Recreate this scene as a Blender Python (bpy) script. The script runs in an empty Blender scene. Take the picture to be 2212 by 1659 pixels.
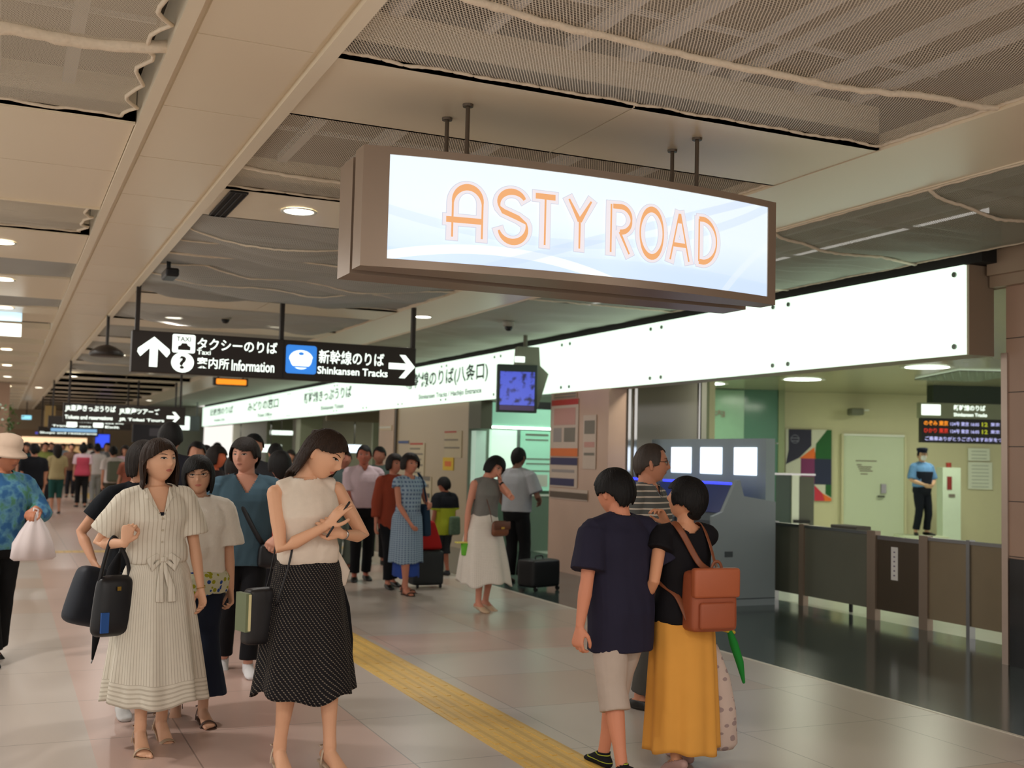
import bpy, bmesh, math, random
from math import sin, cos, pi, radians, sqrt, atan2, exp
from mathutils import Vector, Matrix, Euler, Quaternion, noise

SC = bpy.context.scene
COL = SC.collection
R0 = random.Random(7)

# ---------------------------------------------------------------- camera
W, H = 2212, 1659
FPX = 2430.0
EYE = 1.52
YAW, PITCH, ROLL = 0.42339, 0.065514, 0.024495
_fw = Vector((sin(YAW)*cos(PITCH), cos(YAW)*cos(PITCH), sin(PITCH)))
_rt = Vector((cos(YAW), -sin(YAW), 0))
_up = _rt.cross(_fw)
RT = _rt*cos(ROLL) + _up*sin(ROLL)
UP = -_rt*sin(ROLL) + _up*cos(ROLL)
cam = bpy.data.cameras.new('camera'); cam_o = bpy.data.objects.new('camera', cam); COL.objects.link(cam_o)
cam.sensor_width = 36; cam.lens = 36*FPX/W; cam.clip_end = 200
m = Matrix.Identity(4)
for i in range(3):
    m[i][0] = RT[i]; m[i][1] = UP[i]; m[i][2] = -_fw[i]
m[2][3] = EYE
cam_o.matrix_world = m
cam.dof.use_dof = True; cam.dof.focus_distance = 5.6; cam.dof.aperture_fstop = 2.8
SC.camera = cam_o
SC.view_settings.view_transform = 'Standard'; SC.view_settings.look = 'None'
SC.view_settings.gamma = 1; SC.view_settings.use_curve_mapping = False
SC.view_settings.exposure = 0.02

def gp(x, depth):
    """floor point seen at image column x at this distance along the view"""
    hor = 962 + 0.0245*(x-5)
    y = hor + EYE*FPX/depth
    d = RT*(x-W/2) - UP*(y-H/2) + _fw*FPX
    t = -EYE/d.z
    return Vector((d.x*t, d.y*t, 0))

# ---------------------------------------------------------------- world
wd = bpy.data.worlds.new('world'); SC.world = wd; wd.use_nodes = True
wd.node_tree.nodes['Background'].inputs[0].default_value = (1.0, 0.95, 0.88, 1)
wd.node_tree.nodes['Background'].inputs[1].default_value = 1.05

def area_lamp(name, loc, size, power, color, target=(0,0,-1)):
    l = bpy.data.lights.new(name, 'AREA'); l.shape = 'DISK'; l.size = size; l.energy = power*.68; l.color = color
    o = bpy.data.objects.new(name, l); COL.objects.link(o); o.location = loc
    o.rotation_euler = Vector(target).to_track_quat('-Z', 'Y').to_euler()
    return o

CEIL = 3.25
WARM = (1.0, 0.83, 0.64); COOL = (0.86, 1.0, 0.88); WHITE = (1.0, 0.97, 0.92)

# ---------------------------------------------------------------- materials
def lin(c):
    out = []
    for v in c[:3]:
        v = v/255.0
        out.append(v/12.92 if v <= .04045 else ((v+.055)/1.055)**2.4)
    return (*out, 1)

_mats = {}
def mat(name, rgb, rough=.6, metal=0, spec=.5, var=.06, scale=6.0, emit=0, emit_rgb=None, alpha=1, bump=0, trans=0, ior=1.45):
    if name in _mats: return _mats[name]
    mt = bpy.data.materials.new(name); mt.use_nodes = True
    nt = mt.node_tree; b = nt.nodes['Principled BSDF']
    b.inputs['Roughness'].default_value = rough; b.inputs['Metallic'].default_value = metal
    b.inputs['Specular IOR Level'].default_value = spec; b.inputs['Alpha'].default_value = alpha
    b.inputs['Transmission Weight'].default_value = trans; b.inputs['IOR'].default_value = ior
    c = lin(rgb)
    tc = nt.nodes.new('ShaderNodeTexCoord')
    ns = nt.nodes.new('ShaderNodeTexNoise'); ns.inputs['Scale'].default_value = scale; ns.inputs['Detail'].default_value = 3
    nt.links.new(tc.outputs['Object'], ns.inputs['Vector'])
    mx = nt.nodes.new('ShaderNodeMix'); mx.data_type = 'RGBA'
    mx.inputs['A'].default_value = tuple(v*(1-var) for v in c[:3])+(1,)
    mx.inputs['B'].default_value = tuple(min(1, v*(1+var)) for v in c[:3])+(1,)
    nt.links.new(ns.outputs['Fac'], mx.inputs['Factor'])
    nt.links.new(mx.outputs['Result'], b.inputs['Base Color'])
    if emit:
        b.inputs['Emission Color'].default_value = lin(emit_rgb or rgb); b.inputs['Emission Strength'].default_value = emit
    if bump:
        bp = nt.nodes.new('ShaderNodeBump'); bp.inputs['Strength'].default_value = bump; bp.inputs['Distance'].default_value = .02
        nt.links.new(ns.outputs['Fac'], bp.inputs['Height']); nt.links.new(bp.outputs['Normal'], b.inputs['Normal'])
    _mats[name] = mt; mt['mixnode'] = mx.name
    return mt

class G:
    """tiny node graph helper"""
    def __init__(s, mt): s.nt = mt.node_tree; s.b = s.nt.nodes['Principled BSDF']
    def n(s, t, **k):
        nd = s.nt.nodes.new(t)
        for a, v in k.items(): setattr(nd, a, v)
        return nd
    def math(s, op, a, b=None, clamp=False):
        nd = s.n('ShaderNodeMath', operation=op, use_clamp=clamp)
        for i, v in enumerate((a, b)):
            if v is None: continue
            if hasattr(v, 'is_linked') or isinstance(v, bpy.types.NodeSocket): s.nt.links.new(v, nd.inputs[i])
            else: nd.inputs[i].default_value = v
        return nd.outputs[0]
    def xyz(s, kind='Object'):
        tc = s.n('ShaderNodeTexCoord'); sp = s.n('ShaderNodeSeparateXYZ')
        s.nt.links.new(tc.outputs[kind], sp.inputs[0]); return sp.outputs
    def mix(s, f, a, b):
        nd = s.n('ShaderNodeMix', data_type='RGBA')
        for key, v in (('Factor', f), ('A', a), ('B', b)):
            if isinstance(v, bpy.types.NodeSocket): s.nt.links.new(v, nd.inputs[key])
            else: nd.inputs[key].default_value = v
        return nd.outputs['Result']
    def stripe(s, v, period, width, off=0.0):
        """1 on a stripe of this width out of the period"""
        a = s.math('ADD', v, off); a = s.math('DIVIDE', a, period); a = s.math('FRACT', a)
        return s.math('LESS_THAN', a, width/period)
    def link(s, a, b): s.nt.links.new(a, b)

def base_of(mt):
    return mt.node_tree.nodes[mt['mixnode']].outputs['Result']

# ---------------------------------------------------------------- mesh helpers
class MB:
    def __init__(s): s.v = []; s.f = []; s.mi = []; s.cur = 0
    def add(s, vs, fs):
        k = len(s.v); s.v += [tuple(v) for v in vs]
        s.f += [tuple(i+k for i in f) for f in fs]; s.mi += [s.cur]*len(fs)
        return s
    def box(s, x0, x1, y0, y1, z0, z1):
        vs = [(x, y, z) for x in (x0, x1) for y in (y0, y1) for z in (z0, z1)]
        return s.add(vs, [(0,1,3,2), (4,6,7,5), (0,4,5,1), (2,3,7,6), (0,2,6,4), (1,5,7,3)])
    def quad(s, a, b, c, d): return s.add([a, b, c, d], [(0,1,2,3)])
    def rings(s, rs, cap=True, closed=True):
        n = len(rs[0]); vs = [p for r in rs for p in r]; fs = []
        for i in range(len(rs)-1):
            for j in range(n if closed else n-1):
                a = i*n+j; b = i*n+(j+1) % n
                fs.append((a, b, b+n, a+n))
        if cap:
            fs.append(tuple(reversed(range(n)))); fs.append(tuple((len(rs)-1)*n+j for j in range(n)))
        return s.add(vs, fs)
    def cyl(s, c, r, h, axis='z', n=20, r2=None):
        r2 = r if r2 is None else r2
        rs = []
        for t, rr in ((0, r), (h, r2)):
            ring = []
            for i in range(n):
                a = 2*pi*i/n; p = (cos(a)*rr, sin(a)*rr)
                if axis == 'z': ring.append((c[0]+p[0], c[1]+p[1], c[2]+t))
                elif axis == 'y': ring.append((c[0]+p[0], c[1]+t, c[2]+p[1]))
                else: ring.append((c[0]+t, c[1]+p[0], c[2]+p[1]))
            rs.append(ring)
        return s.rings(rs)
    def lathe(s, prof, n=28, c=(0,0,0)):
        rs = [[(c[0]+r*cos(2*pi*i/n), c[1]+r*sin(2*pi*i/n), c[2]+z) for i in range(n)] for r, z in prof]
        return s.rings(rs, cap=True)
    def tube(s, pts, rad, n=12, ref=None, endcap=True):
        """pts Vectors, rad list of r or (ra, rb) with ra along the side axis, rb along ref"""
        pts = [Vector(p) for p in pts]; N = len(pts)
        if not isinstance(rad, (list, tuple)): rad = [rad]*N
        rad = [(r, r) if not isinstance(r, (tuple, list)) else r for r in rad]
        tg = []
        for i in range(N):
            a = pts[max(0, i-1)]; b = pts[min(N-1, i+1)]; tg.append((b-a).normalized())
        r = Vector(ref) if ref is not None else (Vector((0,1,0)) if abs(tg[0].y) < .9 else Vector((1,0,0)))
        out = []
        def ring(c, t, ra, rb, r):
            y = (r - t*r.dot(t)); y = y.normalized() if y.length > 1e-6 else t.orthogonal().normalized()
            x = y.cross(t)
            return [c + x*(ra*cos(2*pi*k/n)) + y*(rb*sin(2*pi*k/n)) for k in range(n)], y
        if endcap:
            t = tg[0]; ra, rb = rad[0]; mr = min(ra, rb)
            for q in ((.95, .3), (.6, .78)): out.append(ring(pts[0]-t*mr*q[0], t, ra*q[1], rb*q[1], r)[0])
        for i in range(N):
            rg, y = ring(pts[i], tg[i], rad[i][0], rad[i][1], r)
            out.append(rg)
            if ref is None: r = y
        if endcap:
            t = tg[-1]; ra, rb = rad[-1]; mr = min(ra, rb)
            for q in ((.6, .78), (.95, .3)): out.append(ring(pts[-1]+t*mr*q[0], t, ra*q[1], rb*q[1], r)[0])
        return s.rings(out)
    def rbox(s, x0, x1, y0, y1, z0, z1, r):
        bm = bmesh.new(); bmesh.ops.create_cube(bm, size=1)
        for v in bm.verts: v.co = Vector(((x0+x1)/2+v.co.x*(x1-x0), (y0+y1)/2+v.co.y*(y1-y0), (z0+z1)/2+v.co.z*(z1-z0)))
        bmesh.ops.bevel(bm, geom=bm.edges[:], offset=r, segments=3, profile=.5, affect='EDGES')
        bm.verts.index_update()
        s.add([tuple(v.co) for v in bm.verts], [tuple(v.index for v in f.verts) for f in bm.faces]); bm.free(); return s
    def xf(s, M):
        s.v = [tuple(M @ Vector(v)) for v in s.v]; return s

def obj(name, mb, mats, parent=None, smooth=False, fix=True):
    me = bpy.data.meshes.new(name); me.from_pydata(mb.v, [], mb.f)
    if fix:
        bm = bmesh.new(); bm.from_mesh(me); bmesh.ops.recalc_face_normals(bm, faces=bm.faces[:]); bm.to_mesh(me); bm.free()
    o = bpy.data.objects.new(name, me); COL.objects.link(o)
    if not isinstance(mats, (list, tuple)): mats = [mats]
    for m_ in mats: me.materials.append(m_)
    if len(mats) > 1: me.polygons.foreach_set('material_index', mb.mi)
    if smooth: me.polygons.foreach_set('use_smooth', [True]*len(me.polygons))
    if parent: o.parent = parent
    return o
def apply_mods(o):
    dg = bpy.context.evaluated_depsgraph_get(); me = bpy.data.meshes.new_from_object(o.evaluated_get(dg))
    old = o.data; o.modifiers.clear(); o.data = me; bpy.data.meshes.remove(old); return o
def tag(o, label, cat, group=None):
    o['label'] = label; o['category'] = cat
    if group: o['group'] = group
    return o
def struct(name, mb, mats, parent=None, smooth=False):
    o = obj(name, mb, mats, parent, smooth)
    if parent is None: o['kind'] = 'structure'
    return o
def thing(name, label, cat, loc=(0,0,0), rz=0, group=None):
    o = bpy.data.objects.new(name, None); COL.objects.link(o); o.empty_display_size = .1
    o.location = loc; o.rotation_euler = (0, 0, rz)
    return tag(o, label, cat, group)
def dup(root, loc, label=None, rz=None):
    r = root.copy(); COL.objects.link(r); r.location = loc
    if rz is not None: r.rotation_euler = (0, 0, rz)
    if label: r['label'] = label
    for ch in list(root.children):
        c = ch.copy(); COL.objects.link(c); c.parent = r
        for g in ch.children:
            d = g.copy(); COL.objects.link(d); d.parent = c
    return r

_fontcache = {}
def text_mb(txt, height, width=None, bold=0.0):
    """flat text in the x-z plane, lower-left at 0,0, scaled to this letter height (and width)"""
    c = bpy.data.curves.new('txt', 'FONT'); c.body = txt; c.size = 1; c.offset = bold; c.resolution_u = 3
    o = bpy.data.objects.new('txt', c); COL.objects.link(o)
    dg = bpy.context.evaluated_depsgraph_get(); me = bpy.data.meshes.new_from_object(o.evaluated_get(dg))
    vs = [v.co.copy() for v in me.vertices]; fs = [tuple(p.vertices) for p in me.polygons]
    bpy.data.objects.remove(o); bpy.data.curves.remove(c); bpy.data.meshes.remove(me)
    mb = MB()
    if not vs: return mb
    x0 = min(v.x for v in vs); x1 = max(v.x for v in vs); y0 = min(v.y for v in vs); y1 = max(v.y for v in vs)
    sz = height/(y1-y0); sx = sz if width is None else width/(x1-x0)
    mb.add([((v.x-x0)*sx, 0, (v.y-y0)*sz) for v in vs], fs)
    mb.w = (x1-x0)*sx
    return mb
def text_on(parent, name, txt, x, y, z, height, width, material, bold=0.0, M=None):
    mb = text_mb(txt, height, width, bold)
    T = Matrix.Translation((x, y, z)); mb.xf(M @ T if M is not None else T)
    return obj(name, mb, material, parent, fix=False)
# ================================================================ MATERIALS OF THE PLACE
M_panel = mat('ceiling_panel_cream', (238,224,198), rough=.32, spec=.5, var=.02, scale=.7)
M_panel_edge = mat('ceiling_trim_cream', (240,228,204), rough=.4, var=.02)
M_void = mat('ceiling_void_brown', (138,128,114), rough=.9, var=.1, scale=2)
M_runner = mat('grey_steel_channel', (226,226,226), rough=.5, var=.05)
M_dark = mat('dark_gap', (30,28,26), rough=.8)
M_steel = mat('brushed_steel', (150,150,150), rough=.28, metal=1, var=.05, scale=30)
M_chrome = mat('chrome_post', (200,200,200), rough=.12, metal=1, var=.02)
M_rope = mat('cream_rope', (232,218,196), rough=.9, var=.12, scale=40, bump=.3)
M_black = mat('black_plastic', (18,18,20), rough=.45)
M_black_stone = mat('black_polished_stone', (16,17,18), rough=.12, var=.3, scale=14)
M_stone = mat('beige_stone_tile', (190,156,134), rough=.35, var=.08, scale=3)
M_wall_beige = mat('beige_wall_panel', (176,158,128), rough=.3, var=.03, scale=.8)
M_wall_grey = mat('grey_polished_panel', (150,148,134), rough=.12, var=.04, scale=.8)
M_room_wall = mat('office_wall_cream', (200,196,160), rough=.5, var=.03)
M_white = mat('white_enamel', (225,228,220), rough=.4, var=.02)
M_signbody = mat('dark_brown_sign_body', (44,36,32), rough=.45, var=.04)
M_bronze = mat('taupe_metal_frame', (150,132,116), rough=.35, metal=.35, var=.03)
M_bronze_dk = mat('taupe_metal_groove', (70,58,50), rough=.5, metal=.2)
E_fascia = mat('white_backlit_panel', (235,255,240), rough=.3, emit=1.06, emit_rgb=(228,255,234))
E_lamp = mat('lamp_diffuser', (255,250,240), emit=9, emit_rgb=(255,246,226))
E_lamp_cool = mat('lamp_diffuser_cool', (245,255,245), emit=7, emit_rgb=(236,255,240))
E_letter = mat('backlit_white_lettering', (250,255,250), emit=1.3, emit_rgb=(240,255,244))
E_blue = mat('backlit_blue', (50,130,220), emit=.8, emit_rgb=(56,132,226))
E_screen = mat('white_screen', (240,250,255), emit=1.7, emit_rgb=(222,236,255))
E_orange = mat('orange_led', (255,150,30), emit=1.0, emit_rgb=(255,150,40))
M_ink = mat('dark_green_ink', (40,52,46), rough=.6)
M_paper = mat('white_paper', (215,215,205), rough=.7)

# floor of pale tiles
def floor_material():
    mt = mat('pale_floor_tile', (192,180,170), rough=.28, var=.05, scale=1.1); g = G(mt)
    x, y, z = g.xyz()
    base = base_of(mt)
    # pinkish bands of tile: one along the walkway, others across it
    a = g.math('GREATER_THAN', x, .49); b = g.math('LESS_THAN', x, 1.93); band = g.math('MULTIPLY', a, b)
    yy = g.math('MODULO', g.math('ADD', y, 20.0), 5.88)
    c = g.math('GREATER_THAN', yy, 4.7); d = g.math('LESS_THAN', yy, 5.65); cross = g.math('MULTIPLY', c, d)
    far = g.math('GREATER_THAN', x, 2.85); cross = g.math('MULTIPLY', cross, far)
    p = g.math('MAXIMUM', band, cross)
    # some single tiles are warmer
    tx = g.math('FLOOR', g.math('DIVIDE', g.math('SUBTRACT', x, 1.93), .98)); ty = g.math('FLOOR', g.math('DIVIDE', g.math('SUBTRACT', y, 5.35), .98))
    cb = g.n('ShaderNodeCombineXYZ'); g.link(tx, cb.inputs[0]); g.link(ty, cb.inputs[1])
    wn = g.n('ShaderNodeTexWhiteNoise', noise_dimensions='3D'); g.link(cb.outputs[0], wn.inputs['Vector'])
    warm = g.math('MULTIPLY', g.math('GREATER_THAN', wn.outputs['Value'], .66), .5)
    col = g.mix(warm, base, lin((186,160,142)))
    col = g.mix(g.math('MULTIPLY', p, .85), col, lin((200,168,156)))
    gx = g.stripe(x, .98, .008, 20*.98-1.93); gy = g.stripe(y, .98, .008, 20*.98-5.35)
    gr = g.math('MULTIPLY', g.math('MAXIMUM', gx, gy), .55)
    col = g.mix(gr, col, lin((96,86,78)))
    g.link(col, g.b.inputs['Base Color'])
    return mt
M_floor = floor_material()
def dark_floor_material():
    mt = mat('dark_slate_floor', (62,74,72), rough=.13, var=.12, scale=3); g = G(mt)
    x, y, z = g.xyz()
    s = g.math('MAXIMUM', g.stripe(x, .6, .006, .1), g.stripe(y, .6, .006, .2))
    g.link(g.mix(g.math('MULTIPLY', s, .35), base_of(mt), lin((90,100,98))), g.b.inputs['Base Color'])
    return mt
M_dfloor = dark_floor_material()
def tactile_material():
    mt = mat('yellow_tactile_tile', (224,184,96), rough=.4, var=.06, scale=20, bump=.1); g = G(mt)
    x, y, z = g.xyz()
    s = g.math('MAXIMUM', g.stripe(y, .3, .008), g.stripe(x, .1, .03, .02))
    g.link(g.mix(g.math('MULTIPLY', s, .28), base_of(mt), lin((150,110,40))), g.b.inputs['Base Color'])
    return mt
M_tact = tactile_material()

FX0, FX1 = 5.40, 8.0
mb = MB(); mb.box(-5, FX0, -4, 62, -.1, 0); struct('floor', mb, M_floor)
mb = MB(); mb.box(FX0+.0, 8.02, -2, 62, -.1, .0); struct('floor', mb, M_dfloor)
mb = MB(); mb.box(FX0-.03, FX0, -2, 62, -.002, .003); struct('trim_1', mb, mat('pale_floor_edge', (214,206,192), rough=.3))
mb = MB(); mb.box(8.02, 34, -2, 34, -.1, 0); struct('floor', mb, mat('pale_office_floor', (232,240,224), rough=.18, var=.04))
def strip(name, label, x0, x1, y0, y1):
    mb = MB(); mb.box(x0, x1, y0, y1, 0, .004)
    # raised guide bars
    if x1-x0 < y1-y0:
        for k in range(4):
            xx = x0+.05+k*(x1-x0-.1)/3; 
            y = y0+.05
            while y < min(y1, 18)-.3: mb.box(xx-.014, xx+.014, y, y+.25, .004, .007); y += .3
    return tag(obj(name, mb, M_tact), label, 'tactile paving')
strip('tactile_strip', 'yellow tactile guide strip running along the walkway past the women', 2.42, 2.80, 1.0, 40)
strip('tactile_strip', 'far yellow tactile strip crossing the walkway toward the ticket office', .2, 2.40, 17.5, 17.82)
strip('tactile_strip', 'yellow tactile strip on the right turning toward the station office entrance', 2.82, 5.38, 17.7, 18.02)

# ---------------------------------------------------------------- ceiling
mb = MB()
def slab(x0, x1, y0, y1, z=CEIL, t=.09): mb.box(x0, x1, y0, y1, z, z+t)
# left long beam: panels with thin open seams, and its two raised edge strips
y = 4.72-1.09*6
while y < 60:
    slab(.655, 1.145, y+.006, y+1.084, CEIL); y += 1.09
slab(4.31, 5.13, -2, 60)
mb.box(.63, 1.17, -2, 60, CEIL+.03, CEIL+.1)
mb.box(4.30, 4.31, -2, 60, CEIL+.02, CEIL+.09)
struct('ceiling', mb, M_panel)
mb = MB()
mb.box(.565, .625, -2, 60, CEIL-.015, CEIL+.22); mb.box(1.175, 1.245, -2, 60, CEIL-.015, CEIL+.22)
mb.box(.605, .655, -2, 60, CEIL+.02, CEIL+.1); mb.box(1.145, 1.18, -2, 60, CEIL+.02, CEIL+.1)
mb.box(5.125, 5.15, -2, 60, CEIL-.008, CEIL+.2)
struct('trim_2', mb, M_panel_edge)
# cross panels between the long beams (central bay)
mb = MB(); cs = []
y0 = 4.72-2.765*2
while y0 < 60:
    if not 9.5 < y0 < 11: cs.append((y0, y0+.94))
    y0 += 2.765
for a, b in cs:
    slab(1.25, 2.745, a, b, CEIL+.004); slab(2.753, 4.30, a, b, CEIL+.004)
    mb.box(1.25, 4.3, a, a+.02, CEIL+.004, CEIL+.24); mb.box(1.25, 4.3, b-.02, b, CEIL+.004, CEIL+.24)
struct('ceiling', mb, M_panel)
# left bay cross panels
mb = MB(); ls = [(-1.5, 2.2), (6.2, 7.39), (7.4, 8.6), (9.75, 11.35)]
y0 = 12.5
while y0 < 58: ls.append((y0, y0+1.75)); y0 += 2.765
for a, b in ls: slab(-2.2, .56, a, b, CEIL+.004)
for a in (2.2, 6.2, 8.58, 9.75): mb.box(-2.2, .56, a-.0, a+.02, CEIL-.01, CEIL+.24)
struct('ceiling', mb, M_panel)
# slab high above the open bays and the far side
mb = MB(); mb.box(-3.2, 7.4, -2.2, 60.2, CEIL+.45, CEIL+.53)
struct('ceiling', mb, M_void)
mb = MB(); mb.box(5.15, 7.6, -2, 5.0, CEIL+.0, CEIL+.08)

# steel channels and hangers above the nets
def runners(name, label, xs, ys, x0, x1, y0, y1, z):
    root = thing(name, label, 'ceiling frame', ((x0+x1)/2, (y0+y1)/2, z))
    c = root.location
    for x in xs:
        b = MB(); w = R0.choice((.02, .03, .045)); b.box(x-w, x+w, y0, y1, z, z+.05); b.xf(Matrix.Translation(-c)); obj('steel_channel', b, M_runner, root)
    for yv in ys:
        b = MB(); b.box(x0, x1, yv-.008, yv+.008, z+.06, z+.085); b.xf(Matrix.Translation(-c)); obj('cross_channel', b, M_runner, root)
    return root
runners('ceiling_frame', 'grey steel channels behind the nearest net above the lit sign', [1.5,1.95,2.38,2.7,3.12,3.32,3.75,4.1], [2.9,3.4,4.3], 1.26, 4.3, 1.1, 4.7, CEIL+.22)
runners('ceiling_frame', 'grey steel channels behind the net right past the lit sign', [1.62,2.1,2.75,3.3,3.9], [6.2,6.9], 1.26, 4.3, 5.68, 7.46, CEIL+.22)
runners('ceiling_frame', 'pale steel channels behind the net at upper left', [-.55,-.12,.22], [3.6,4.4,5.3], -2.1, .55, 2.2, 6.2, CEIL+.16)
runners('ceiling_frame', 'pipes and channels behind the net right of the beam', [5.6,6.1,6.55], [4.5,6.0,7.3,8.9], 5.16, 7.2, 3.0, 10.2, CEIL+.25)

# ---------------------------------------------------------------- nets
def net_material(name, rgb, cell, open_=.36, veil=0.0):
    mt = bpy.data.materials.new(name); mt.use_nodes = True; g = G(mt)
    g.b.inputs['Base Color'].default_value = lin(rgb); g.b.inputs['Roughness'].default_value = .85
    x, y, z = g.xyz()
    u = g.math('ADD', g.math('MULTIPLY', x, 1.0), g.math('MULTIPLY', y, .55)); v = g.math('SUBTRACT', g.math('MULTIPLY', x, 1.0), g.math('MULTIPLY', y, .55))
    s = g.math('MAXIMUM', g.stripe(u, cell, cell*open_, 9), g.stripe(v, cell, cell*open_, 9))
    if veil: s = g.math('MAXIMUM', s, veil)
    tr = g.n('ShaderNodeBsdfTransparent'); mx = g.n('ShaderNodeMixShader')
    out = g.nt.nodes['Material Output']
    g.link(s, mx.inputs[0]); g.link(tr.outputs[0], mx.inputs[1]); g.link(g.b.outputs[0], mx.inputs[2]); g.link(mx.outputs[0], out.inputs['Surface'])
    return mt
M_net = net_material('beige_safety_net', (230,220,202), .0145, .30)
M_net_l = net_material('pale_safety_net', (222,214,196), .010, .36, .22)
M_net_r = net_material('grey_green_safety_net', (180,182,166), .012, .4, .3)
M_net_far = net_material('grey_gathered_net', (178,178,172), .02, .5, .6)

def sag(x, y, x0, x1, y0, y1, amp, seed, wr):
    u = (x-x0)/(x1-x0); v = (y-y0)/(y1-y0)
    d = amp*(4*u*(1-u))**.6*(4*v*(1-v))**.6
    nn = noise.noise(Vector((x*1.3+seed, y*2.2, seed)))*wr + noise.noise(Vector((x*1.1, y*9+seed, seed)))*wr*.6
    e = min(1, 6*min(u, 1-u, v, 1-v)+.12)
    return -(d + nn*e)
def net(label, x0, x1, y0, y1, material, amp=.05, wr=.02, seed=1, ropes=(), scal=None, nx=60, ny=60, z=CEIL+.03, edge=True):
    cx, cy = (x0+x1)/2, (y0+y1)/2
    root = thing('safety_net', label, 'net', (cx, cy, z), 0, 'safety nets across the ceiling bays')
    b = MB(); vs = []; fs = []
    def P(i, j):
        u = i/nx; v = j/ny
        y = y0+(y1-y0)*v; xe = x1
        if scal: xe = x1 - .075*abs(sin((y-y0)*pi/.42))**.7 - .01
        x = x0+(xe-x0)*u
        return x, y, sag(x, y, x0, x1, y0, y1, amp, seed, wr)
    for i in range(nx+1):
        for j in range(ny+1):
            x, y, d = P(i, j); vs.append((x-cx, y-cy, d))
    for i in range(nx):
        for j in range(ny):
            a = i*(ny+1)+j; fs.append((a, a+1, a+ny+2, a+ny+1))
    b.add(vs, fs); n = obj('netting', b, material, root, smooth=True, fix=False)
    if edge:
        for (e, fixj) in (('y0', 0), ('y1', ny)):
            pts = []
            for i in range(0, nx+1):
                x, y, d = P(i, fixj); pts.append(Vector((x-cx, y-cy+.008*sin(i*1.9+seed), d-.006+.012*noise.noise(Vector((x*6, y, seed))))))
            b = MB(); b.tube(pts, .009, n=8); obj('hem_rope', b, M_rope, root, smooth=True)
        for fixi in ((nx,) if scal else (0, nx)):
            pts = []
            for j in range(0, ny+1):
                x, y, d = P(fixi, j); pts.append(Vector((x-cx+.006*sin(j*1.7), y-cy, d-.006)))
            b = MB(); b.tube(pts, .010, n=8); obj('side_rope', b, M_rope, root, smooth=True)
    for (ya, yb, rad) in ropes:
        pts = []
        for i in range(0, 81):
            u = i/80; x = x0+(x1-x0)*u; y = ya+(yb-ya)*u + .03*noise.noise(Vector((x*2.2, seed, 3)))
            pts.append(Vector((x-cx, y-cy, sag(x, y, x0, x1, y0, y1, amp, seed, wr)-.012+.008*noise.noise(Vector((x*14, 0, seed))))))
        rr = [rad*(1+.4*noise.noise(Vector((i*.45, seed, 0)))) for i in range(81)]
        b = MB(); b.tube(pts, rr, n=8); obj('seam_rope', b, M_rope, root, smooth=True)
    return root
net('big beige net with a thick rope seam, nearest above the lit sign', 1.25, 4.30, 1.0, 4.72, M_net, .07, .022, 3, ropes=((3.86, 3.90, .016), (2.2, 2.25, .014)), nx=90, ny=90)
net('grey net in the ceiling bay just behind the lit sign', 1.25, 4.30, 5.66, 7.485, M_net_far if False else M_net, .05, .02, 5, ropes=((6.9, 6.75, .012),))
yy = 4.72+2.765*1.34
k = 2
lab = ['gathered grey net in the bay behind the first round downlight', 'grey net in the bay above the near dark direction sign', 'grey net in the bay just beyond the near dark direction sign']
for q in range(2, 9):
    a = 4.72+2.765*(q-1)+.94; b_ = 4.72+2.765*q
    if q == 2: b_ = 10.3
    if q == 3: a = 10.32
    r = net(lab[q-2] if q-2 < len(lab) else ['distant grey net, first of those past the dark direction sign','distant grey net, second past the dark direction sign','distant grey net before the small far direction sign','farthest small grey net toward the far direction sign'][q-5], 1.25, 4.30, a, b_, M_net_far, .08, .10, q*3.1, ropes=((a+.6, a+.75, .008), (a+1.2, a+1.1, .008)) if q < 4 else (), nx=70, ny=90, edge=q < 4)
net('pale net with scalloped rope edge at upper left', -2.2, .565, 2.22, 6.19, M_net_l, .05, .02, 8, ropes=((4.95, 5.0, .03), (3.2, 3.1, .014)), scal=True)
net('small pale net gathered at the beam, second bay on the left', -2.2, .56, 8.61, 9.74, M_net_l, .05, .05, 9, scal=True, nx=40, ny=30)
net('left side net beyond the first left downlight', -2.2, .56, 11.36, 12.49, M_net_far, .06, .06, 12, nx=30, ny=20, edge=False)
net('left side net beyond the second left downlight', -2.2, .56, 14.26, 15.26, M_net_far, .05, .05, 13, nx=30, ny=20, edge=False)
net('long grey-green net between the ceiling beam and the glowing fascia', 5.15, 6.97, 2.0, 11.0, M_net_r, .05, .05, 21, ropes=((5.2, 5.6, .012), (6.75, 7.2, .012), (8.6, 8.9, .010)), nx=60, ny=160, z=CEIL+.0)
net('smooth grey sheet net over the hanging screen beside the fascia', 5.15, 6.97, 11.02, 24, mat('grey_green_sheet', (176,180,164), rough=.7, var=.04), .04, .05, 22, nx=40, ny=120, z=CEIL-.01, edge=False)
net('farthest smooth sheet net above the far end of the fascia', 5.15, 6.97, 24.02, 46, mat('grey_green_sheet', (176,180,164)), .03, .03, 23, nx=20, ny=60, z=CEIL-.01, edge=False)

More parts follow.
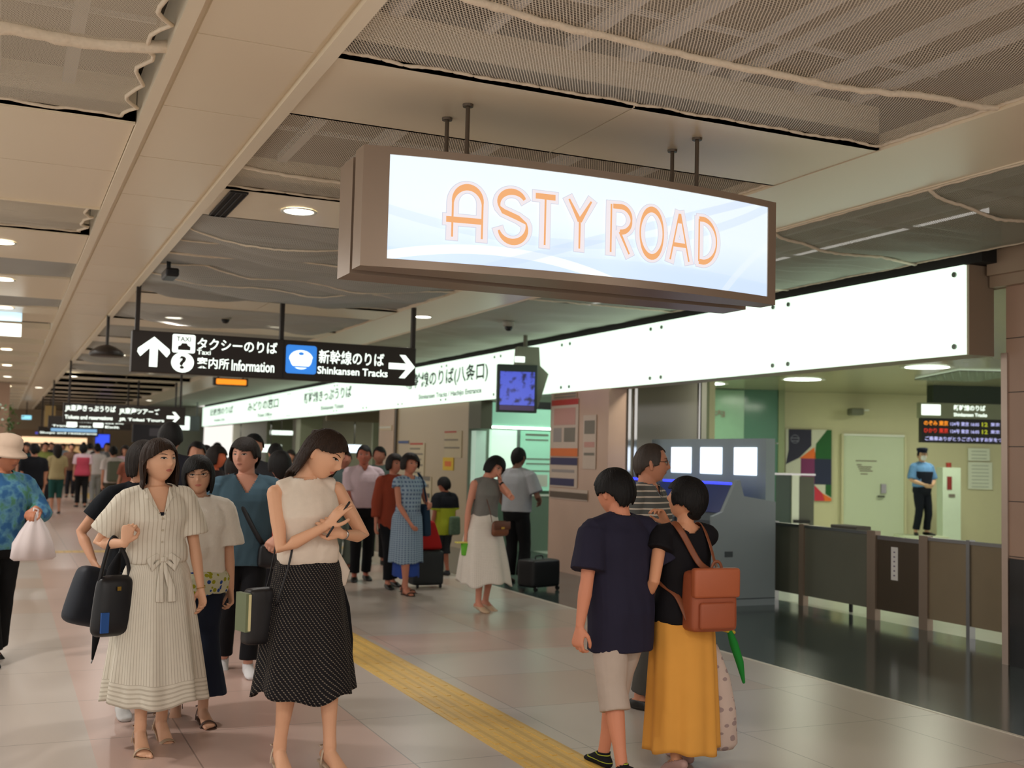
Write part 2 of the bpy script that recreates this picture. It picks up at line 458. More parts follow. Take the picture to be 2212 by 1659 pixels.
# ---------------------------------------------------------------- lamps in the ceiling
def downlight(x, y, label, r=.105, power=0, mt=None, z=CEIL, col=WHITE):
    root = thing('downlight', label, 'ceiling light', (x, y, z), 0, 'round downlights')
    b = MB(); n = 28
    rs = [[(rr*cos(2*pi*i/n), rr*sin(2*pi*i/n), zz) for i in range(n)] for rr, zz in ((r*1.16, .0), (r*1.16, -.006), (r, -.006), (r*.94, .0))]
    b.rings(rs, cap=False); obj('trim_ring', b, M_white, root, smooth=True)
    b = MB(); b.cyl((0,0,-.003), r*.95, .002, n=28); obj('diffuser', b, mt or E_lamp, root)
    if power:
        a = area_lamp('downlight_glow', (0, 0, -.03), r*2, power, col); a.parent = root
    return root
downlight(1.86, 7.93, 'round bright downlight between the nets left of the lit sign', .11, 34)
for i, (yv, l) in enumerate(((10.47, 'nearest round downlight at the left edge'), (12.84, 'second round downlight at the left edge'), (15.46, 'third left-edge downlight just above the small lit signs'), (19.0, 'fourth round downlight along the left edge'), (22.2, 'left-edge downlight below the small lit signs'), (26.6, 'lower left-edge downlight in the distance'), (31.0, 'tiny left-edge downlight in the distance'), (36.0, 'tiniest left-edge downlight near the far shops'))):
    downlight(-.09+ (yv-10)*.006, yv, l, .1, 22 if i in (0, 2, 5) else 0)
for xv, yv, l, p in ((1.97, 15.24, 'small downlight just above the up arrow of the direction sign', 30), (3.3, 15.2, 'pale downlight above the middle of the direction sign', 0),
                     (2.4, 20.9, 'distant downlight left of the direction sign', 0), (1.5, 29.5, 'distant downlight left below the direction sign', 30), (3.0, 26.3, 'tiny downlight behind the direction sign', 0)):
    downlight(xv, yv, l, .1, p)
LBL = ['round downlight nearly overhead behind the big net, out of view', 'round downlight on the wide beam above the photographer, out of view', 'round downlight left of the beam above the photographer, out of view', 'round downlight in the left ceiling beside the striped dress, out of view', 'round downlight behind the photographer, out of view',
 'distant round downlight on the wide beam, level with the beige column', 'round downlight on the wide beam right of the near direction sign', 'distant round downlight in the middle bay beyond the direction signs', 'far round downlight on the wide beam near the orange lit sign', 'far round downlight on the long left beam', 'farthest round downlight on the wide beam', 'round downlight in the left ceiling level with the direction sign, out of view']
# added fill downlights that brighten the concourse, partly out of view
for xv, yv, p in ((1.9, .6, 56), (4.7, 1.4, 30), (-.1, 1.0, 44), (-1.2, 7.3, 76), (3.4, -1.2, 46), (4.72, 20, 40), (4.7, 13.2, 34), (1.9, 22, 40), (4.7, 28, 50), (.9, 36, 60), (4.7, 42, 60), (-1.2, 14, 54)):
    downlight(xv, yv, LBL.pop(0), .11, p)

def dome_camera(x, y, z, label):
    root = thing('dome_camera', label, 'security camera', (x, y, z))
    b = MB(); b.lathe([(.001, 0), (.075, 0), (.075, -.045), (.06, -.06), (.001, -.06)]); obj('housing', b, mat('grey_camera_housing', (150,146,134)), root, smooth=False)
    b = MB(); b.lathe([(.001, -.055), (.05, -.06), (.048, -.085), (.03, -.108), (.001, -.115)]); obj('dome', b, M_black, root, smooth=True)
dome_camera(5.61, 12.59, CEIL-.06, 'dark dome camera under the grey sheet near the hanging screen')
dome_camera(2.51, 14.5, CEIL, 'small dome camera above the middle of the direction sign')
# linear vent
root = thing('air_vent', 'black slotted air vent beside the beam, next to the downlight', 'vent', (1.36, 7.95, CEIL))
b = MB(); b.box(-.055, .055, -.42, .42, -.004, .003); obj('vent_back', b, M_dark, root)
b = MB()
for xx in (-.058, -.02, .018, .056): b.box(xx-.004, xx+.004, -.42, .42, -.012, .0)
b.box(-.06, .06, -.43, -.42, -.012, 0); b.box(-.06, .06, .42, .43, -.012, 0); obj('vent_blades', b, M_black, root)
# black loudspeaker/camera fixed at the beam edge
root = thing('ceiling_camera', 'black box camera fixed to the edge of the beam', 'security camera', (1.33, 10.8, CEIL-.05))
b = MB(); b.rbox(-.05, .07, -.22, .12, -.10, -.02, .02); obj('camera_body', b, M_black, root); b = MB(); b.cyl((0,0,-.04), .02, .12); obj('bracket', b, M_black, root)
root = thing('loudspeaker', 'dark round loudspeaker hanging left of the direction sign', 'loudspeaker', (1.18, 15.5, 2.78))
b = MB(); b.lathe([(.001, .09), (.10, .06), (.20, .0), (.22, -.05), (.2, -.07), (.001, -.07)]); obj('cone', b, M_signbody, root, smooth=True); b = MB(); b.cyl((0,0,.08), .02, .39); obj('stem', b, M_signbody, root)

# ---------------------------------------------------------------- big lit sign
SX0, SX1, SZ0, SZ1 = 1.455, 3.795, 2.385, 2.95
def sign_y(x):   # front bulges toward the walker
    u = (x-(SX0+SX1)/2)/((SX1-SX0)/2); return 4.96 - .125*(1-u*u)
ox, oy, oz = (SX0+SX1)/2, 5.15, SZ0
root = thing('illuminated_sign', 'large curved lit sign reading ASTY ROAD in orange letters, hanging from the ceiling', 'sign', (ox, oy, oz))
def loc(p): return (p[0]-ox, p[1]-oy, p[2]-oz)
NX = 40
def curved(b, x0, x1, z0, z1, off_f, off_b):
    fr, bk = [], []
    vs = []; fs = []
    for i in range(NX+1):
        x = x0+(x1-x0)*i/NX
        for zz in (z0, z1):
            vs.append(loc((x, sign_y(x)+off_f, zz)))
        for zz in (z0, z1):
            vs.append(loc((x, (sign_y(x) if off_b[0] else 0)+off_b[1], zz)))
    for i in range(NX):
        a = i*4; c = a+4
        fs += [(a, a+1, c+1, c), (a+2, c+2, c+3, a+3), (a+1, a+3, c+3, c+1), (a, c, c+2, a+2)]
    fs += [(0, 2, 3, 1), (NX*4, NX*4+1, NX*4+3, NX*4+2)]
    b.add(vs, fs)
lx0, lx1, lz0, lz1 = 1.575, 3.735, 2.425, 2.915
b = MB(); curved(b, SX0, lx0, SZ0, SZ1, 0, (0, 5.09)); curved(b, lx1, SX1, SZ0, SZ1, 0, (0, 5.09)); curved(b, lx0, lx1, SZ0, lz0, 0, (0, 5.09)); curved(b, lx0, lx1, lz1, SZ1, 0, (0, 5.09))
curved(b, lx0, lx1, lz0, lz1, .04, (0, 5.09)); obj('front_frame', b, M_bronze, root)
b = MB(); b.box(SX0-ox+.04, SX1-ox-.04, 5.085-oy, 5.22-oy, .025, SZ1-SZ0-.02); obj('groove', b, M_bronze_dk, root)
b = MB(); b.box(SX0-ox+.02, SX1-ox-.02, 5.20-oy, 5.42-oy, 0.0, SZ1-SZ0); obj('rear_box', b, M_bronze, root)
def sign_face_mat():
    mt = bpy.data.materials.new('lit_pale_blue_film'); mt.use_nodes = True; g = G(mt)
    g.b.inputs['Base Color'].default_value = (.3,.33,.36,1); g.b.inputs['Roughness'].default_value = .3
    x, y, z = g.xyz()
    # printed sweeping pale-blue shapes
    def arc(cx, cz, r, w):
        dx = g.math('SUBTRACT', x, cx); dz = g.math('SUBTRACT', z, cz)
        d = g.math('SQRT', g.math('ADD', g.math('MULTIPLY', dx, dx), g.math('MULTIPLY', dz, dz)))
        return g.math('LESS_THAN', g.math('ABSOLUTE', g.math('SUBTRACT', d, r)), w)
    mid = lin((222,240,255)); hi = lin((244,253,255)); lo = lin((196,220,252))
    t = g.math('DIVIDE', g.math('SUBTRACT', z, .05), .45, clamp=True)
    # printed colour: blue at foot, white above
    col = g.mix(g.math('GREATER_THAN', g.math('ADD', z, g.math('MULTIPLY', g.math('SINE', g.math('MULTIPLY', g.math('ADD', x, .2), 2.6)), -.02)), .115), lo, mid)
    rp = g.n('ShaderNodeValToRGB'); rp.color_ramp.elements[0].color = lin((206,228,252)); rp.color_ramp.elements[1].color = lin((240,252,255)); rp.color_ramp.elements[0].position = .1; rp.color_ramp.elements[1].position = .55
    g.link(t, rp.inputs[0])
    col = g.mix(.75, col, rp.outputs[0])
    col = g.mix(g.math('MULTIPLY', arc(-.55, -2.1, 2.215, .022), .9), col, hi)
    col = g.mix(g.math('MULTIPLY', arc(1.9, -.9, 1.45, .018), .35), col, hi)
    col = g.mix(g.math('MULTIPLY', arc(-.3, 3.2, 3.02, .022), .4), col, lin((196,218,250)))
    # diagonal band
    dg = g.math('SUBTRACT', g.math('SUBTRACT', z, g.math('MULTIPLY', x, .33)), .22)
    band = g.math('LESS_THAN', g.math('ABSOLUTE', dg), .022)
    col = g.mix(g.math('MULTIPLY', band, .4), col, lin((186,208,250)))
    g.link(col, g.b.inputs['Emission Color']); g.b.inputs['Emission Strength'].default_value = .9
    return mt
b = MB(); vs = []; fs = []
for i in range(NX+1):
    x = lx0+(lx1-lx0)*i/NX; vs += [loc((x, sign_y(x)+.008, lz0)), loc((x, sign_y(x)+.008, lz1))]
for i in range(NX): fs.append((2*i, 2*i+2, 2*i+3, 2*i+1))
b.add(vs, fs); obj('light_panel', b, sign_face_mat(), root, fix=False)
# ---- lettering: strokes with thick and thin parts
E_olet = mat('orange_letter_film', (90,60,30), emit=.88, emit_rgb=(250,182,124))
E_wlet = mat('white_letter_film', (90,86,90), emit=.84, emit_rgb=(255,246,250))
E_glet = mat('letter_outline_film', (60,60,66), emit=.8, emit_rgb=(236,236,248))
def arcp(cx, cz, rx, rz, a0, a1, n=20): return [(cx+rx*cos(radians(a0+(a1-a0)*i/n)), cz+rz*sin(radians(a0+(a1-a0)*i/n))) for i in range(n+1)]
def stroke(b, pts, ws, yoff, extra=0.0):
    """ribbon along pts (x,z) with half widths ws, wrapped on the curved sign"""
    P_ = []; 
    # densify
    for i in range(len(pts)-1):
        L = sqrt((pts[i+1][0]-pts[i][0])**2+(pts[i+1][1]-pts[i][1])**2); k = max(1, int(L/.03))
        for j in range(k):
            t = j/k; P_.append((pts[i][0]*(1-t)+pts[i+1][0]*t, pts[i][1]*(1-t)+pts[i+1][1]*t, ws[i]*(1-t)+ws[i+1]*t))
    P_.append((*pts[-1], ws[-1]))
    if extra:
        a, c = P_[0], P_[1]; d = Vector((a[0]-c[0], a[1]-c[1])).normalized()*extra; P_.insert(0, (a[0]+d.x, a[1]+d.y, a[2]))
        a, c = P_[-1], P_[-2]; d = Vector((a[0]-c[0], a[1]-c[1])).normalized()*extra; P_.append((a[0]+d.x, a[1]+d.y, a[2]))
    vs = []
    for i, (x, z, w) in enumerate(P_):
        a = P_[max(0, i-1)]; c = P_[min(len(P_)-1, i+1)]
        t = Vector((c[0]-a[0], c[1]-a[1])).normalized(); nrm = Vector((-t.y, t.x)); w += extra
        for sg in (1, -1):
            X = x+nrm.x*w*sg; Z = z+nrm.y*w*sg; vs.append(loc((X, sign_y(X)-yoff, Z)))
    b.add(vs, [(2*i, 2*i+1, 2*i+3, 2*i+2) for i in range(len(P_)-1)])
TH, TN = .0155, .0048
def letters():
    out = []; z0, z1 = 2.548, 2.79; h = z1-z0
    def sine_w(n, f): return [f(i/n) for i in range(n+1)]
    # A with a round top
    x = 1.945; w = .072
    p = [(x-w/1, z0)]+[(x-w, z0+h*.62)]+arcp(x, z1-w*1.1, w, w*1.1, 180, 0)+[(x+w, z0+h*.62), (x+w, z0)]
    ww = [TN, TN]+[TN+(TH-TN)*sin(pi*i/20) for i in range(21)]+[TN, TN]
    out.append(('A', [(p, ww), ([(x-w-.03, z0+h*.34), (x+w, z0+h*.34)], [.014, .014])]))
    # S
    x = 2.165; rx = .068
    up = arcp(x, z1-.058, rx, .058, 25, 200, 20); lo_ = arcp(x+.004, z0+.07, rx+.004, .07, 20, -165, 20)
    p = up+[(x-.045, z1-.098), (x+.03, z0+.118)]+lo_
    ww = [TN+(TH-TN)*max(0, sin(pi*(i+2)/22)) for i in range(21)]+[TH*.8, TH*.8]+[TN+(TH-TN)*max(0, sin(pi*(i-1)/19)) for i in range(21)]
    out.append(('S', [(p, ww)]))
    x = 2.335
    out.append(('T', [([(x-.052, z1-.006), (x+.052, z1-.006)], [.014, .014]), ([(x, z1-.02), (x, z0)], [TN, TN])]))
    x = 2.52
    out.append(('Y', [([(x-.06, z1-.003), (x, z0+h*.56)], [TN, .012]), ([(x+.062, z1-.003), (x, z0+h*.56)], [TN, .012]), ([(x, z0+h*.58), (x, z0)], [TN*1.2, TN])]))
    x = 2.75
    p = [(x-.045, z1-.01)]+arcp(x, z1-.072, .062, .064, 88, -90, 18)+[(x-.005, z1-.136)]
    ww = [TH*.8]+[TN+(TH*.85-TN)*abs(cos(pi*i/18)) for i in range(19)]+[TH*.6]
    out.append(('R', [([(x-.055, z1), (x-.055, z0)], [TN, TN]), (p, ww), ([(x-.005, z1-.136), (x+.052, z0)], [TN*1.4, TN])]))
    x = 2.935
    p = arcp(x, (z0+z1)/2, .07, h/2, 0, 360, 44); ww = [TN*.9+(TH-TN)*abs(sin(2*pi*i/44))**2.2 for i in range(45)]
    out.append(('O', [(p, ww)]))
    x = 3.108
    out.append(('A', [([(x-.058, z0), (x-.004, z1)], [TN, TN*.8]), ([(x+.062, z0), (x+.004, z1)], [TN, TN*.8]), ([(x, z1), (x, z1-.05)], [.006, .014]), ([(x-.04, z0+h*.33), (x+.042, z0+h*.33)], [.011, .011])]))
    x = 3.285
    p = [(x-.05, z1-.01)]+arcp(x-.03, (z0+z1)/2, .098, h/2-.008, 84, -84, 26)+[(x-.05, z0+.01)]
    ww = [TH*.85]+[TN*.9+(TH*.9-TN)*abs(sin(radians(84-168*i/26)))**2.5 for i in range(27)]+[TH*.85]
    out.append(('D', [([(x-.05, z1-.01), (x-.05, z0+.01)], [TN, TN]), (p, ww)]))
    return out
for nm, sts in letters():
    bo = MB(); 
    for p, ww in sts: stroke(bo, p, [max(.012, .6*q)+.0 for q in ww] if False else [.012]*len(p), .001, .019)
    o_ = obj('letter_outline', bo, E_glet, root, fix=False)
    bo = MB()
    for p, ww in sts: stroke(bo, p, [.012]*len(p), .0025, .0155)
    obj('letter_halo', bo, E_wlet, root, fix=False)
    bo = MB()
    for p, ww in sts: stroke(bo, p, ww, .004)
    o_ = obj('letter_'+nm.lower(), bo, E_olet, root, fix=False)
for (rx_, ry_) in ((2.01, 5.07), (2.0, 5.33), (3.31, 5.01), (3.32, 5.27)):
    b = MB(); b.cyl((rx_-ox, ry_-oy, SZ1-oz-.01), .011, CEIL+.004-SZ1+.01, n=12); b.lathe([(.028, CEIL+.003-oz), (.026, CEIL-.009-oz), (.001, CEIL-.0095-oz)], n=20, c=(rx_-ox, ry_-oy, 0)); obj('hanging_rod', b, mat('dark_steel_rod', (96,84,72), rough=.4, metal=.6), root, smooth=False)

# ---------------------------------------------------------------- direction signs
def arrow(b, cx, cz, s, up=True, y=0):
    if up:
        pts = [(-.13,-.5),(.13,-.5),(.13,.12),(.42,-.17),(.52,-.02) ,(.5,.1),(0,.5),(-.5,.1),(-.52,-.02),(-.42,-.17),(-.13,.12)]
    else:
        pts = [(-.5,-.11),(.16,-.11),(-.1,-.42),(.12,-.42),(.5,0),(.12,.42),(-.1,.42),(.16,.11),(-.5,.11)]
    b.add([(cx+p[0]*s, y, cz+p[1]*s) for p in pts], [tuple(range(len(pts)))])
DX0, DX1, DZ0, DZ1, DY = 1.19, 4.35, 2.33, 2.77, 12.4
root = thing('direction_sign', 'near dark hanging sign with white arrows, reading Shinkansen Tracks at right', 'sign', ((DX0+DX1)/2, DY, DZ0))
ox, oy, oz = root.location
b = MB(); b.rbox(DX0-ox, DX1-ox, -.0, .16, 0, DZ1-DZ0, .008); obj('sign_box', b, M_signbody, root)
def px2x(px): return DX0+(px-287)/610*(DX1-DX0)-ox
def px2z(px, py): t = 712+(px-287)*.0623; bt = 803+(px-287)*.0475; return (bt-py)/(bt-t)*(DZ1-DZ0)
YS = -.006
b = MB(); arrow(b, px2x(330), px2z(330, 760), .32, True, YS); obj('up_arrow', b, E_letter, root)
b = MB(); arrow(b, px2x(864), px2z(864, 790), .32, False, YS); obj('right_arrow', b, E_letter, root)
def plate(name, x0, x1, z0, z1, m, r=.02, y=YS, par=None):
    b = MB(); pts = []
    for cx, cz, a0 in ((x1-r, z1-r, 0), (x0+r, z1-r, 90), (x0+r, z0+r, 180), (x1-r, z0+r, 270)):
        for i in range(5): a = radians(a0+22.5*i); pts.append((cx+r*cos(a), y, cz+r*sin(a)))
    b.add(pts, [tuple(range(len(pts)))]); return obj(name, b, m, par or root)
tx = plate('taxi_pictogram', px2x(366), px2x(412), px2z(390, 762), px2z(390, 722), E_letter)
b = text_mb('TAXI', .05, .15, .02); b.xf(Matrix.Translation((px2x(374), YS-.003, px2z(390, 737)))); obj('taxi_word', b, M_signbody, tx, fix=False)
b = MB(); cx, cz = px2x(390), px2z(390, 750)
b.add([(cx+p[0], YS-.003, cz+p[1]) for p in ((-.065,-.03),(.065,-.03),(.065,.01),(.04,.02),(.025,.045),(-.025,.045),(-.04,.02),(-.065,.01))], [tuple(range(8))]); obj('car_shape', b, M_signbody, tx)
b = MB(); cx, cz = px2x(388), px2z(388, 783)
b.add([(cx+.118*cos(2*pi*i/32), YS, cz+.108*sin(2*pi*i/32)) for i in range(32)], [tuple(range(32))]); ci = obj('information_pictogram', b, E_letter, root)
b = text_mb('?', .14, .075, .03); b.xf(Matrix.Translation((cx-.038, YS-.003, cz-.07))); obj('question_mark', b, M_signbody, ci, fix=False)
text_on(root, 'taxi_stand_lettering', 'タクシーのりば', px2x(416), YS, px2z(420, 754), .125, px2x(583)-px2x(416), E_letter, .012)
text_on(root, 'taxi_english_lettering', 'Taxi', px2x(416), YS, px2z(420, 765), .05, px2x(444)-px2x(416), E_letter, .01)
text_on(root, 'information_lettering', '案内所', px2x(417), YS, px2z(420, 795), .12, .34, E_letter, .012)
text_on(root, 'information_english_lettering', 'Information', px2x(488), YS, px2z(490, 800), .12, px2x(578)-px2x(488), E_letter, .014)
bl = plate('train_pictogram', px2x(602), px2x(669), px2z(635, 806), px2z(635, 744), E_blue, .03)
b = MB(); cx, cz = px2x(635), px2z(635, 776)
b.add([(cx+.135*cos(a)*(1 if sin(a) > 0 else .92), YS-.003, cz+.01+(.10 if sin(a) > 0 else .115)*sin(a)) for a in [2*pi*i/32 for i in range(32)]], [tuple(range(32))]); tf = obj('train_front', b, E_letter, bl)
b = MB(); b.add([(cx+.03*cos(2*pi*i/16), YS-.005, cz+.07+.018*sin(2*pi*i/16)) for i in range(16)], [tuple(range(16))]); obj('train_window', b, E_blue, bl)
b = MB(); b.add([(cx+p[0], YS-.005, cz+p[1]) for p in ((-.1,-.085),(.1,-.085),(.12,-.07),(-.12,-.07))], [tuple(range(4))]); obj('train_skirt_line', b, E_blue, bl)
text_on(root, 'platform_lettering', '新幹線のりば', px2x(674), YS, px2z(680, 783), .155, px2x(822)-px2x(674), E_letter, .012)
text_on(root, 'platform_english_lettering', 'Shinkansen Tracks', px2x(672), YS, px2z(680, 806), .085, px2x(831)-px2x(672), E_letter, .016)
b = MB(); b.box(px2x(597)-.004, px2x(597)+.004, -.003, .01, 0.0, DZ1-DZ0); obj('divider', b, M_black, root)
for xx in (DX0+.05, 2.78, DX1-.02):
    b = MB(); b.box(xx-ox-.022, xx-ox+.022, .04, .10, DZ1-DZ0-.01, CEIL-DZ0); obj('hanging_post', b, M_signbody, root)

def far_sign(name, label, x0, x1, z0, z1, y, words, body=M_signbody, top=CEIL):
    root = thing(name, label, 'sign', ((x0+x1)/2, y, z0)); ox = (x0+x1)/2
    b = MB(); b.box(x0-ox, x1-ox, 0, .16, 0, z1-z0); obj('sign_box', b, body, root)
    for w in words:
        if w[0] == '>': b = MB(); arrow(b, w[1]-ox, w[2]-z0, w[3], False, -.006); obj('right_arrow', b, E_letter, root)
        elif w[0] == '#': plate('lit_plate', w[1]-ox, w[2]-ox, w[3]-z0, w[4]-z0, w[5], .02, -.006, root)
        else: text_on(root, 'lettering', w[0], w[1]-ox, -.006, w[3]-z0, w[4], w[2]-w[1], E_letter, .02)
    for xx in (x0+.1, x1-.1):
        b = MB(); b.box(xx-ox-.02, xx-ox+.02, .04, .08, z1-z0-.01, top-z0); obj('hanging_post', b, body, root)
    return root
far_sign('direction_sign', 'distant dark hanging sign with two lines of white writing and a right arrow', 1.07, 3.42, 2.02, 2.40, 24, [('JR東海きっぷうりば', 1.1, 2.05, 2.22, .14), ('Tickets and reservations', 1.1, 2.0, 2.08, .075), ('JR東海ツアーズ', 2.12, 2.9, 2.2, .14), ('JR Tokai Tours', 2.12, 3.0, 2.06, .075), ('>', 3.18, 2.18, .26)])
far_sign('direction_sign', 'far dark hanging sign with white blocks just under the distant sign', 1.05, 3.1, 2.0, 2.32, 31.5, [('#', 1.5, 1.75, 2.05, 2.28, E_letter), ('のりかえ口', 1.78, 2.1, 2.16, .1), ('Transfer gate', 1.15, 2.1, 2.03, .06), ('#', 2.15, 2.4, 2.05, 2.28, E_letter), ('出口', 2.45, 2.9, 2.15, .1), ('Exit', 2.45, 2.8, 2.04, .06)])
far_sign('direction_sign', 'farthest blue-tinted lit sign above the distant shops', 1.1, 3.05, 1.9, 2.2, 42, [('#', 1.5, 3.0, 2.05, 2.16, mat('backlit_pale_blue', (130,180,220), emit=.8, emit_rgb=(130,176,216))), ('Shops and restaurants', 1.15, 3.0, 1.95, .08)])
far_sign('departure_sign', 'small orange lit sign hanging just below the direction sign', 4.0, 4.72, 2.9, 3.07, 24.2, [('#', 4.05, 4.68, 2.925, 3.04, E_orange)])
far_sign('gate_sign', 'small white lit box sign beyond the end of the glowing fascia', 5.6, 6.35, 2.2, 2.72, 41, [('#', 5.62, 6.0, 2.22, 2.7, E_letter)], body=mat('grey_sign_box', (110,116,120)))
far_sign('gate_board', 'dark distant display board behind the tall passer-by', 3.0, 4.13, 1.68, 2.15, 30, [('#', 3.4, 3.7, 1.85, 2.05, mat('dim_emblem', (70,66,72)))], body=mat('dark_board', (26,24,30)))
# small lit signs at left edge
for z0, z1, l, mm in ((3.0, 3.17, 'lower small white lit sign at the left edge', E_letter), (3.2, 3.36, 'upper small pale blue lit sign at the left edge', mat('pale_blue_film', (190,225,250), emit=1.0, emit_rgb=(190,226,250)))):
    z0 -= .06; z1 -= .06
    r = thing('lit_sign', l, 'sign', (.0, 16, z0)); b = MB(); b.box(-.5, .155, .006, .06, 0, z1-z0); obj('sign_box', b, M_white, r)
    plate('lit_face', -.5, .15, .004, z1-z0-.004, mm, .01, .0, r)

# ---------------------------------------------------------------- glowing fascia
FSX = 6.95
root = thing('fascia_light_box', 'long glowing white fascia with green lettering above the ticket gates', 'light box', (FSX, 25.5, 2.43))
ox, oy, oz = root.location
b = MB(); b.box(.03, .30, 6.64-oy, 44.3-oy, 0, .725); obj('housing', b, mat('brown_fascia_return', (150,130,110), rough=.5, var=.02), root)
ys = [6.66]+[6.66+2.33*i for i in range(1, 16)]+[44.3]
for i in range(len(ys)-1):
    b = MB(); b.box(0, .03, ys[i]-oy+.004, ys[i+1]-oy-.004, .002, .723); obj('light_panel', b, E_fascia, root)
M_stud = mat('steel_stud', (120,130,120), rough=.3, metal=.8)
for i, yv in enumerate(ys[:12]):
    for dy in ((-.12, .12) if i else (.1,)):
        for zz in (.07, .655):
            b = MB(); b.cyl((-.012, yv+dy-oy, zz), .022, .014, axis='x', n=12); obj('panel_stud', b, M_stud, root)
TM = Matrix(((0, 1, 0, 0), (-1, 0, 0, 0), (0, 0, 1, 0), (0, 0, 0, 1)))   # text x -> -Y, faces -X
def ftext(txt, ya, yb, z, h):
    b = text_mb(txt, h, ya-yb, .022); b.xf(Matrix.Translation((-.004, ya-oy, z-oz)) @ TM); obj('lettering', b, M_ink, root, fix=False)
ftext('新幹線のりば(八条口)', 20.3, 16.35, 2.72, .33); ftext('Shinkansen Tracks / Hachijo Entrance', 19.6, 16.6, 2.52, .12)
ftext('新幹線きっぷうりば', 28.3, 24.0, 2.76, .28); ftext('Shinkansen Tickets', 26.6, 24.6, 2.55, .1)
ftext('みどりの窓口', 35.5, 31.2, 2.76, .28); ftext('Ticket Office', 34, 32, 2.55, .1)
ftext('近鉄線のりば', 42.6, 38, 2.78, .26); ftext('Kintetsu Line', 41.6, 39.5, 2.56, .1)
# dark box painting in the shade of the gap above the fascia
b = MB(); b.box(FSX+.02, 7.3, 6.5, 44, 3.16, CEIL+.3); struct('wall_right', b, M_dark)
b = MB()
b.box(7.18, 7.6, -2, 6.62, 2.98, CEIL+.6); b.box(7.13, 7.6, -2, 6.60, 3.07, CEIL+.02); struct('trim_3', b, mat('stone_header', (168,146,124), rough=.4, var=.04))
# stone pillar at right with black plinth
def stone_pillar_mat():
    mt = mat('beige_stone_pillar', (180,148,128), rough=.35, var=.07, scale=3); g = G(mt); x, y, z = g.xyz()
    s = g.stripe(z, .43, .008, .43*10-1.27+.0); g.link(g.mix(g.math('MULTIPLY', s, .9), base_of(mt), lin((40,34,30))), g.b.inputs['Base Color']); return mt
b = MB(); b.box(7.25, 7.7, -2, 6.52, .83, 3.3); struct('wall_right', b, stone_pillar_mat())
b = MB(); b.box(7.22, 7.72, -2, 6.47, 0, .83); struct('baseboard_right', b, M_black_stone)
b = MB(); b.box(7.235, 7.30, 6.50, 6.56, 0, 2.45); struct('trim_4', b, mat('pale_steel_corner', (190,170,156), rough=.3, metal=.5))

# ---------------------------------------------------------------- right-hand frontage behind the fascia
def posters_mat(): return None
b = MB(); b.box(6.96, 7.22, 12.45, 14.1, 0, CEIL-.1); struct('wall_right', b, M_stone)
b = MB(); b.box(8.3, 8.4, 12.40, 15.5, 0, 2.94); struct('wall_right', b, M_wall_grey)
b = MB()
for xv, yv in ((8.3, 12.42), (7.25, 12.44), (7.33, 12.42)): b.box(xv-.02, xv+.02, yv-.02, yv+.02, 0, 2.93)
struct('trim_5', b, M_chrome)
def wall_poster(label, y0, y1, z0, z1, blocks, x=6.955, bg=M_paper):
    r = thing('wall_notice', label, 'notice', (x, (y0+y1)/2, z0)); cy = (y0+y1)/2
    b = MB(); b.box(-.008, 0, y0-cy, y1-cy, 0, z1-z0); obj('sheet', b, bg, r)
    for (a, c, d, e, m_) in blocks:   # fractions from left (far y) and top
        ya = y1-(y1-y0)*a; yb = y1-(y1-y0)*c; za = z1-(z1-z0)*d; zb = z1-(z1-z0)*e
        b = MB(); b.box(-.011, -.008, yb-cy, ya-cy, zb-z0, za-z0); obj('printed_block', b, m_, r)
    return r
c_red = mat('poster_red', (176,60,50)); c_navy = mat('poster_navy', (52,48,84)); c_grey = mat('poster_grey', (150,140,136)); c_pink = mat('poster_pink', (190,140,128)); c_or = mat('poster_orange', (214,110,50)); c_yel = mat('notice_yellow', (214,178,50)); c_text = mat('notice_text_grey', (120,112,100)); c_blu = mat('notice_blue', (60,84,130))
bgp = mat('poster_beige', (196,176,160))
wall_poster('red and white station poster on the stone pillar', 13.25, 14.05, 1.56, 2.33, [(0,1,0,.1,c_red),(.1,.9,.15,.45,c_pink),(.1,.4,.5,.75,c_grey),(.5,.9,.5,.75,c_text),(0,1,.86,1,c_or)], bg=bgp)
wall_poster('purple and white notice below the red poster on the pillar', 13.25, 14.05, 1.14, 1.54, [(0,1,0,.25,c_navy),(0.05,.9,.4,.5,c_grey),(0,.9,.7,.95,c_navy)], bg=bgp)
wall_poster('brown picture strip notice at the foot of the pillar posters', 12.95, 14.05, .98, 1.12, [(0,1,.3,.9,mat('strip_brown', (92,76,62)))], bg=bgp)
wall_poster('pale leaflet on the pillar right of the red poster', 12.75, 13.1, 1.4, 2.1, [(.1,.9,.1,.35,c_text),(.1,.9,.5,.6,c_pink),(.1,.9,.7,.75,c_text)], bg=bgp)
wall_poster('small dark-lettered plaque above the red poster', 13.3, 14.0, 2.345, 2.42, [(0.05,.95,.1,.35,c_text),(.05,.95,.6,.85,c_text)], bg=mat('stone_plaque', (170,140,118)))
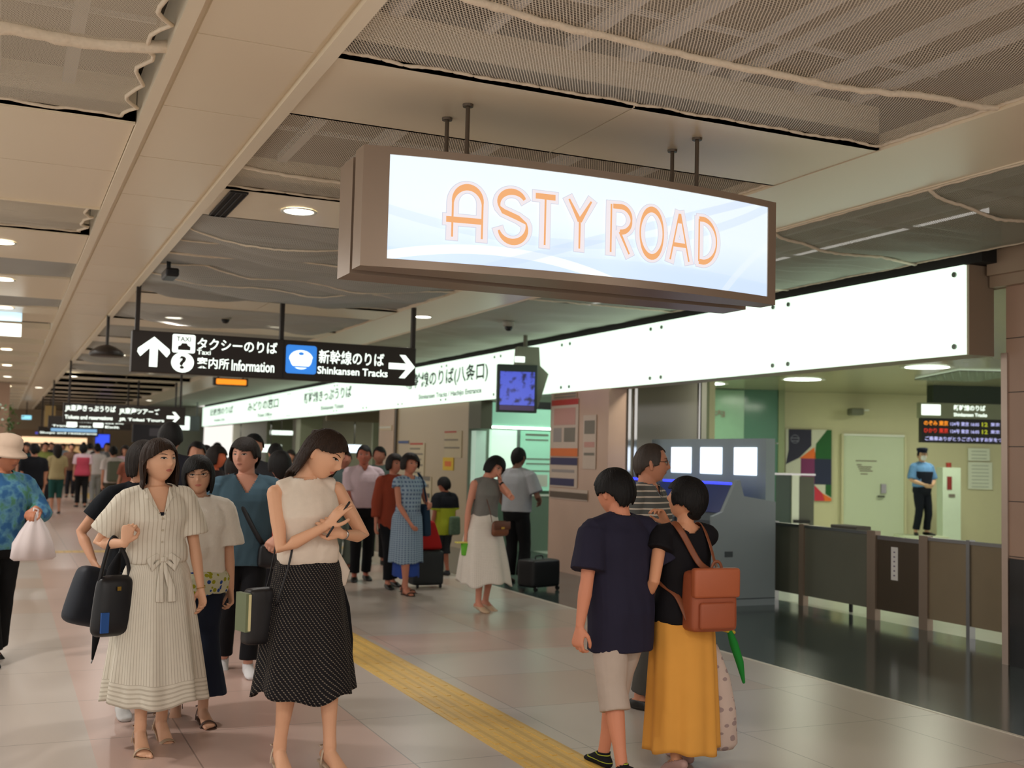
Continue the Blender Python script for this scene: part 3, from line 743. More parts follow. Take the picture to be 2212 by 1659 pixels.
# beige wall with notices
b = MB(); b.box(7.0, 7.3, 17.25, 21.0, 0, 3.0); struct('wall_right', b, M_wall_beige)
b = MB(); b.box(6.955, 7.6, 21.0, 21.95, 0, 3.0); struct('wall_right', b, mat('beige_column_tile', (184,154,124), rough=.25, var=.04))
b = MB(); b.box(6.96, 7.0, 20.9, 20.98, 0, 2.9); struct('trim_6', b, mat('bronze_strip', (90,80,66), metal=.5, rough=.4))
wall_poster('tall notice headed in red on the beige wall', 19.3, 20.1, 1.0, 1.75, [(0,.9,0,.04,c_red),(0,.7,.12,.16,c_text),(0,.9,.25,.29,c_text),(0,.8,.38,.42,c_text),(0,.9,.52,.56,c_text),(0,.8,.7,.74,c_text)], 6.995, mat('wall_notice_ivory', (190,176,146)))
wall_poster('ivory notice near the boy at the beige wall', 17.5, 18.3, 1.5, 1.95, [(0,.7,0,.06,c_red),(0,.8,.3,.36,c_text),(0,.9,.6,.66,c_text)], 6.995, mat('wall_notice_ivory', (190,176,146)))
wall_poster('yellow square notice on the beige wall beside the ticket office', 17.85, 18.35, 1.28, 1.5, [(.2,.8,.3,.7,c_or)], 6.995, c_yel)
wall_poster('dark-lettered notice above the boy on the beige wall', 18.9, 19.5, .75, 1.15, [(0,.9,0,.2,c_text),(.1,.8,.35,.5,c_text),(0,.9,.75,.95,mat('notice_dark', (70,72,68)))], 6.995, mat('wall_notice_ivory', (190,176,146)))
wall_poster('thin blue-lettered notice high on the beige wall', 20.2, 20.8, 1.74, 1.8, [(0,1,0.1,.9,c_blu)], 6.995, mat('wall_notice_ivory', (190,176,146)))
wall_poster('row of small plates on the beige column left of the wall', 21.1, 21.9, 2.0, 2.1, [(0,.9,.2,.5,c_paper if False else M_paper)], 6.95, mat('plate_tan', (200,180,150)))

# ticket office, lit green
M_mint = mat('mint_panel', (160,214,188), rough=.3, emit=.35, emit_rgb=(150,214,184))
M_glasslit = mat('office_window_glow', (214,236,220), rough=.3, emit=.75, emit_rgb=(206,232,214))
b = MB(); b.box(7.0, 9.6, 17.22, 17.24, 0, 3.0); struct('wall_far', b, mat('office_back_wall', (120,126,112), rough=.5))
b = MB(); b.box(9.6, 9.7, 14.1, 17.3, 0, 3.0); struct('wall_office', b, M_room_wall)
def office_part(name, label, cat, x0, x1, y0, y1, z0, z1, m_, kids=()):
    r = thing(name, label, cat, ((x0+x1)/2, (y0+y1)/2, z0)); c = r.location
    b = MB(); b.box(x0-c.x, x1-c.x, y0-c.y, y1-c.y, 0, z1-z0); obj(name+'_body', b, m_, r)
    for (nm, a, d, e, f, mm) in kids:
        b = MB(); b.box(a-c.x, d-c.x, y0-c.y-.012, y0-c.y, e-z0, f-z0); obj(nm, b, mm, r)
    return r
office_part('office_header', 'pale mint lit header over the ticket office window', 'header', 7.2, 9.4, 16.9, 17.2, 2.02, 2.42, M_mint, [('light_strip', 7.2, 9.4, 2.0, 2.03, E_lamp_cool), ('dark_board', 7.9, 8.5, 2.34, 2.46, M_black)])
office_part('office_header', 'dark box sign beside the mint header of the ticket office', 'header', 6.99, 7.19, 16.7, 17.2, 1.98, 2.44, mat('grey_green_box', (96,98,82)))
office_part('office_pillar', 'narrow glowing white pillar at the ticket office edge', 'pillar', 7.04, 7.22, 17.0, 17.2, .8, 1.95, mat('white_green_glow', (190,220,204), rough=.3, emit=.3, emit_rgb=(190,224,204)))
office_part('office_window', 'bright ticket window plastered with papers', 'window', 7.36, 7.86, 17.1, 17.2, .98, 1.98, M_glasslit, [('paper_sheet', 7.38, 7.6, 1.2, 1.5, M_paper), ('paper_heading', 7.5, 7.8, 1.3, 1.33, c_or), ('mullion', 7.82, 7.88, .95, 2.0, mat('grey_mullion', (120,128,124)))])
office_part('office_window', 'mint green ticket window with rows of dark lines', 'window', 7.9, 8.7, 17.1, 17.2, .98, 1.98, M_mint, [('text_row', 7.98, 8.4, 1.9-.09*0, 1.93, c_text), ('text_row', 7.98, 8.4, 1.82, 1.84, c_text), ('text_row', 8.0, 8.45, 1.5, 1.52, c_text), ('text_row', 8.0, 8.45, 1.42, 1.44, c_text), ('text_row', 8.0, 8.45, 1.3, 1.32, c_text), ('pale_sheet', 8.1, 8.4, 1.05, 1.25, M_paper)])
office_part('office_counter', 'grey-green service counter under the ticket windows', 'counter', 7.3, 9.3, 16.8, 17.2, 0, .93, mat('counter_green', (96,120,104), rough=.3), [('counter_edge', 7.3, 9.3, .9, .93, M_white)])
office_part('queue_stand', 'black narrow stand beside the man in the grey polo shirt', 'stand', 7.05, 7.2, 13.9, 14.15, 0, 1.0, M_black, [('blue_flap', 7.16, 7.3, .55, .85, c_blu)])
area_lamp('office_lamp', (8.3, 15.8, 2.9), 1.0, 26, COOL)
downlight(7.75, 11.6, 'ceiling lamp over the ticket machines, hidden behind the fascia', .2, 34, E_lamp_cool, 2.96, (1,1,.86))  # unseen lamp added to brighten the grey wall panel behind the machines

# deep opening between the beige column and the far gates
b = MB(); b.box(11.0, 11.1, 17, 60, 0, 3.2); struct('wall_inner', b, mat('pale_inner_wall', (176,172,140), rough=.5))
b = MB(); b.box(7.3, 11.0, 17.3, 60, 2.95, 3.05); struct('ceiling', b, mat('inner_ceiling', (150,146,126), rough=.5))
b = MB(); b.box(8.02, 11.2, 34, 60, -.1, 0.0); struct('floor', b, M_dfloor)
b = MB(); b.box(8.4, 8.9, 27, 27.1, 0, 2.95); b.box(7.3, 7.9, 30, 30.5, 0, 2.95); b.box(9.4, 10.4, 44, 44.2, 0, 2.95); struct('wall_inner', b, mat('pale_green_column', (176,184,152), rough=.4))
b = MB(); b.box(7.1, 11, 26.6, 26.7, 2.3, 2.95); struct('wall_inner', b, mat('soffit_beige', (150,138,112)))
for i, (xx, yy_, z0, z1, w, l) in enumerate(((7.6, 35, 1.5, 1.75, .7, 'bright white screen panel over the distant ticket machines'), (8.6, 38, 2.1, 2.25, .8, 'bright lamp strip beyond the distant ticket gates'), (8.0, 42, 1.5, 1.8, .6, 'pale lit panel among the distant gates'), (9.7, 33, 1.55, 1.8, .5, 'small bluish lit panel beyond the crowd'), (10.2, 22.8, 1.25, 1.45, 1.0, 'bright lit window strip behind the man in the pale pink shirt'))):
    r = thing('backlit_board', l, 'lit board', (xx, yy_, z0)); bb_ = MB(); bb_.box(-.015, .015, .01, .04, z1-z0-.01, 2.95-z0); obj('hanging_rod', bb_, M_signbody, r); b = MB(); b.box(-w/2, w/2, 0, .05, 0, z1-z0); obj('panel_body', b, M_white, r); b = MB(); b.box(-w/2+.02, w/2-.02, -.006, 0, .01, z1-z0-.01); obj('panel_face', b, E_screen if i == 3 else E_letter, r)
    area_lamp('lit_panel_glow', (xx, yy_-.2, z1+.6), .6, 14, COOL)
r = thing('hanging_board', 'small blue board high by the beige column behind the crowd', 'sign', (7.6, 22.6, 1.9)); b = MB(); b.box(-.02, .02, -.22, .22, 0, .45); obj('board', b, c_blu, r); b = MB(); b.box(-.01, .01, -.01, .01, .45, 1.05); obj('rod', b, M_signbody, r)

# ---------------------------------------------------------------- hanging tv
root = thing('hanging_monitor', 'portrait monitor with blue picture hanging in front of the fascia', 'monitor', (6.40, 14.0, 2.14), radians(-16))
b = MB(); b.rbox(-.29, .27, 0, .09, 0, .66, .012); obj('screen_bezel', b, mat('dark_green_bezel', (40,52,48), rough=.4), root)
def tv_mat():
    mt = bpy.data.materials.new('blue_picture'); mt.use_nodes = True; g = G(mt); x, y, z = g.xyz()
    g.b.inputs['Base Color'].default_value = (.02,.02,.05,1); g.b.inputs['Roughness'].default_value = .15
    ns = g.n('ShaderNodeTexNoise'); ns.inputs['Scale'].default_value = 9; tc = g.n('ShaderNodeTexCoord'); g.link(tc.outputs['Object'], ns.inputs[0])
    rp = g.n('ShaderNodeValToRGB'); e = rp.color_ramp.elements; e[0].color = lin((30,30,70)); e[0].position = .36; e[1].color = lin((80,96,214)); e[1].position = .5
    g.link(ns.outputs['Fac'], rp.inputs[0]); g.link(rp.outputs[0], g.b.inputs['Emission Color']); g.b.inputs['Emission Strength'].default_value = .9; return mt
b = MB(); b.box(-.25, .23, -.006, 0, .10, .56); obj('screen', b, tv_mat(), root)
b = MB(); b.box(-.25, .23, -.006, 0, .03, .095); obj('caption_bar', b, mat('dim_purple_bar', (84,70,100), emit=.3), root)
b = MB(); b.add([(x_, y_, z_) for y_ in (.10, .36) for x_, z_ in ((-.02,.08),(.30,.08),(.38,.34),(.44,.55),(.32,.66),(.30,.92),(.0,.92),(-.02,.6))], [tuple(range(8)), tuple(range(15, 7, -1))]+[(i, i+8, (i+1) % 8+8, (i+1) % 8) for i in range(8)]); obj('side_housing', b, mat('grey_housing', (126,130,112), rough=.5), root)
b = MB(); b.box(-.04, .10, .09, .10, .70, .78); obj('lit_window', b, E_letter, root)
b = MB(); b.cyl((.12, .2, .9), .03, CEIL-.03-2.13-.9); obj('ceiling_pole', b, mat('grey_pole', (110,106,92)), root)

# ---------------------------------------------------------------- ticket machines
root = thing('ticket_machine_bank', 'grey bank of ticket machines with blue sloped consoles and three bright screens', 'ticket machine', (7.3, 10.05, 0))
M_mgrey = mat('ticket_machine_grey', (142,154,158), rough=.4, var=.03)
prof = [(-.36,0),(.42,0),(.42,1.11),(.0,1.17),(-.05,1.34),(-.10,1.34),(-.27,1.0),(-.40,.95)]
def extr(b, prof, y0, y1): n = len(prof); b.add([(p[0], yv, p[1]) for yv in (y0, y1) for p in prof], [tuple(range(n)), tuple(range(2*n-1, n-1, -1))]+[(i, i+n, (i+1) % n+n, (i+1) % n) for i in range(n)])
b = MB(); extr(b, prof, 0, .05); obj('end_panel', b, M_mgrey, root)
b = MB(); b.box(-.36, .42, -.004, 0, .07, .08); obj('panel_seam', b, mat('machine_seam', (70,78,82)), root); b = MB(); b.box(-.24, -.14, -.006, 0, .52, .58); obj('access_hatch', b, mat('machine_seam', (70,78,82)), root)
cprof = [(-.32,0),(.36,0),(.36,1.05),(-.02,1.1),(-.09,1.28),(-.24,.98),(-.34,.9)]
M_console = mat('blue_console', (36,56,120), rough=.25); M_cbody = mat('machine_body_dark', (70,78,86), rough=.4)
for k in range(3):
    y0 = .06+k*.78
    b = MB(); extr(b, cprof, y0, y0+.74); obj('machine_body', b, M_cbody, root)
    b = MB(); n_ = Vector((-.9, 0, .45)).normalized()*.006
    b.add([(-.09+n_.x, y0+.04, 1.28+n_.z), (-.09+n_.x, y0+.70, 1.28+n_.z), (-.24+n_.x, y0+.70, .98+n_.z), (-.24+n_.x, y0+.04, .98+n_.z)], [(0,1,2,3)]); c_ = obj('console', b, M_console, root)
    b = MB(); b.box(-.085, -.06, y0+.08, y0+.66, 1.285, 1.31); obj('blue_light_bar', b, mat('blue_light', (40,60,255), emit=2.2, emit_rgb=(50,60,255)), c_)
b = MB(); b.box(.30, .42, .02, 2.4, 1.05, 1.80); obj('screen_housing', b, mat('screen_housing_grey', (150,168,170), rough=.4), root)
for k, (ya, yb) in enumerate(((.18, .60), (.84, 1.28), (1.48, 1.92))):
    b = MB(); b.box(.292, .30, ya, yb, 1.39, 1.70); obj('screen', b, E_screen, root)

# ---------------------------------------------------------------- fence, gate
root = thing('barrier_fence', 'brushed metal and smoked glass barrier between the walkway and the office area', 'fence', (8.0, 8.8, 0))
M_smoke = mat('smoked_panel', (118,118,104), rough=.2, metal=.15, var=.1, scale=2)
M_bpanel = mat('brushed_bronze_panel', (150,134,108), rough=.25, metal=.2, var=.1, scale=3)
for y0, y1, m_ in ((10.42, 9.95, M_smoke), (9.9, 8.92, M_smoke), (8.1, 7.62, M_bpanel), (7.58, 7.2, M_bpanel), (7.18, 6.55, M_bpanel)):
    b = MB(); b.box(-.015, .015, y1-8.8, y0-8.8, .11, .84); obj('panel', b, m_, root)
for yv, w in ((10.42, .03), (9.92, .04), (8.84, .06), (8.14, .055), (7.60, .02), (7.19, .03)):
    b = MB(); b.box(-.035, .035, yv-w-8.8, yv+w-8.8, 0, .88); obj('post', b, M_bronze if w > .03 else M_steel, root)
b = MB(); b.box(-.03, .03, 6.55-8.8, 8.1-8.8, .84, .87); b.box(-.03, .03, 8.9-8.8, 10.42-8.8, .84, .87); obj('top_rail', b, M_steel, root)
root = thing('barrier_gate', 'narrow dark gate leaf with a white vertical sticker in the barrier', 'gate', (8.0, 8.49, 0))
b = MB(); b.box(-.012, .012, -.28, .28, .11, .82); obj('gate_leaf', b, mat('dark_gate_leaf', (92,80,66), rough=.3, metal=.5), root)
b = MB(); b.box(-.016, -.012, .0, .09, .42, .74); st = obj('sticker', b, mat('white_sticker', (236,232,228), emit=.0), root)
b = MB()
for k in range(6): b.box(-.018, -.016, .035, .055, .46+.045*k, .472+.045*k)
obj('sticker_lettering', b, mat('sticker_ink', (90,70,110)), st)
b = MB(); b.box(-.02, .02, -.28, .28, .80, .84); obj('gate_rail', b, M_steel, root)
r = thing('counter_box', 'flat dark box standing on the barrier top', 'box', (8.15, 9.35, .84)); b = MB(); b.rbox(-.1, .1, -.2, .2, -.0, .06, .01); obj('box_shell', b, mat('grey_brown_box', (84,80,70)), r); b=MB(); b.box(.0,.02,-.02,.02,-.84,.0); obj('box_leg', b, M_black, r)

# ---------------------------------------------------------------- the office room (its walls face the camera)
RM = thing('x', 'x', 'x'); bpy.data.objects.remove(RM)
def uv(u, v, z=0): return Vector((u*cos(YAW)+v*sin(YAW), -u*sin(YAW)+v*cos(YAW), z))
RZ = -YAW
def upx(px, v): return (px-1106)/FPX*v
def zpx(px, py, v): return EYE + (962+.0245*(px-5)-py)/FPX*v
V1 = 22.5
def ubox(b, u0, u1, v0, v1, z0, z1):
    vs = [tuple(uv(u, v, z)) for u in (u0, u1) for v in (v0, v1) for z in (z0, z1)]
    return b.add(vs, [(0,1,3,2), (4,6,7,5), (0,4,5,1), (2,3,7,6), (0,2,6,4), (1,5,7,3)])
b = MB(); ubox(b, 5.3, 14, V1, V1+.1, 0, 3.2); struct('wall_back', b, M_room_wall)
b = MB(); ubox(b, 1.2, 5.3, V1-.5, V1-.44, 0, 1.92); ubox(b, 1.2, 5.3, V1-.5, V1-.44, 1.94, 3.2); struct('wall_glass', b, mat('dark_green_glass', (58,104,84), rough=.1, var=.1, scale=.5))
b = MB(); ubox(b, 3.75, 4.55, V1-.53, V1-.5, 1.96, 2.95); struct('trim_7', b, mat('pale_green_glass', (120,160,134), rough=.15))
b = MB(); ubox(b, 5.22, 5.34, V1-.55, V1-.4, 0, 3.1); struct('trim_8', b, mat('green_glass_edge', (120,130,96), rough=.3))
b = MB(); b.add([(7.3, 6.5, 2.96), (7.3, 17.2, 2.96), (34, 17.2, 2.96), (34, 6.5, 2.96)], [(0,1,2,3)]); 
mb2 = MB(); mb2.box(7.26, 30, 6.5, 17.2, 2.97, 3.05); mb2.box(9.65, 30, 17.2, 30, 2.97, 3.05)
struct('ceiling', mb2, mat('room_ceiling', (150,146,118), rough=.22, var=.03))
def rthing(name, label, cat, u, v, z=0, group=None): return thing(name, label, cat, uv(u, v, z), RZ, group)
def rbx(par, name, x0, x1, y0, y1, z0, z1, m_): b = MB(); b.box(x0, x1, y0, y1, z0, z1); return obj(name, b, m_, par)
for px, py, v, l in ((2005, 795, 16.1, 'largest oval room light, right of centre behind the fascia'), (1735, 820, 19.0, 'oval room light above the geometric poster'), (2073, 840, 20.2, 'oval room light nearest the stone pillar'), (1530, 838, 20.6, 'oval room light beside the green glass')):
    p = uv(upx(px, v), v, 2.965); downlight(p.x, p.y, l, .32, 46, E_lamp_cool, 2.965, (1.0, 1.0, .78))
for i, (px, v) in enumerate(((2095, 17.2),)):
    r = rthing('ceiling_grille', 'white gridded ceiling light near the stone pillar', 'ceiling light', upx(px, v), v, 2.96)
    rbx(r, 'diffuser', -.5, .5, -.9, .9, -.01, .0, mat('grille_light', (230,245,225), emit=.5, emit_rgb=(224,244,220)))
    b = MB()
    for k in range(9): b.box(-.5+k*.125-.008, -.5+k*.125+.008, -.9, .9, -.03, -.01)
    for k in range(7): b.box(-.5, .5, -.9+k*.3-.01, -.9+k*.3+.01, -.03, -.01)
    obj('grid', b, mat('grille_grey', (120,126,110)), r)
v = V1-.03
# geometric poster
r = rthing('wall_poster', 'geometric poster of coloured triangles and squares beside the white door', 'poster', upx(1749, v), v-.01, zpx(1749, 1081, v))
pw, ph = 99/FPX*v, 153/FPX*v
rbx(r, 'poster_sheet', -pw/2, pw/2, 0, .01, 0, ph, mat('poster_white', (206,206,190)))
def poly(name, pts, m_): b = MB(); b.add([(p[0]*pw-pw/2, -.004, (1-p[1])*ph) for p in pts], [tuple(range(len(pts)))]); obj(name, b, m_, r)
pn = mat('poster_deep_navy', (44,42,66)); pg = mat('poster_green', (30,92,44)); po = mat('poster_bright_orange', (232,112,46)); pp = mat('poster_purple', (124,48,98)); pt = mat('poster_teal', (44,130,150)); pr = mat('poster_crimson', (200,50,70)); pb = mat('poster_ink_blue', (36,42,72))
poly('navy_shape', [(.06,0),(.56,0),(.56,.23),(.3,.40),(.0,.5),(.06,.3)], pn); poly('green_shape', [(.9,0),(1,0),(1,.41),(.63,.41),(.66,.2)], pg); poly('orange_shape', [(.62,.25),(.66,.41),(.3,.41)], po)
poly('purple_square', [(.33,.41),(.63,.41),(.63,.77),(.33,.77)], pp); poly('blue_square', [(.63,.41),(1,.41),(1,.77),(.63,.77)], pb); poly('teal_square', [(.33,.77),(.63,.77),(.63,1),(.33,1)], pt)
poly('red_triangle', [(.63,.78),(.85,.92),(.85,1),(.63,1)], pr); poly('green_square', [(.87,.77),(1,.77),(1,.95),(.87,.9)], pg); poly('orange_corner', [(.8,.89),(1,.96),(1,1),(.85,1)], po)
b = MB(); n = 24
b.rings([[(-pw/2+.2*pw+rr*cos(2*pi*i/n), -.006, ph*.86+rr*sin(2*pi*i/n)) for i in range(n)] for rr in (.075, .085)], cap=False); b.box(-pw/2+.12*pw, -pw/2+.28*pw, -.006, -.005, ph*.83, ph*.84); b.box(-pw/2+.12*pw, -pw/2+.28*pw, -.006, -.005, ph*.87, ph*.88); obj('round_emblem', b, mat('emblem_grey', (130,130,150)), r)
# door
dw, dh = 131/FPX*v, zpx(1890, 943, v)
r = rthing('door_1', 'x', 'x', upx(1889, v), v); del r['label']; del r['category']; r['kind'] = 'structure'
rbx(r, 'door_leaf', -dw/2, dw/2, -.02, .0, 0, dh, mat('pale_green_white_door', (196,206,180), rough=.35, var=.02)); rbx(r, 'door_frame', -dw/2-.04, -dw/2, -.05, .0, 0, dh+.04, M_room_wall); rbx(r, 'door_frame', dw/2, dw/2+.04, -.05, .0, 0, dh+.04, M_room_wall); rbx(r, 'door_frame', -dw/2, dw/2, -.05, .0, dh, dh+.04, M_white)
rbx(r, 'door_handle', .14, .24, -.06, -.02, 1.0, 1.18, M_steel); rbx(r, 'door_handle', .06, .2, -.09, -.06, .92, .95, M_black)
b = MB()
for k, (w_, zz) in enumerate(((.42, 1.62), (.1, 1.54), (.28, 1.50), (.24, 1.46), (.26, 1.42), (.14, 1.36))): b.box(-.36+.04*(k > 0)*k*.5, -.36+.04*(k > 0)*k*.5+w_, -.024, -.02, zz, zz+.022)
obj('door_lettering', b, c_text, r)
# ceiling-mounted camera on the wall
r = rthing('wall_camera', 'grey security camera on the cream wall above the poster', 'security camera', upx(1843, v), v-.1, zpx(1843, 892, v)); b = MB(); b.rbox(-.14, .12, -.3, .0, -.06, .08, .03); obj('camera_body', b, mat('grey_camera', (110,112,96)), r); rbx(r, 'mount', -.02, .3, -.02, .08, .04, .07, M_white)
# departure board
vb = 19.6
r = rthing('departure_board', 'hanging departure board with orange, red and white rows of text', 'display board', upx(2085, vb), vb, zpx(2085, 958, vb))
bw = 250/FPX*vb; x0 = upx(1993, vb)-upx(2085, vb)
zt = zpx(2085, 905, vb)-zpx(2085, 958, vb); zh = zpx(2085, 872, vb)-zpx(2085, 958, vb)
rbx(r, 'board_body', x0, x0+bw, 0, .15, 0, zt, M_black); rbx(r, 'board_header', x0-.03, x0+bw, -.02, .15, zt+.0, zh, mat('header_grey_green', (128,134,108), rough=.3))
rbx(r, 'hanging_bracket', x0+.2, x0+1.4, .0, .3, zh, 2.97-r.location.z, mat('dark_green_bracket', (44,56,48)))
rbx(r, 'lit_plate', x0-.01, x0+.32, -.03, -.02, zt+.05, zh-.03, E_letter)
text_on(r, 'header_lettering', '新幹線のりば', x0+.55, -.03, zt+.14, .1, .55, E_letter, .02); text_on(r, 'header_english', 'Shinkansen Tracks', x0+.55, -.03, zt+.04, .06, .58, E_letter, .02)
E_row = mat('led_white', (200,200,255), emit=.9, emit_rgb=(190,190,255)); E_red = mat('led_red', (220,50,40), emit=.8, emit_rgb=(214,54,40)); E_yg = mat('led_green', (180,190,40), emit=.8, emit_rgb=(180,186,50))
rh = zt/3.6
for k, (t1, m1) in enumerate((('のぞみ 東京', E_orange), ('ひかり 東京', E_red))):
    zz = zt-(k+1)*rh*1.08
    text_on(r, 'train_row', t1, x0+.04, -.006, zz, rh*.72, .42, m1, .015); text_on(r, 'train_row', '124号 東京 16:05', x0+.5, -.006, zz, rh*.6, .5, E_row, .012); text_on(r, 'train_row', '12', x0+1.05, -.006, zz, rh*.6, .1, E_yg, .02); text_on(r, 'train_row', '東京 Tokyo', x0+1.2, -.006, zz, rh*.6, .4, E_row, .01)
text_on(r, 'message_row', 'ご乗車ありがとうございますお気をつけて', x0+.06, -.006, zt-3.3*rh, rh*.62, 1.5, E_row, .012)
# white cabinet column with red lamp, notices
vc = 21.3
r = rthing('fire_cabinet', 'tall white cabinet with a red lamp on top beside the guard', 'cabinet', upx(2058, vc), vc)
ch = zpx(2058, 1010, vc); rbx(r, 'cabinet_body', -.17, .17, 0, .3, 0, ch, mat('white_cabinet', (206,222,200), rough=.35)); rbx(r, 'red_window', -.09, .0, -.01, 0, ch-.42, ch-.17, mat('red_extinguisher', (130,40,36))); rbx(r, 'label_strip', -.06, .06, -.01, 0, ch-.56, ch-.5, c_text)
b = MB(); b.cyl((-.02, .1, ch), .05, .09, n=16); obj('red_lamp', b, mat('red_lamp_glass', (150,50,40)), r)
v = V1-.03
for px0, px1, py0, py1, l in ((2093, 2140, 968, 995, 'upper white notice sheet on the wall by the stone pillar'), (2093, 2145, 998, 1056, 'lower large white notice sheet on the wall by the stone pillar')):
    r = rthing('wall_notice', l, 'notice', upx((px0+px1)/2, v), v, zpx(px0, py1, v)); w_ = (px1-px0)/FPX*v/2; h_ = (py1-py0)/FPX*v
    rbx(r, 'sheet', -w_, w_, -.01, 0, 0, h_, mat('pale_sheet', (214,220,204)))
    b = MB()
    for k in range(int(h_/.07)): b.box(-w_*.7, w_*.7, -.013, -.01, .04+k*.07, .055+k*.07)
    obj('printed_lines', b, mat('faint_print', (160,170,156)), r)
# low partition of glass and grey panels
vp = 19.0
r = rthing('glass_partition', 'grey and clear glass partition panels in front of the green glass', 'partition', upx(1700, vp), vp)
hz = zpx(1700, 1026, vp)
rbx(r, 'glass_panel', -.16, .1, 0, .03, .1, hz, mat('dark_green_pane', (52,70,62), rough=.12)); rbx(r, 'white_post', .10, .22, -.04, .05, 0, hz, M_white); rbx(r, 'grey_panel', .22, .48, 0, .03, .1, hz-.02, mat('grey_pane', (84,86,74), rough=.25)); rbx(r, 'top_rail', -.2, .5, -.02, .05, hz, hz+.03, M_chrome); rbx(r, 'latch', .12, .4, -.08, -.03, .55, .60, M_black)
text_on(None, 'wall_lettering', '案内', *(0,0,0), .14, .5, c_text, .02).matrix_world = Matrix.Translation(uv(upx(1512, V1-.56), V1-.56, zpx(1512, 900, V1-.56))) @ Matrix.Rotation(RZ, 4, 'Z')
tag(bpy.data.objects['wall_lettering'], 'dark two-character lettering on the green glass', 'lettering')

# ---------------------------------------------------------------- far end of the concourse
b = MB(); b.box(-3, 8, 58, 58.2, 0, 4); struct('wall_far', b, mat('far_wall', (150,130,104), rough=.5))
b = MB(); b.box(-.6, .12, 34, 34.6, 0, CEIL); struct('wall_left', b, M_stone)
b = MB(); b.box(5.2, 7.3, 46, 46.2, 0, CEIL); struct('wall_far', b, mat('far_grey_panel', (132,136,120), rough=.4))
def shop(name, label, x0, x1, z0, z1, y, m_, kids=()):
    r = thing(name, label, 'shop front', ((x0+x1)/2, y, z0)); c = r.location
    b = MB(); b.box(x0-c.x, x1-c.x, 0, .3, 0, z1-z0); obj('shop_body', b, m_, r)
    if z0 > .5: b = MB(); b.box(-.02, .02, .1, .14, z1-z0-.01, CEIL-z0); obj('hanging_rod', b, M_signbody, r)
    for nm, a, d, e, f, mm in kids: b = MB(); b.box(a-c.x, d-c.x, -.02, 0, e-z0, f-z0); obj(nm, b, mm, r)
    return r
E_ws = mat('warm_shop_glow', (255,214,170), emit=1.1, emit_rgb=(255,216,172)); E_ws2 = mat('warm_shop_dim', (200,160,110), emit=.5, emit_rgb=(214,170,120)); E_cy = mat('cyan_lit_sign', (150,230,255), emit=1.0, emit_rgb=(150,228,255)); E_bs = mat('vivid_blue_screen', (50,80,240), emit=.9, emit_rgb=(56,84,240))
shop('shop_front', 'warmly lit distant shop behind the crowd', .3, 3.4, 0, 2.2, 50, mat('shop_wood', (130,104,80)), [('lit_band', .7, 3.2, 1.66, 1.9, E_ws), ('lit_window', .9, 1.4, 1.35, 1.6, E_ws), ('goods_shelf', 1.5, 3.0, 1.0, 1.55, E_ws2), ('blue_strip', 1.2, 2.9, 2.02, 2.1, mat('blue_strip_light', (90,90,200), emit=.6))])
shop('display_screen', 'vivid blue screen left of centre in the distance', 3.15, 3.7, 1.5, 2.05, 45, M_black, [('blue_picture', 3.18, 3.67, 1.53, 2.02, E_bs)])
shop('lit_sign', 'tiny cyan lit sign far down the left side', .62, 1.0, 2.55, 2.72, 48, M_white, [('lit_face', .64, .98, 2.56, 2.71, E_cy)])
shop('pillar_banner', 'tall cream hanging banner far down the concourse', 1.35, 1.7, 2.2, 3.0, 44, mat('cream_banner', (196,166,110)))
r = thing('indoor_plant', 'green leafy plant hanging by the far left pillar', 'plant', (.12, 26, 1.7))
b = MB()
for k in range(90):
    a = R0.uniform(0, 2*pi); rr = R0.uniform(.0, .26); p = Vector((cos(a)*rr, sin(a)*rr, R0.uniform(.0, .65))); d = Vector((R0.uniform(-1,1), R0.uniform(-1,1), R0.uniform(-.3,1))).normalized()*.12; s_ = d.cross(Vector((0,0,1))).normalized()*.03
    b.add([p, p+d*.5+s_, p+d, p+d*.5-s_], [(0,1,2,3)])
obj('foliage', b, mat('leaf_green', (70,110,44), rough=.5, var=.3, scale=20), r, fix=False); b = MB(); b.lathe([(.02, 0), (.12, 0), (.15, -.3), (.13, -1.7), (.02, -1.7)]); obj('planter', b, mat('brown_planter', (110,84,60)), r)
# ================================================================ PEOPLE
def T3(M, p): return M @ Vector(p)
def smooth01(t): t = max(0, min(1, t)); return t*t*(3-2*t)

def remesh(name, mb, mats, vox, parent=None, smooth_it=1, sm=.5, post=None, solid=0, disp=None):
    o = obj('tmp', mb, mats, None)
    md = o.modifiers.new('r', 'REMESH'); md.mode = 'VOXEL'; md.voxel_size = vox; md.adaptivity = 0
    if smooth_it:
        s = o.modifiers.new('s', 'SMOOTH'); s.factor = sm; s.iterations = smooth_it
    apply_mods(o)
    bm = bmesh.new(); bm.from_mesh(o.data)
    if disp:
        bm.normal_update(); mv = [v.normal*disp(v.co) for v in bm.verts]
        for v, d in zip(bm.verts, mv): v.co += d
    if post:
        kill = [v for v in bm.verts if post(v.co)]
        bmesh.ops.delete(bm, geom=kill, context='VERTS')
    bm.to_mesh(o.data); bm.free()
    if solid:
        s = o.modifiers.new('so', 'SOLIDIFY'); s.thickness = solid; s.offset = -1; apply_mods(o)
    o.data.polygons.foreach_set('use_smooth', [True]*len(o.data.polygons))
    o.name = name; o.data.name = name
    if parent: o.parent = parent
    return o

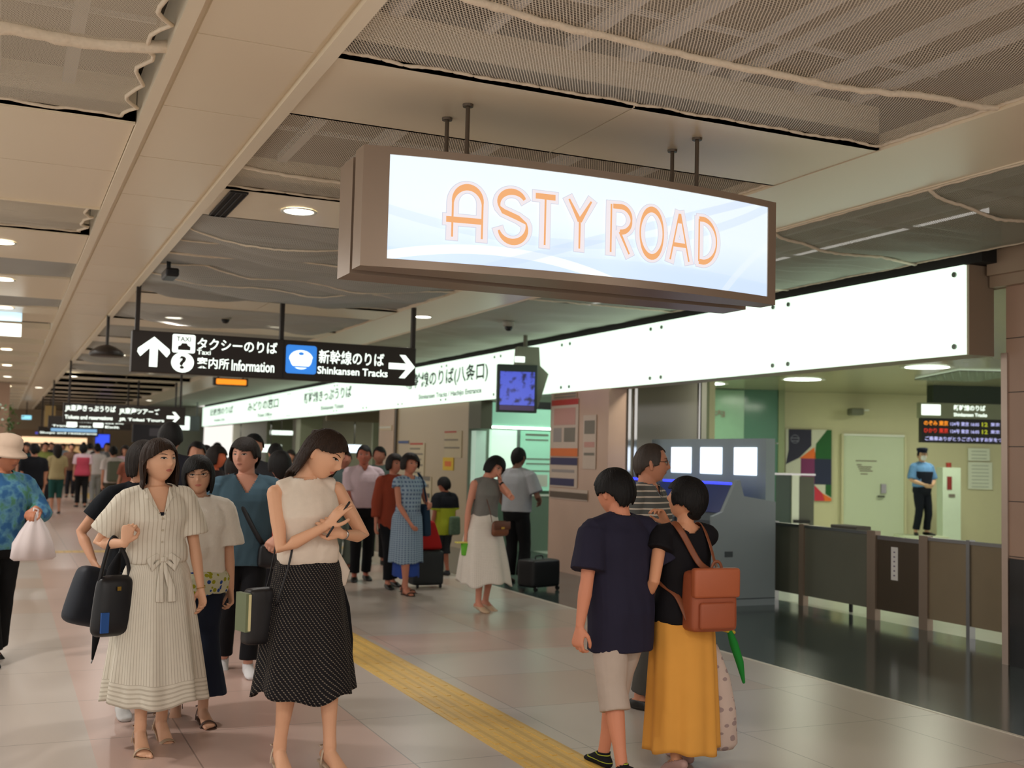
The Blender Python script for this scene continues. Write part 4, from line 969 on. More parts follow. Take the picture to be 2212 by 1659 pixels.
def ik(a, b, l1, l2, hint):
    d = b-a; L = d.length
    if L > (l1+l2)*.998: b = a + d.normalized()*(l1+l2)*.998; d = b-a; L = d.length
    if L < abs(l1-l2)*1.05+.01: L = abs(l1-l2)*1.05+.01; b = a+d.normalized()*L; d = b-a
    x = (l1*l1-l2*l2+L*L)/(2*L); h = sqrt(max(0, l1*l1-x*x)); dn = d.normalized()
    hv = Vector(hint); hv = hv-dn*hv.dot(dn); hv = hv.normalized() if hv.length > 1e-5 else dn.orthogonal().normalized()
    return a+dn*x+hv*h, b

# ---- head surface, local: origin mid-head, +Y forward, for a 22 cm head
def head_base_y(x, z, k=0):
    ax = head_ax(z); c = .112
    q = 1-(x/ax)**2-(z/c)**2
    return q
def head_ax(z):
    a = .0755
    if z < .0: t = min(1, -z/.112); a *= 1-.27*t*t
    return a
def face_bump(x, z):
    y = 0
    y += .023*exp(-(x/.0105)**2-((z+.022)/.015)**2) + .010*exp(-(x/.009)**2-((z-.004)/.022)**2)
    y -= .0075*exp(-((abs(x)-.031)/.017)**2-((z-.012)/.011)**2)
    y += .0055*exp(-(x/.021)**2-((z+.054)/.009)**2)
    y -= .0025*exp(-(x/.024)**2-((z+.041)/.005)**2)
    y += .008*exp(-(x/.022)**2-((z+.092)/.018)**2)
    y += .003*exp(-((abs(x)-.036)/.016)**2-((z+.025)/.02)**2)
    y += .003*exp(-((abs(x)-.026)/.022)**2-((z-.032)/.008)**2)
    return y
def face_y(x, z):
    q = max(.02, head_base_y(x, z)); return .094*sqrt(q)*.96 + .004 + face_bump(x, z)
def head_pt(th, ph):
    sx, sy, sz = sin(th)*sin(ph), sin(th)*cos(ph), cos(th)
    z = .112*sz; x = head_ax(z)*sx
    y = .094*sy
    if y > 0: y = y*.96+.004*min(1, y/.02); y += face_bump(x, z)*min(1, y/.03)
    else:
        y *= 1.0 if z > -.01 else 1-.35*min(1, (-z-.01)/.08)
    return Vector((x, y, z))
def head_mb(b, M, nth=40, nph=48):
    rs = []
    for i in range(1, nth):
        th = pi*i/nth; rs.append([M @ head_pt(th, 2*pi*j/nph) for j in range(nph)])
    top = M @ head_pt(0, 0); bot = M @ head_pt(pi, 0)
    vs = [p for r in rs for p in r]; fs = []
    for i in range(len(rs)-1):
        for j in range(nph): a = i*nph+j; c = i*nph+(j+1) % nph; fs.append((a, a+nph, c+nph, c))
    t = len(vs); vs += [top, bot]
    for j in range(nph): fs.append((t, j, (j+1) % nph)); fs.append((t+1, (len(rs)-1)*nph+(j+1) % nph, (len(rs)-1)*nph+j))
    b.add(vs, fs)
    for s in (-1, 1):   # ears
        c = Vector((s*.076, -.006, -.012))
        b.tube([M @ (c+Vector((0, 0, -.026))), M @ (c+Vector((s*.004, -.002, -.01))), M @ (c+Vector((s*.007, -.005, .012))), M @ (c+Vector((s*.004, -.008, .026)))], [(.009, .006), (.014, .006), (.017, .006), (.010, .005)], n=10, ref=M.to_3x3() @ Vector((1, .3, 0)))
def face_patch(pts, off, M, inset=None):
    b = MB(); c = (sum(p[0] for p in pts)/len(pts), sum(p[1] for p in pts)/len(pts))
    def P(x, z): return M @ Vector((x, face_y(x, z)+off, z))
    vs = [P(*c)]; n = len(pts)
    for k in (.5, 1.0):
        for p in pts: vs.append(P(c[0]+(p[0]-c[0])*k, c[1]+(p[1]-c[1])*k))
    fs = [(0, 1+i, 1+(i+1) % n) for i in range(n)]+[(1+i, 1+n+i, 1+n+(i+1) % n, 1+(i+1) % n) for i in range(n)]
    b.add(vs, fs); return b
def ell(cx, cz, rx, rz, n=16, tilt=0): return [(cx+rx*cos(2*pi*i/n)*cos(tilt)-rz*sin(2*pi*i/n)*sin(tilt), cz+rx*cos(2*pi*i/n)*sin(tilt)+rz*sin(2*pi*i/n)*cos(tilt)) for i in range(n)]

# ---- hand
def hand_mb(b, w, d, n, side, s=1.0, curl=.5, spread=.12, thumb=.5, point=False, fine=True):
    """w wrist, d direction to knuckles, n direction the palm faces, side +1 when the thumb leaves toward d x n"""
    d = d.normalized(); n = (n-d*n.dot(d)).normalized(); t = d.cross(n)*side
    P = lambda a, c, e: w + d*(a*s) + t*(c*s) + n*(e*s)
    b.tube([P(-.01,0,0), P(.018,.001,0), P(.045,.002,.001), P(.074,0,0), P(.088,0,0)], [(.021*s,.016*s), (.027*s,.016*s), (.035*s,.0145*s), (.037*s,.012*s), (.034*s,.0095*s)], n=14, ref=n)
    if not fine: 
        pass
    offs = (.029, .0098, -.0098, -.028); lens = (.068, .076, .070, .055); rr = (.0083, .0086, .0082, .0073)
    for k in range(4):
        o_ = offs[k]; L = lens[k]; base = P(.084-.003*abs(k-1), o_, 0)
        dirv = (d + t*(spread*(1.5-k)*.45)).normalized()
        c_ = curl*(1+.12*k)
        if point and k == 0: c_ = .05
        pts = [base-dirv*.014*s, base]; cur = base; ang = 0
        for q, (fr, cc) in enumerate(((.44, .75), (.30, 1.0), (.26, .8))):
            ang += c_*cc
            dv = dirv*cos(ang)+n*sin(ang); cur = cur+dv*(L*fr*s); pts.append(cur.copy())
        r = rr[k]*s; b.tube(pts, [r*1.0, r*1.05, r, r*.93, r*.78], n=10)
    # thumb from the side of the palm
    tb = P(.022, .024, .006); tv = (d*.62+t*.72+n*.25).normalized(); tv2 = (d*(.9-.2*thumb)+t*(.35-.45*thumb)+n*(.15+.6*thumb)).normalized()
    tv3 = (d*(.9-.3*thumb)+t*(.1-.6*thumb)+n*(.15+.6*thumb)).normalized()
    p1 = tb+tv*.034*s; p2 = p1+tv2*.030*s; p3 = p2+tv3*.024*s
    b.tube([tb-tv*.012*s, tb, p1, p2, p3], [.0125*s, .0135*s, .0105*s, .0095*s, .0078*s], n=10)

SKIN = {}
def skin(rgb=(214,166,136)):
    k = 'skin_%d_%d_%d' % rgb
    m_ = mat(k, rgb, rough=.5, var=.03, scale=14, spec=.35)
    b = m_.node_tree.nodes['Principled BSDF']; b.inputs['Subsurface Weight'].default_value = .0
    return m_
def hair_mat(name, rgb):
    m_ = mat(name, rgb, rough=.62, var=.5, scale=1, bump=.35, spec=.3); g = G(m_)
    mp = g.n('ShaderNodeMapping'); mp.inputs['Scale'].default_value = (150, 150, 12); tc = g.n('ShaderNodeTexCoord'); g.link(tc.outputs['Object'], mp.inputs[0])
    for nd in g.nt.nodes:
        if nd.type == 'TEX_NOISE': g.link(mp.outputs[0], nd.inputs['Vector'])
    return m_
M_hair = hair_mat('dark_brown_hair', (30,22,18)); M_hair_b = hair_mat('brown_hair', (46,32,24)); M_hair_k = hair_mat('black_hair', (15,13,13))
M_eyew = mat('eye_white', (205,198,188), rough=.3, var=.0)
M_iris = mat('dark_iris', (22,15,12), rough=.25, var=.0)
M_lip = mat('soft_red_lips', (188,112,98), rough=.4, var=.03)
M_lip2 = mat('muted_lips', (160,104,88), rough=.5, var=.03)
M_brow = mat('eyebrow_brown', (62,44,34), rough=.8, var=.1)

BODY_F = [(.465,.060,.050,0),(.50,.094,.066,-.004),(.53,.099,.068,-.006),(.57,.090,.060,-.003),(.615,.073,.050,.003),(.65,.073,.050,.004),(.70,.083,.058,.006),(.735,.088,.064,.010),(.77,.087,.055,.006),(.805,.080,.042,0),(.828,.055,.036,-.002),(.845,.036,.033,-.003)]
BODY_M = [(.465,.062,.052,0),(.50,.091,.066,-.002),(.53,.094,.068,-.002),(.57,.090,.064,0),(.615,.085,.060,.003),(.65,.087,.060,.004),(.70,.096,.064,.005),(.735,.102,.066,.006),(.775,.104,.058,.004),(.81,.092,.044,0),(.832,.060,.038,-.002),(.85,.040,.036,-.003)]
def prof_at(P, z, i):
    if z <= P[0][0]: return P[0][i]
    for a, c in zip(P, P[1:]):
        if z <= c[0]: t = (z-a[0])/(c[0]-a[0]); return a[i]*(1-t)+c[i]*t
    return P[-1][i]

class Person:
    def __init__(s, label, loc, rz, H=1.58, sex='f', lean=(0,0,0), feet=((.09,.0,0),(-.09,.0,0)), foot_yaw=(8,-8), heel=.0, foot_pitch=(0,0),
                 hands=None, elbow=None, palm=None, curl=(.45,.45), hdir=None, head=(0,0,0), skin_rgb=(214,166,136), vox=.006, group=None, fat=1.0, knees=None, detail=True, hip_shift=0, look='person', point=(0,0), zoff=0, scale_head=1.05, thumb=(.5,.5), bare=False):
        s.bare = bare
        """index 0 = own right side (+x), 1 = own left side (-x)"""
        s.H = H; s.sex = sex; s.s = H/1.6; s.vox = vox; s.detail = detail; s.heel = heel
        s.root = thing('person', label, 'person', loc, radians(rz), group); s.root.location.z = zoff
        s.P = BODY_F if sex == 'f' else BODY_M; s.fat = fat
        s.lean = lean
        s.P0 = Vector((hip_shift, 0, .505*H+heel)); s.skin = skin(skin_rgb)
        s.RL = Euler((radians(-lean[0]), radians(lean[1]), radians(lean[2])), 'XYZ')   # forward, to own right, twist
        s.Rt = s.RL.to_matrix()
        hw = .05*H
        s.hip = [s.P0+Vector((hw,0,-.005*H)), s.P0+Vector((-hw,0,-.005*H))]
        s.ank = []; s.knee = []; s.footdir = []
        for i in (0, 1):
            fx, fy, fz = feet[i]; s.ank.append(Vector((fx, fy, .052*H+heel*.95+fz)))
            yw = radians(foot_yaw[i]); s.footdir.append(Vector((sin(yw), cos(yw), 0)))
            kh = (0, 1, 0) if knees is None else knees[i]
            k, a = ik(s.hip[i], s.ank[i], .232*H, .225*H, kh)
            s.knee.append(k)
        s.foot_pitch = foot_pitch
        shw = (.100 if sex == 'f' else .112)*H*min(fat, 1.05)
        s.sh = [s.sp(Vector((shw, -.004*H, .802*H+heel))), s.sp(Vector((-shw, -.004*H, .802*H+heel)))]
        hands = hands or (None, None)
        s.wr = []; s.el = []; s.hd = []; s.pn = []
        for i, sg in ((0, 1), (1, -1)):
            t = hands[i]
            t = Vector((sg*.145*H, .03, .475*H+heel)) if t is None else Vector(t)
            eh = Vector((sg*.35, -1, -.15)) if elbow is None or elbow[i] is None else Vector(elbow[i])
            e, w = ik(s.sh[i], t, .172*H, .148*H, eh); s.el.append(e); s.wr.append(w)
            s.hd.append((w-e).normalized() if hdir is None or hdir[i] is None else Vector(hdir[i]).normalized())
            s.pn.append(Vector((-sg, .25, 0)) if palm is None or palm[i] is None else Vector(palm[i]))
        s.curl = curl; s.point = point; s.thumb = thumb
        N = s.sp(Vector((0, -.006*H, .845*H+heel))); s.N = N
        hy, hp, hr = head   # yaw to own right, pitch down, tilt to own right
        s.Rh = s.Rt @ Euler((0,0,radians(-hy)), 'XYZ').to_matrix() @ Euler((radians(-hp),0,0), 'XYZ').to_matrix() @ Euler((0,radians(hr),0), 'XYZ').to_matrix()
        hs = s.s*scale_head*(1.0 if sex == 'f' else 1.02); s.hs = hs
        up = s.Rh @ Vector((0, .016*H, .085*H)); s.hc = N+up*1.0
        s.MH = Matrix.Translation(s.hc) @ s.Rh.to_4x4() @ Matrix.Scale(hs, 4)
        s.build_body()
    def sp(s, p):
        """bend a resting torso point with the spine"""
        H = s.H; t = smooth01((p.z-s.P0.z+.02*H)/(.16*H)); 
        R = Euler((s.RL.x*t, s.RL.y*t, s.RL.z*t), 'XYZ').to_matrix()
        return s.P0 + R @ (p-s.P0) if True else p
    def unsp(s, p): return s.P0 + s.Rt.transposed() @ (p-s.P0)
    def torso(s, b, zs, ex, ey, z0f=None, taper=None, yo=0, n=28):
        """loft of the torso through heights zs (fraction of H) eased out"""
        rs = []; H = s.H
        for k, z in enumerate(zs):
            e = ex(z) if callable(ex) else ex; f = ey(z) if callable(ey) else ey
            rx = prof_at(s.P, z, 1)*H*s.fat+e; ry = prof_at(s.P, z, 2)*H*s.fat+f; yc = prof_at(s.P, z, 3)*H+yo
            ring = []
            for i in range(n):
                a = 2*pi*i/n; ca, sa = cos(a), sin(a)
                q = 2.4; x = rx*abs(ca)**(2/q)*(1 if ca >= 0 else -1); y = ry*abs(sa)**(2/q)*(1 if sa >= 0 else -1)
                ring.append(s.sp(Vector((x+s.P0.x*(1), y+yc, z*H+s.heel))))
            rs.append(ring)
        b.rings(rs)
    def limb(s, b, pts, rad, n=14): b.tube(pts, rad, n=n)
    def arm_pts(s, i): return [s.sh[i], s.sh[i].lerp(s.el[i], .5), s.el[i], s.el[i].lerp(s.wr[i], .3), s.el[i].lerp(s.wr[i], .7), s.wr[i]]
    def arm_r(s):
        k = s.s*s.fat*(1.0 if s.sex == 'f' else 1.12); return [.040*k, .037*k, .031*k, .033*k, .026*k, .0205*k]
    def leg_pts(s, i): return [s.hip[i], s.hip[i].lerp(s.knee[i], .5), s.knee[i], s.knee[i].lerp(s.ank[i], .3), s.knee[i].lerp(s.ank[i], .75), s.ank[i]]
    def leg_r(s): k = s.s*s.fat; return [.075*k, .066*k, .047*k, .050*k, .034*k, .031*k]
    def foot_frame(s, i):
        f = s.footdir[i]; up = Vector((0,0,1)); p = radians(s.foot_pitch[i])
        sd = f.cross(up)
        R = Matrix.Rotation(-p, 3, sd)      # pitch>0: heel lifted, toes down
        f2 = R @ f; u2 = R @ up; return f2, u2, sd
    def foot(s, b, i, grow=0.0, toes=True):
        f, u, sd = s.foot_frame(i); A = s.ank[i]; k = s.s; h = .052*s.H; hl = s.heel
        def P(a, z, c=0): # a along foot from ankle, z above sole at that point
            sole = hl*max(0, min(1, 1-(a+.03)/.13)); return A + f*(a*k) + u*(-(h+hl*.95)+sole+z*k) + sd*c*k
        g = grow
        pts = [P(-.05,.03), P(-.02,.038), P(.02,.042), P(.06,.034), P(.10,.025), P(.135,.017), P(.165,.013)]
        rr = [(.022+g,.026+g), (.029+g,.036+g), (.031+g,.040+g), (.034+g,.032+g), (.040+g,.022+g), (.040+g,.015+g), (.032+g,.011+g)]
        b.tube(pts, [(a*k, c*k) for a, c in rr], n=14, ref=u)
        b.tube([A+(s.knee[i]-A)*.12, A, P(0,.03)], [.031*k+g*k, .033*k+g*k, .03*k+g*k], n=12)
        if toes and not g:
            for q in range(5):
                c = (.031-.0158*q)*(1 if i else -1); L = .200-.006*q-.002*q*q; r = (.0110, .0080, .0078, .0074, .0070)[q]
                b.tube([P(.15,.012,c), P(L-.006,.009,c)], [r*k, r*k], n=8)
        return P
    def build_body(s):
        b = MB(); H = s.H; k = s.s
        s.torso(b, [z for z, *_ in s.P], 0, 0)
        # neck
        nr = (.031 if s.sex == 'f' else .036)*H/1.0*.62*1.6/1.6
        nr = (.047 if s.sex == 'f' else .056)*k
        hb = s.hc+s.Rh @ Vector((0, -.022*k, -.045*k))
        b.tube([s.N-s.Rt @ Vector((0,0,.05*k)), s.N, s.N.lerp(hb, .5), hb], [nr*1.25, nr*1.02, nr*.98, nr], n=16)
        # trapezius
        for i in (0, 1): b.tube([s.N+s.Rt @ Vector((0,0,-.004*k)), s.N.lerp(s.sh[i], .5)+s.Rt @ Vector((0,0,-.008*k)), s.sh[i]], [nr*.75, .033*k, .036*k], n=12)
        head_mb(b, s.MH, *( (40, 48) if s.detail else (20, 24)))
        for i in (0, 1):
            b.tube(s.arm_pts(i), s.arm_r(), n=14)
            hand_mb(b, s.wr[i], s.hd[i], s.pn[i], (-1 if i == 0 else 1)*1, k*(1.0 if s.sex == 'f' else 1.08), s.curl[i], point=s.point[i], thumb=s.thumb[i])
            b.tube(s.leg_pts(i), s.leg_r(), n=14)
            s.foot(b, i, toes=s.bare)
        s.body = remesh('body', b, s.skin, s.vox, s.root, 1, .4)
        if s.detail: s.face()
    def face(s, lip=None, eyes=True):
        M = s.MH
        for sg in (-1, 1):
            e = obj('eye', face_patch([(sg*(.031+a), .009+c) for a, c in ((-.0155,-.0015),(-.009,.0035),(0,.0052),(.009,.0042),(.0155,.0005),(.008,-.0042),(-.001,-.0052),(-.010,-.004))], .0015, M), M_eyew, s.root, True)
            obj('iris', face_patch(ell(sg*.031, .0095, .0058, .0054, 12), .0028, M), M_iris, e, True)
            obj('eyelash', face_patch([(sg*(.031+a), .009+c) for a, c in ((-.017,-.002),(-.009,.0045),(0,.0068),(.010,.0056),(.0175,.001),(.0160,-.0005),(.009,.0036),(0,.0046),(-.009,.0028))], .0030, M), M_iris, e, True)
            obj('eyebrow', face_patch([(sg*(.033+a), .029+c) for a, c in ((-.018,-.003),(-.006,.0025),(.006,.004),(.018,.0015),(.019,.0003),(.006,.0005),(-.006,-.001),(-.018,-.0055))], .0016, M), M_brow, s.root, True)
        obj('lips', face_patch([(-.021,-.053),(-.011,-.0485),(-.004,-.0465),(0,-.0478),(.004,-.0465),(.011,-.0485),(.021,-.053),(.012,-.0595),(0,-.0618),(-.012,-.0595)], .0016, M), lip or (M_lip if s.sex == 'f' else M_lip2), s.root, True)
    # ---------------- garments
    def top(s, m_, hem=.55, sleeve=.5, ease=.012, neck='round', neckr=(.058,.052), zneck=.842, vdepth=.1, flare=0.0, name='shirt', slack=.0, vox=None, wr=.0045, slv=1.35, waist=None, bloused=0, yo=0):
        b = MB(); H = s.H; k = s.s
        zs = [z for z in (hem, hem+.01, .50,.53,.57,.60,.63,.66,.70,.735,.765,.79,.812,.83,.848) if z >= hem-1e-6]; zs = sorted(set(zs))
        wmin = s.P[2][1]*H
        def ex(z):
            e = ease
            if z < .70:
                target = prof_at(s.P, .72, 1)*H*s.fat+ease+flare*(.70-z)/.15
                cur = prof_at(s.P, z, 1)*H*s.fat+ease
                e = max(ease, (target-cur)*slack+ease)
            if bloused and z < .66: e += bloused*sin(pi*max(0, min(1, (z-hem)/.07)))
            if z > .80: e = ease*.7
            return e
        def ey(z):
            e = ease
            if z < .70:
                target = prof_at(s.P, .72, 2)*H*s.fat+ease+flare*.8*(.70-z)/.15; cur = prof_at(s.P, z, 2)*H*s.fat+ease
                e = max(ease, (target-cur)*slack+ease)
            if bloused and z < .66: e += bloused*sin(pi*max(0, min(1, (z-hem)/.07)))
            if z > .80: e = ease*.7
            return e
        s.torso(b, zs, ex, ey, yo=yo)
        nr = (.047 if s.sex == 'f' else .056)*k
        for i in (0, 1):
            r = s.arm_r()
            if sleeve > 0:
                b.tube([s.N+s.Rt @ Vector((0,0,-.012*k)), s.N.lerp(s.sh[i], .5)+s.Rt @ Vector((0,0,-.008*k)), s.sh[i]], [nr*.75+ease*.5, .033*k+ease*.8, .037*k+ease], n=14)
                pts = [s.sh[i]]; rad = [r[0]+ease]
                t1 = min(sleeve, 1.0)
                for q in (.35, .7, 1.0): pts.append(s.sh[i].lerp(s.el[i], t1*q)); rad.append((r[0]*(1-t1*q)+r[2]*t1*q)*1.0+ease*(1+ (slv-1)*q*2))
                if sleeve > 1:
                    for q in (.5, 1.0): pts.append(s.el[i].lerp(s.wr[i], (sleeve-1)*q)); rad.append(r[3]*(1-(sleeve-1)*q)+r[5]*(sleeve-1)*q+ease*slv)
                b.tube(pts, rad, n=16, endcap=False)
            else:
                b.tube([s.N+s.Rt @ Vector((0,0,-.014*k)), s.N.lerp(s.sh[i], .55)+s.Rt @ Vector((0,0,-.008*k)), s.N.lerp(s.sh[i], .86)], [nr*.75+ease*.6, .033*k+ease, .034*k+ease], n=14, endcap=False)
        sd = noise.noise(Vector((s.root.location.x*7, s.root.location.y*3, 1)))*50
        def disp(c):
            q = s.unsp(c); return wr*(noise.noise(Vector((q.x*9+sd, q.y*9, q.z*5)))+.6*noise.noise(Vector((q.x*22+sd, q.y*22, q.z*9+q.x*8))))
        def kill(c):
            q = s.unsp(c); z = (q.z-s.heel)/H
            x = q.x-s.P0.x
            if z < .74: return False
            if neck == 'v' and q.y > 0 and z > zneck-vdepth and abs(x) < (z-(zneck-vdepth))*H*.62: return True
            if neck == 'deepv' and q.y > 0 and z > zneck-vdepth and abs(x) < (z-(zneck-vdepth))*H*.5+.004: return True
            rx, ry = neckr
            yy = (q.y+.01*k)/(ry*k*(1.25 if q.y > -.01*k else .9)); xx = x/(rx*k)
            lim = zneck-.022-(.014 if q.y > 0 else 0)
            return xx*xx+yy*yy < 1 and z > lim
        o = remesh(name, b, m_, vox or max(s.vox, .008), s.root, 2, .5, kill, .0035, disp)
        return o
    def pants(s, m_, end=.97, ease=.012, flare=0.0, top_z=.60, name='trousers', crotch=True, kneeease=None, wr=.004):
        b = MB(); H = s.H; k = s.s
        s.torso(b, [.462,.50,.53,.57,top_z], ease, ease)
        for i in (0, 1):
            P = s.leg_pts(i); r = s.leg_r(); L = [0, .26, .5, .64, .87, 1.0]; pts = []; rad = []
            def at(t):
                for a in range(5):
                    if t <= L[a+1]: q = (t-L[a])/(L[a+1]-L[a]); return P[a].lerp(P[a+1], q), r[a]*(1-q)+r[a+1]*q
                return P[5], r[5]
            for q in (0, .15, .3, .45, .6, .75, .9, 1.0):
                t = q*end; p, rr = at(t)
                tgt = rr+ease*(1.0+.3*q)
                if flare is not None: tgt = max(tgt, r[2]+ease+flare*max(0, (t-.4))/.6)
                pts.append(p); rad.append(tgt)
            b.tube(pts, rad, n=18, endcap=False)
        sd = s.root.location.y*3
        def disp(c): return wr*(noise.noise(Vector((c.x*10+sd, c.y*10, c.z*6)))+.7*noise.noise(Vector((c.x*20, c.y*20+sd, c.z*14))))
        return remesh(name, b, m_, max(s.vox, .008), s.root, 2, .5, None, 0, disp)
    def skirt(s, m_, zt=.62, zb=.2, ease=.01, rb=(.25,.22), folds=9, amp=.09, shift=(0,0), name='skirt', hemwave=.01, seed=0, bulge=.0, power=.8, solid=.004, swing=0):
        H = s.H; n = 160; m = 34; rs = []
        rx0 = prof_at(s.P, zt, 1)*H*s.fat+ease; ry0 = prof_at(s.P, zt, 2)*H*s.fat+ease
        hx = prof_at(s.P, .53, 1)*H*s.fat+ease*1.4; hy = prof_at(s.P, .53, 2)*H*s.fat+ease*1.6
        b = MB(); uvs = []
        for j in range(m+1):
            v = j/m; z = (zt+(zb-zt)*v)
            th = max(0, min(1, (zt-z)/(zt-.53+1e-6)))
            if z > .53: rx = rx0+(hx-rx0)*sin(th*pi/2); ry = ry0+(hy-ry0)*sin(th*pi/2); q = 0
            else: q = (.53-z)/(.53-zb); rx = hx+(rb[0]-hx)*q**power; ry = hy+(rb[1]-hy)*q**power
            ring = []
            for i in range(n):
                a = 2*pi*i/n
                f = cos(folds*a+seed+1.2*sin(a*2+seed)+.4*v)+.5*cos((folds*1.6)*a*1.0//1*0+ (folds+4)*a+seed*2.3)
                g = 1+amp*(v**.8)*f*.66 + .012*v*noise.noise(Vector((cos(a)*3, sin(a)*3, v*4+seed)))
                sw = Vector((shift[0], shift[1], 0))*max(0, q if z < .53 else 0)**1.2
                zz = z*H+s.heel + (hemwave*v**4*(sin(3*a+seed)+.6*sin(7*a)))
                p = Vector((rx*g*cos(a), ry*g*sin(a)+prof_at(s.P, max(z,.5), 3)*H, zz))
                p = s.sp(p+Vector((s.P0.x, 0, 0))) + sw
                ring.append(p)
            rs.append(ring)
        b.rings(rs, cap=False)
        me_o = obj(name, b, m_, s.root, True)
        me = me_o.data; uvl = me.uv_layers.new(name='UVMap')
        # u follows the cloth round the body, v runs down it
        for poly in me.polygons:
            idx = [me.loops[l].vertex_index for l in poly.loop_indices]
            us = [(i_ % n)/n for i_ in idx]
            if max(us)-min(us) > .5: us = [u_ if u_ > .5 else u_+1 for u_ in us]
            for l, i_, u_ in zip(poly.loop_indices, idx, us): uvl.data[l].uv = (u_, 1-(i_//n)/m)
        so = me_o.modifiers.new('so', 'SOLIDIFY'); so.thickness = solid; so.offset = -1; apply_mods(me_o)
        return me_o
    def shoes(s, kind, m_, m2=None):
        for i in (0, 1):
            f, u, sd = s.foot_frame(i); k = s.s; A = s.ank[i]; h = .052*s.H; hl = s.heel
            def P(a, z, c=0): sole = hl*max(0, min(1, 1-(a+.03)/.13)); return A + f*(a*k) + u*(-(h+hl*.95)+sole+z*k) + sd*c*k
            b = MB()
            if kind in ('shoe', 'sneaker'):
                s.foot(b, i, .005)
                cut = .085*k if kind == 'sneaker' else .06*k
                top_ = A+u*(-(h+hl*.95)+cut)
                o = remesh('shoe', b, m_, max(.007, s.vox), s.root, 1, .5, lambda c: (c-top_).dot(u) > 0, .003)
            else:
                # sole slab following the foot
                rs = []
                for a, w in ((-.078,.012),(-.07,.024),(-.03,.031),(.02,.030),(.06,.034),(.11,.042),(.15,.044),(.195,.034),(.210,.016)):
                    rs.append([P(a,.002,-w), P(a,.002,w), P(a,-.008,w), P(a,-.008,-w)])
                b.rings(rs); o = obj('sandal', b, m_, s.root)
                if kind == 'heel' and hl > .02:
                    b = MB(); c0 = P(-.055, -.006); foot0 = A+f*(-.055*k)-u*(h+hl*.95); b.tube([c0, foot0+u*.006], [.022*k, .014*k], n=12, endcap=False); obj('heel_block', b, m_, o)
                for (a, z, w, wd) in ((.135,.040,.049,.016),) + (((-.012,.092,.040,.008),) if kind != 'slide' else ((.06,.062,.044,.012),)):
                    b = MB(); pts = [P(a+ (0 if a > 0 else .0), max(0, z*sin(t)), -w*cos(t)) for t in [pi*q/12 for q in range(13)]]
                    b.tube(pts, [(wd*k, .0022*k)]*13, n=8, ref=u); obj('strap', b, m2 or m_, o, True)
                if kind == 'heel' or kind == 'sandal':
                    b = MB(); pts = [P(-.02-.045*sin(t), .078-.01*sin(t), -.036*cos(t)) for t in [pi*q/12 for q in range(13)]]; b.tube(pts, .0035*k, n=6); obj('ankle_strap', b, m2 or m_, o, True)
    # ---------------- hair: a shell of strands round the skull
    def hair(s, m_=None, front=.030, side=-.075, back=-.13, open_=58, sharp=9, sweep=0, jag=.012, vol=.014, flick=.0, part=0, strand=.0022, name='hair', nape=None, asym=(0,0), thick=.008, front_vol=.0, shape=None, hang=1.0):
        m_ = m_ or M_hair; NP, NV = (144, 30) if s.detail else (56, 16)
        rows = []
        for j in range(NP):
            ph = 2*pi*j/NP; a = degrees_wrap(ph)
            aa = abs(a); op = open_+(asym[0] if a > 0 else asym[1])
            t1 = smooth01((aa-(op-sharp))/(2*sharp)); t2 = smooth01((aa-100)/50)
            zend = front + .012*sin(a*.05+part) + (side-front)*t1 + (back-side)*t2
            if not t1: zend += .004*noise.noise(Vector((a*.35, 0, 3)))
            zend += sweep*a*(1-t1) + jag*t1*(noise.noise(Vector((a*.6, 1, part)))+.5*noise.noise(Vector((a*1.7, 2, part)))) + .006*noise.noise(Vector((a*.22, 1, part)))
            col = []
            # path over the skull, then hanging
            zs = []
            z_top = .112
            # choose theta end
            if zend > -.01: the = math.acos(max(-1, min(1, zend/.112))); hang_len = 0
            else: the = math.acos(-.01/.112); hang_len = -.01-zend
            arc = the*.1; tot = arc+hang_len
            for v in range(NV+1):
                q = v/NV*tot
                if q <= arc:
                    th = q/.1; p = Vector((.0755*sin(th)*sin(ph), .094*sin(th)*cos(ph), .112*cos(th)))
                    r = vol*(.75+.5*sin(min(th, pi/2))) + front_vol*max(0, cos(ph))*sin(th)
                    nrm = Vector((p.x/.0755**2, p.y/.094**2, p.z/.112**2)).normalized(); p += nrm*r
                else:
                    d = q-arc; th = the
                    p = Vector((.0755*sin(th)*sin(ph), .094*sin(th)*cos(ph), 0)); nrm = Vector((sin(ph), cos(ph), 0)); p += nrm*vol*1.25
                    p.z = -.01-d
                    f = d/max(hang_len, .001)
                    # tuck in toward the neck, flick at the tips
                    k_ = 1-(.22*f*f)*hang*min(1, hang_len/.1)+flick*max(0, f-.7)*1.2
                    if cos(ph) < 0: p.y = p.y*k_
                    p.x = p.x*(k_ if cos(ph) < .3 else k_*.99)
                st = strand*(noise.noise(Vector((a*.55, v*.05, 7)))+.6*sin(a*1.1+2*noise.noise(Vector((a*.1, 0, 0)))))
                p += Vector((sin(ph), cos(ph), 0))*st*min(1, v/4)
                if shape: p = shape(p, a, v/NV)
                col.append(p)
            rows.append(col)
        b = MB(); outer = []; inner = []
        rs = [[s.MH @ rows[j][v] for j in range(NP)] for v in range(1, NV+1)]
        def inn(p): c = Vector((0, 0, min(p.z, .02))); d = (p-c); L = d.length; return c+d*max(.5, (L-thick)/L)
        rs_in = [[s.MH @ inn(rows[j][v]) for j in range(NP)] for v in range(NV, 0, -1)]
        b.rings(rs+rs_in, cap=True)
        return obj(name, b, m_, s.root, True)
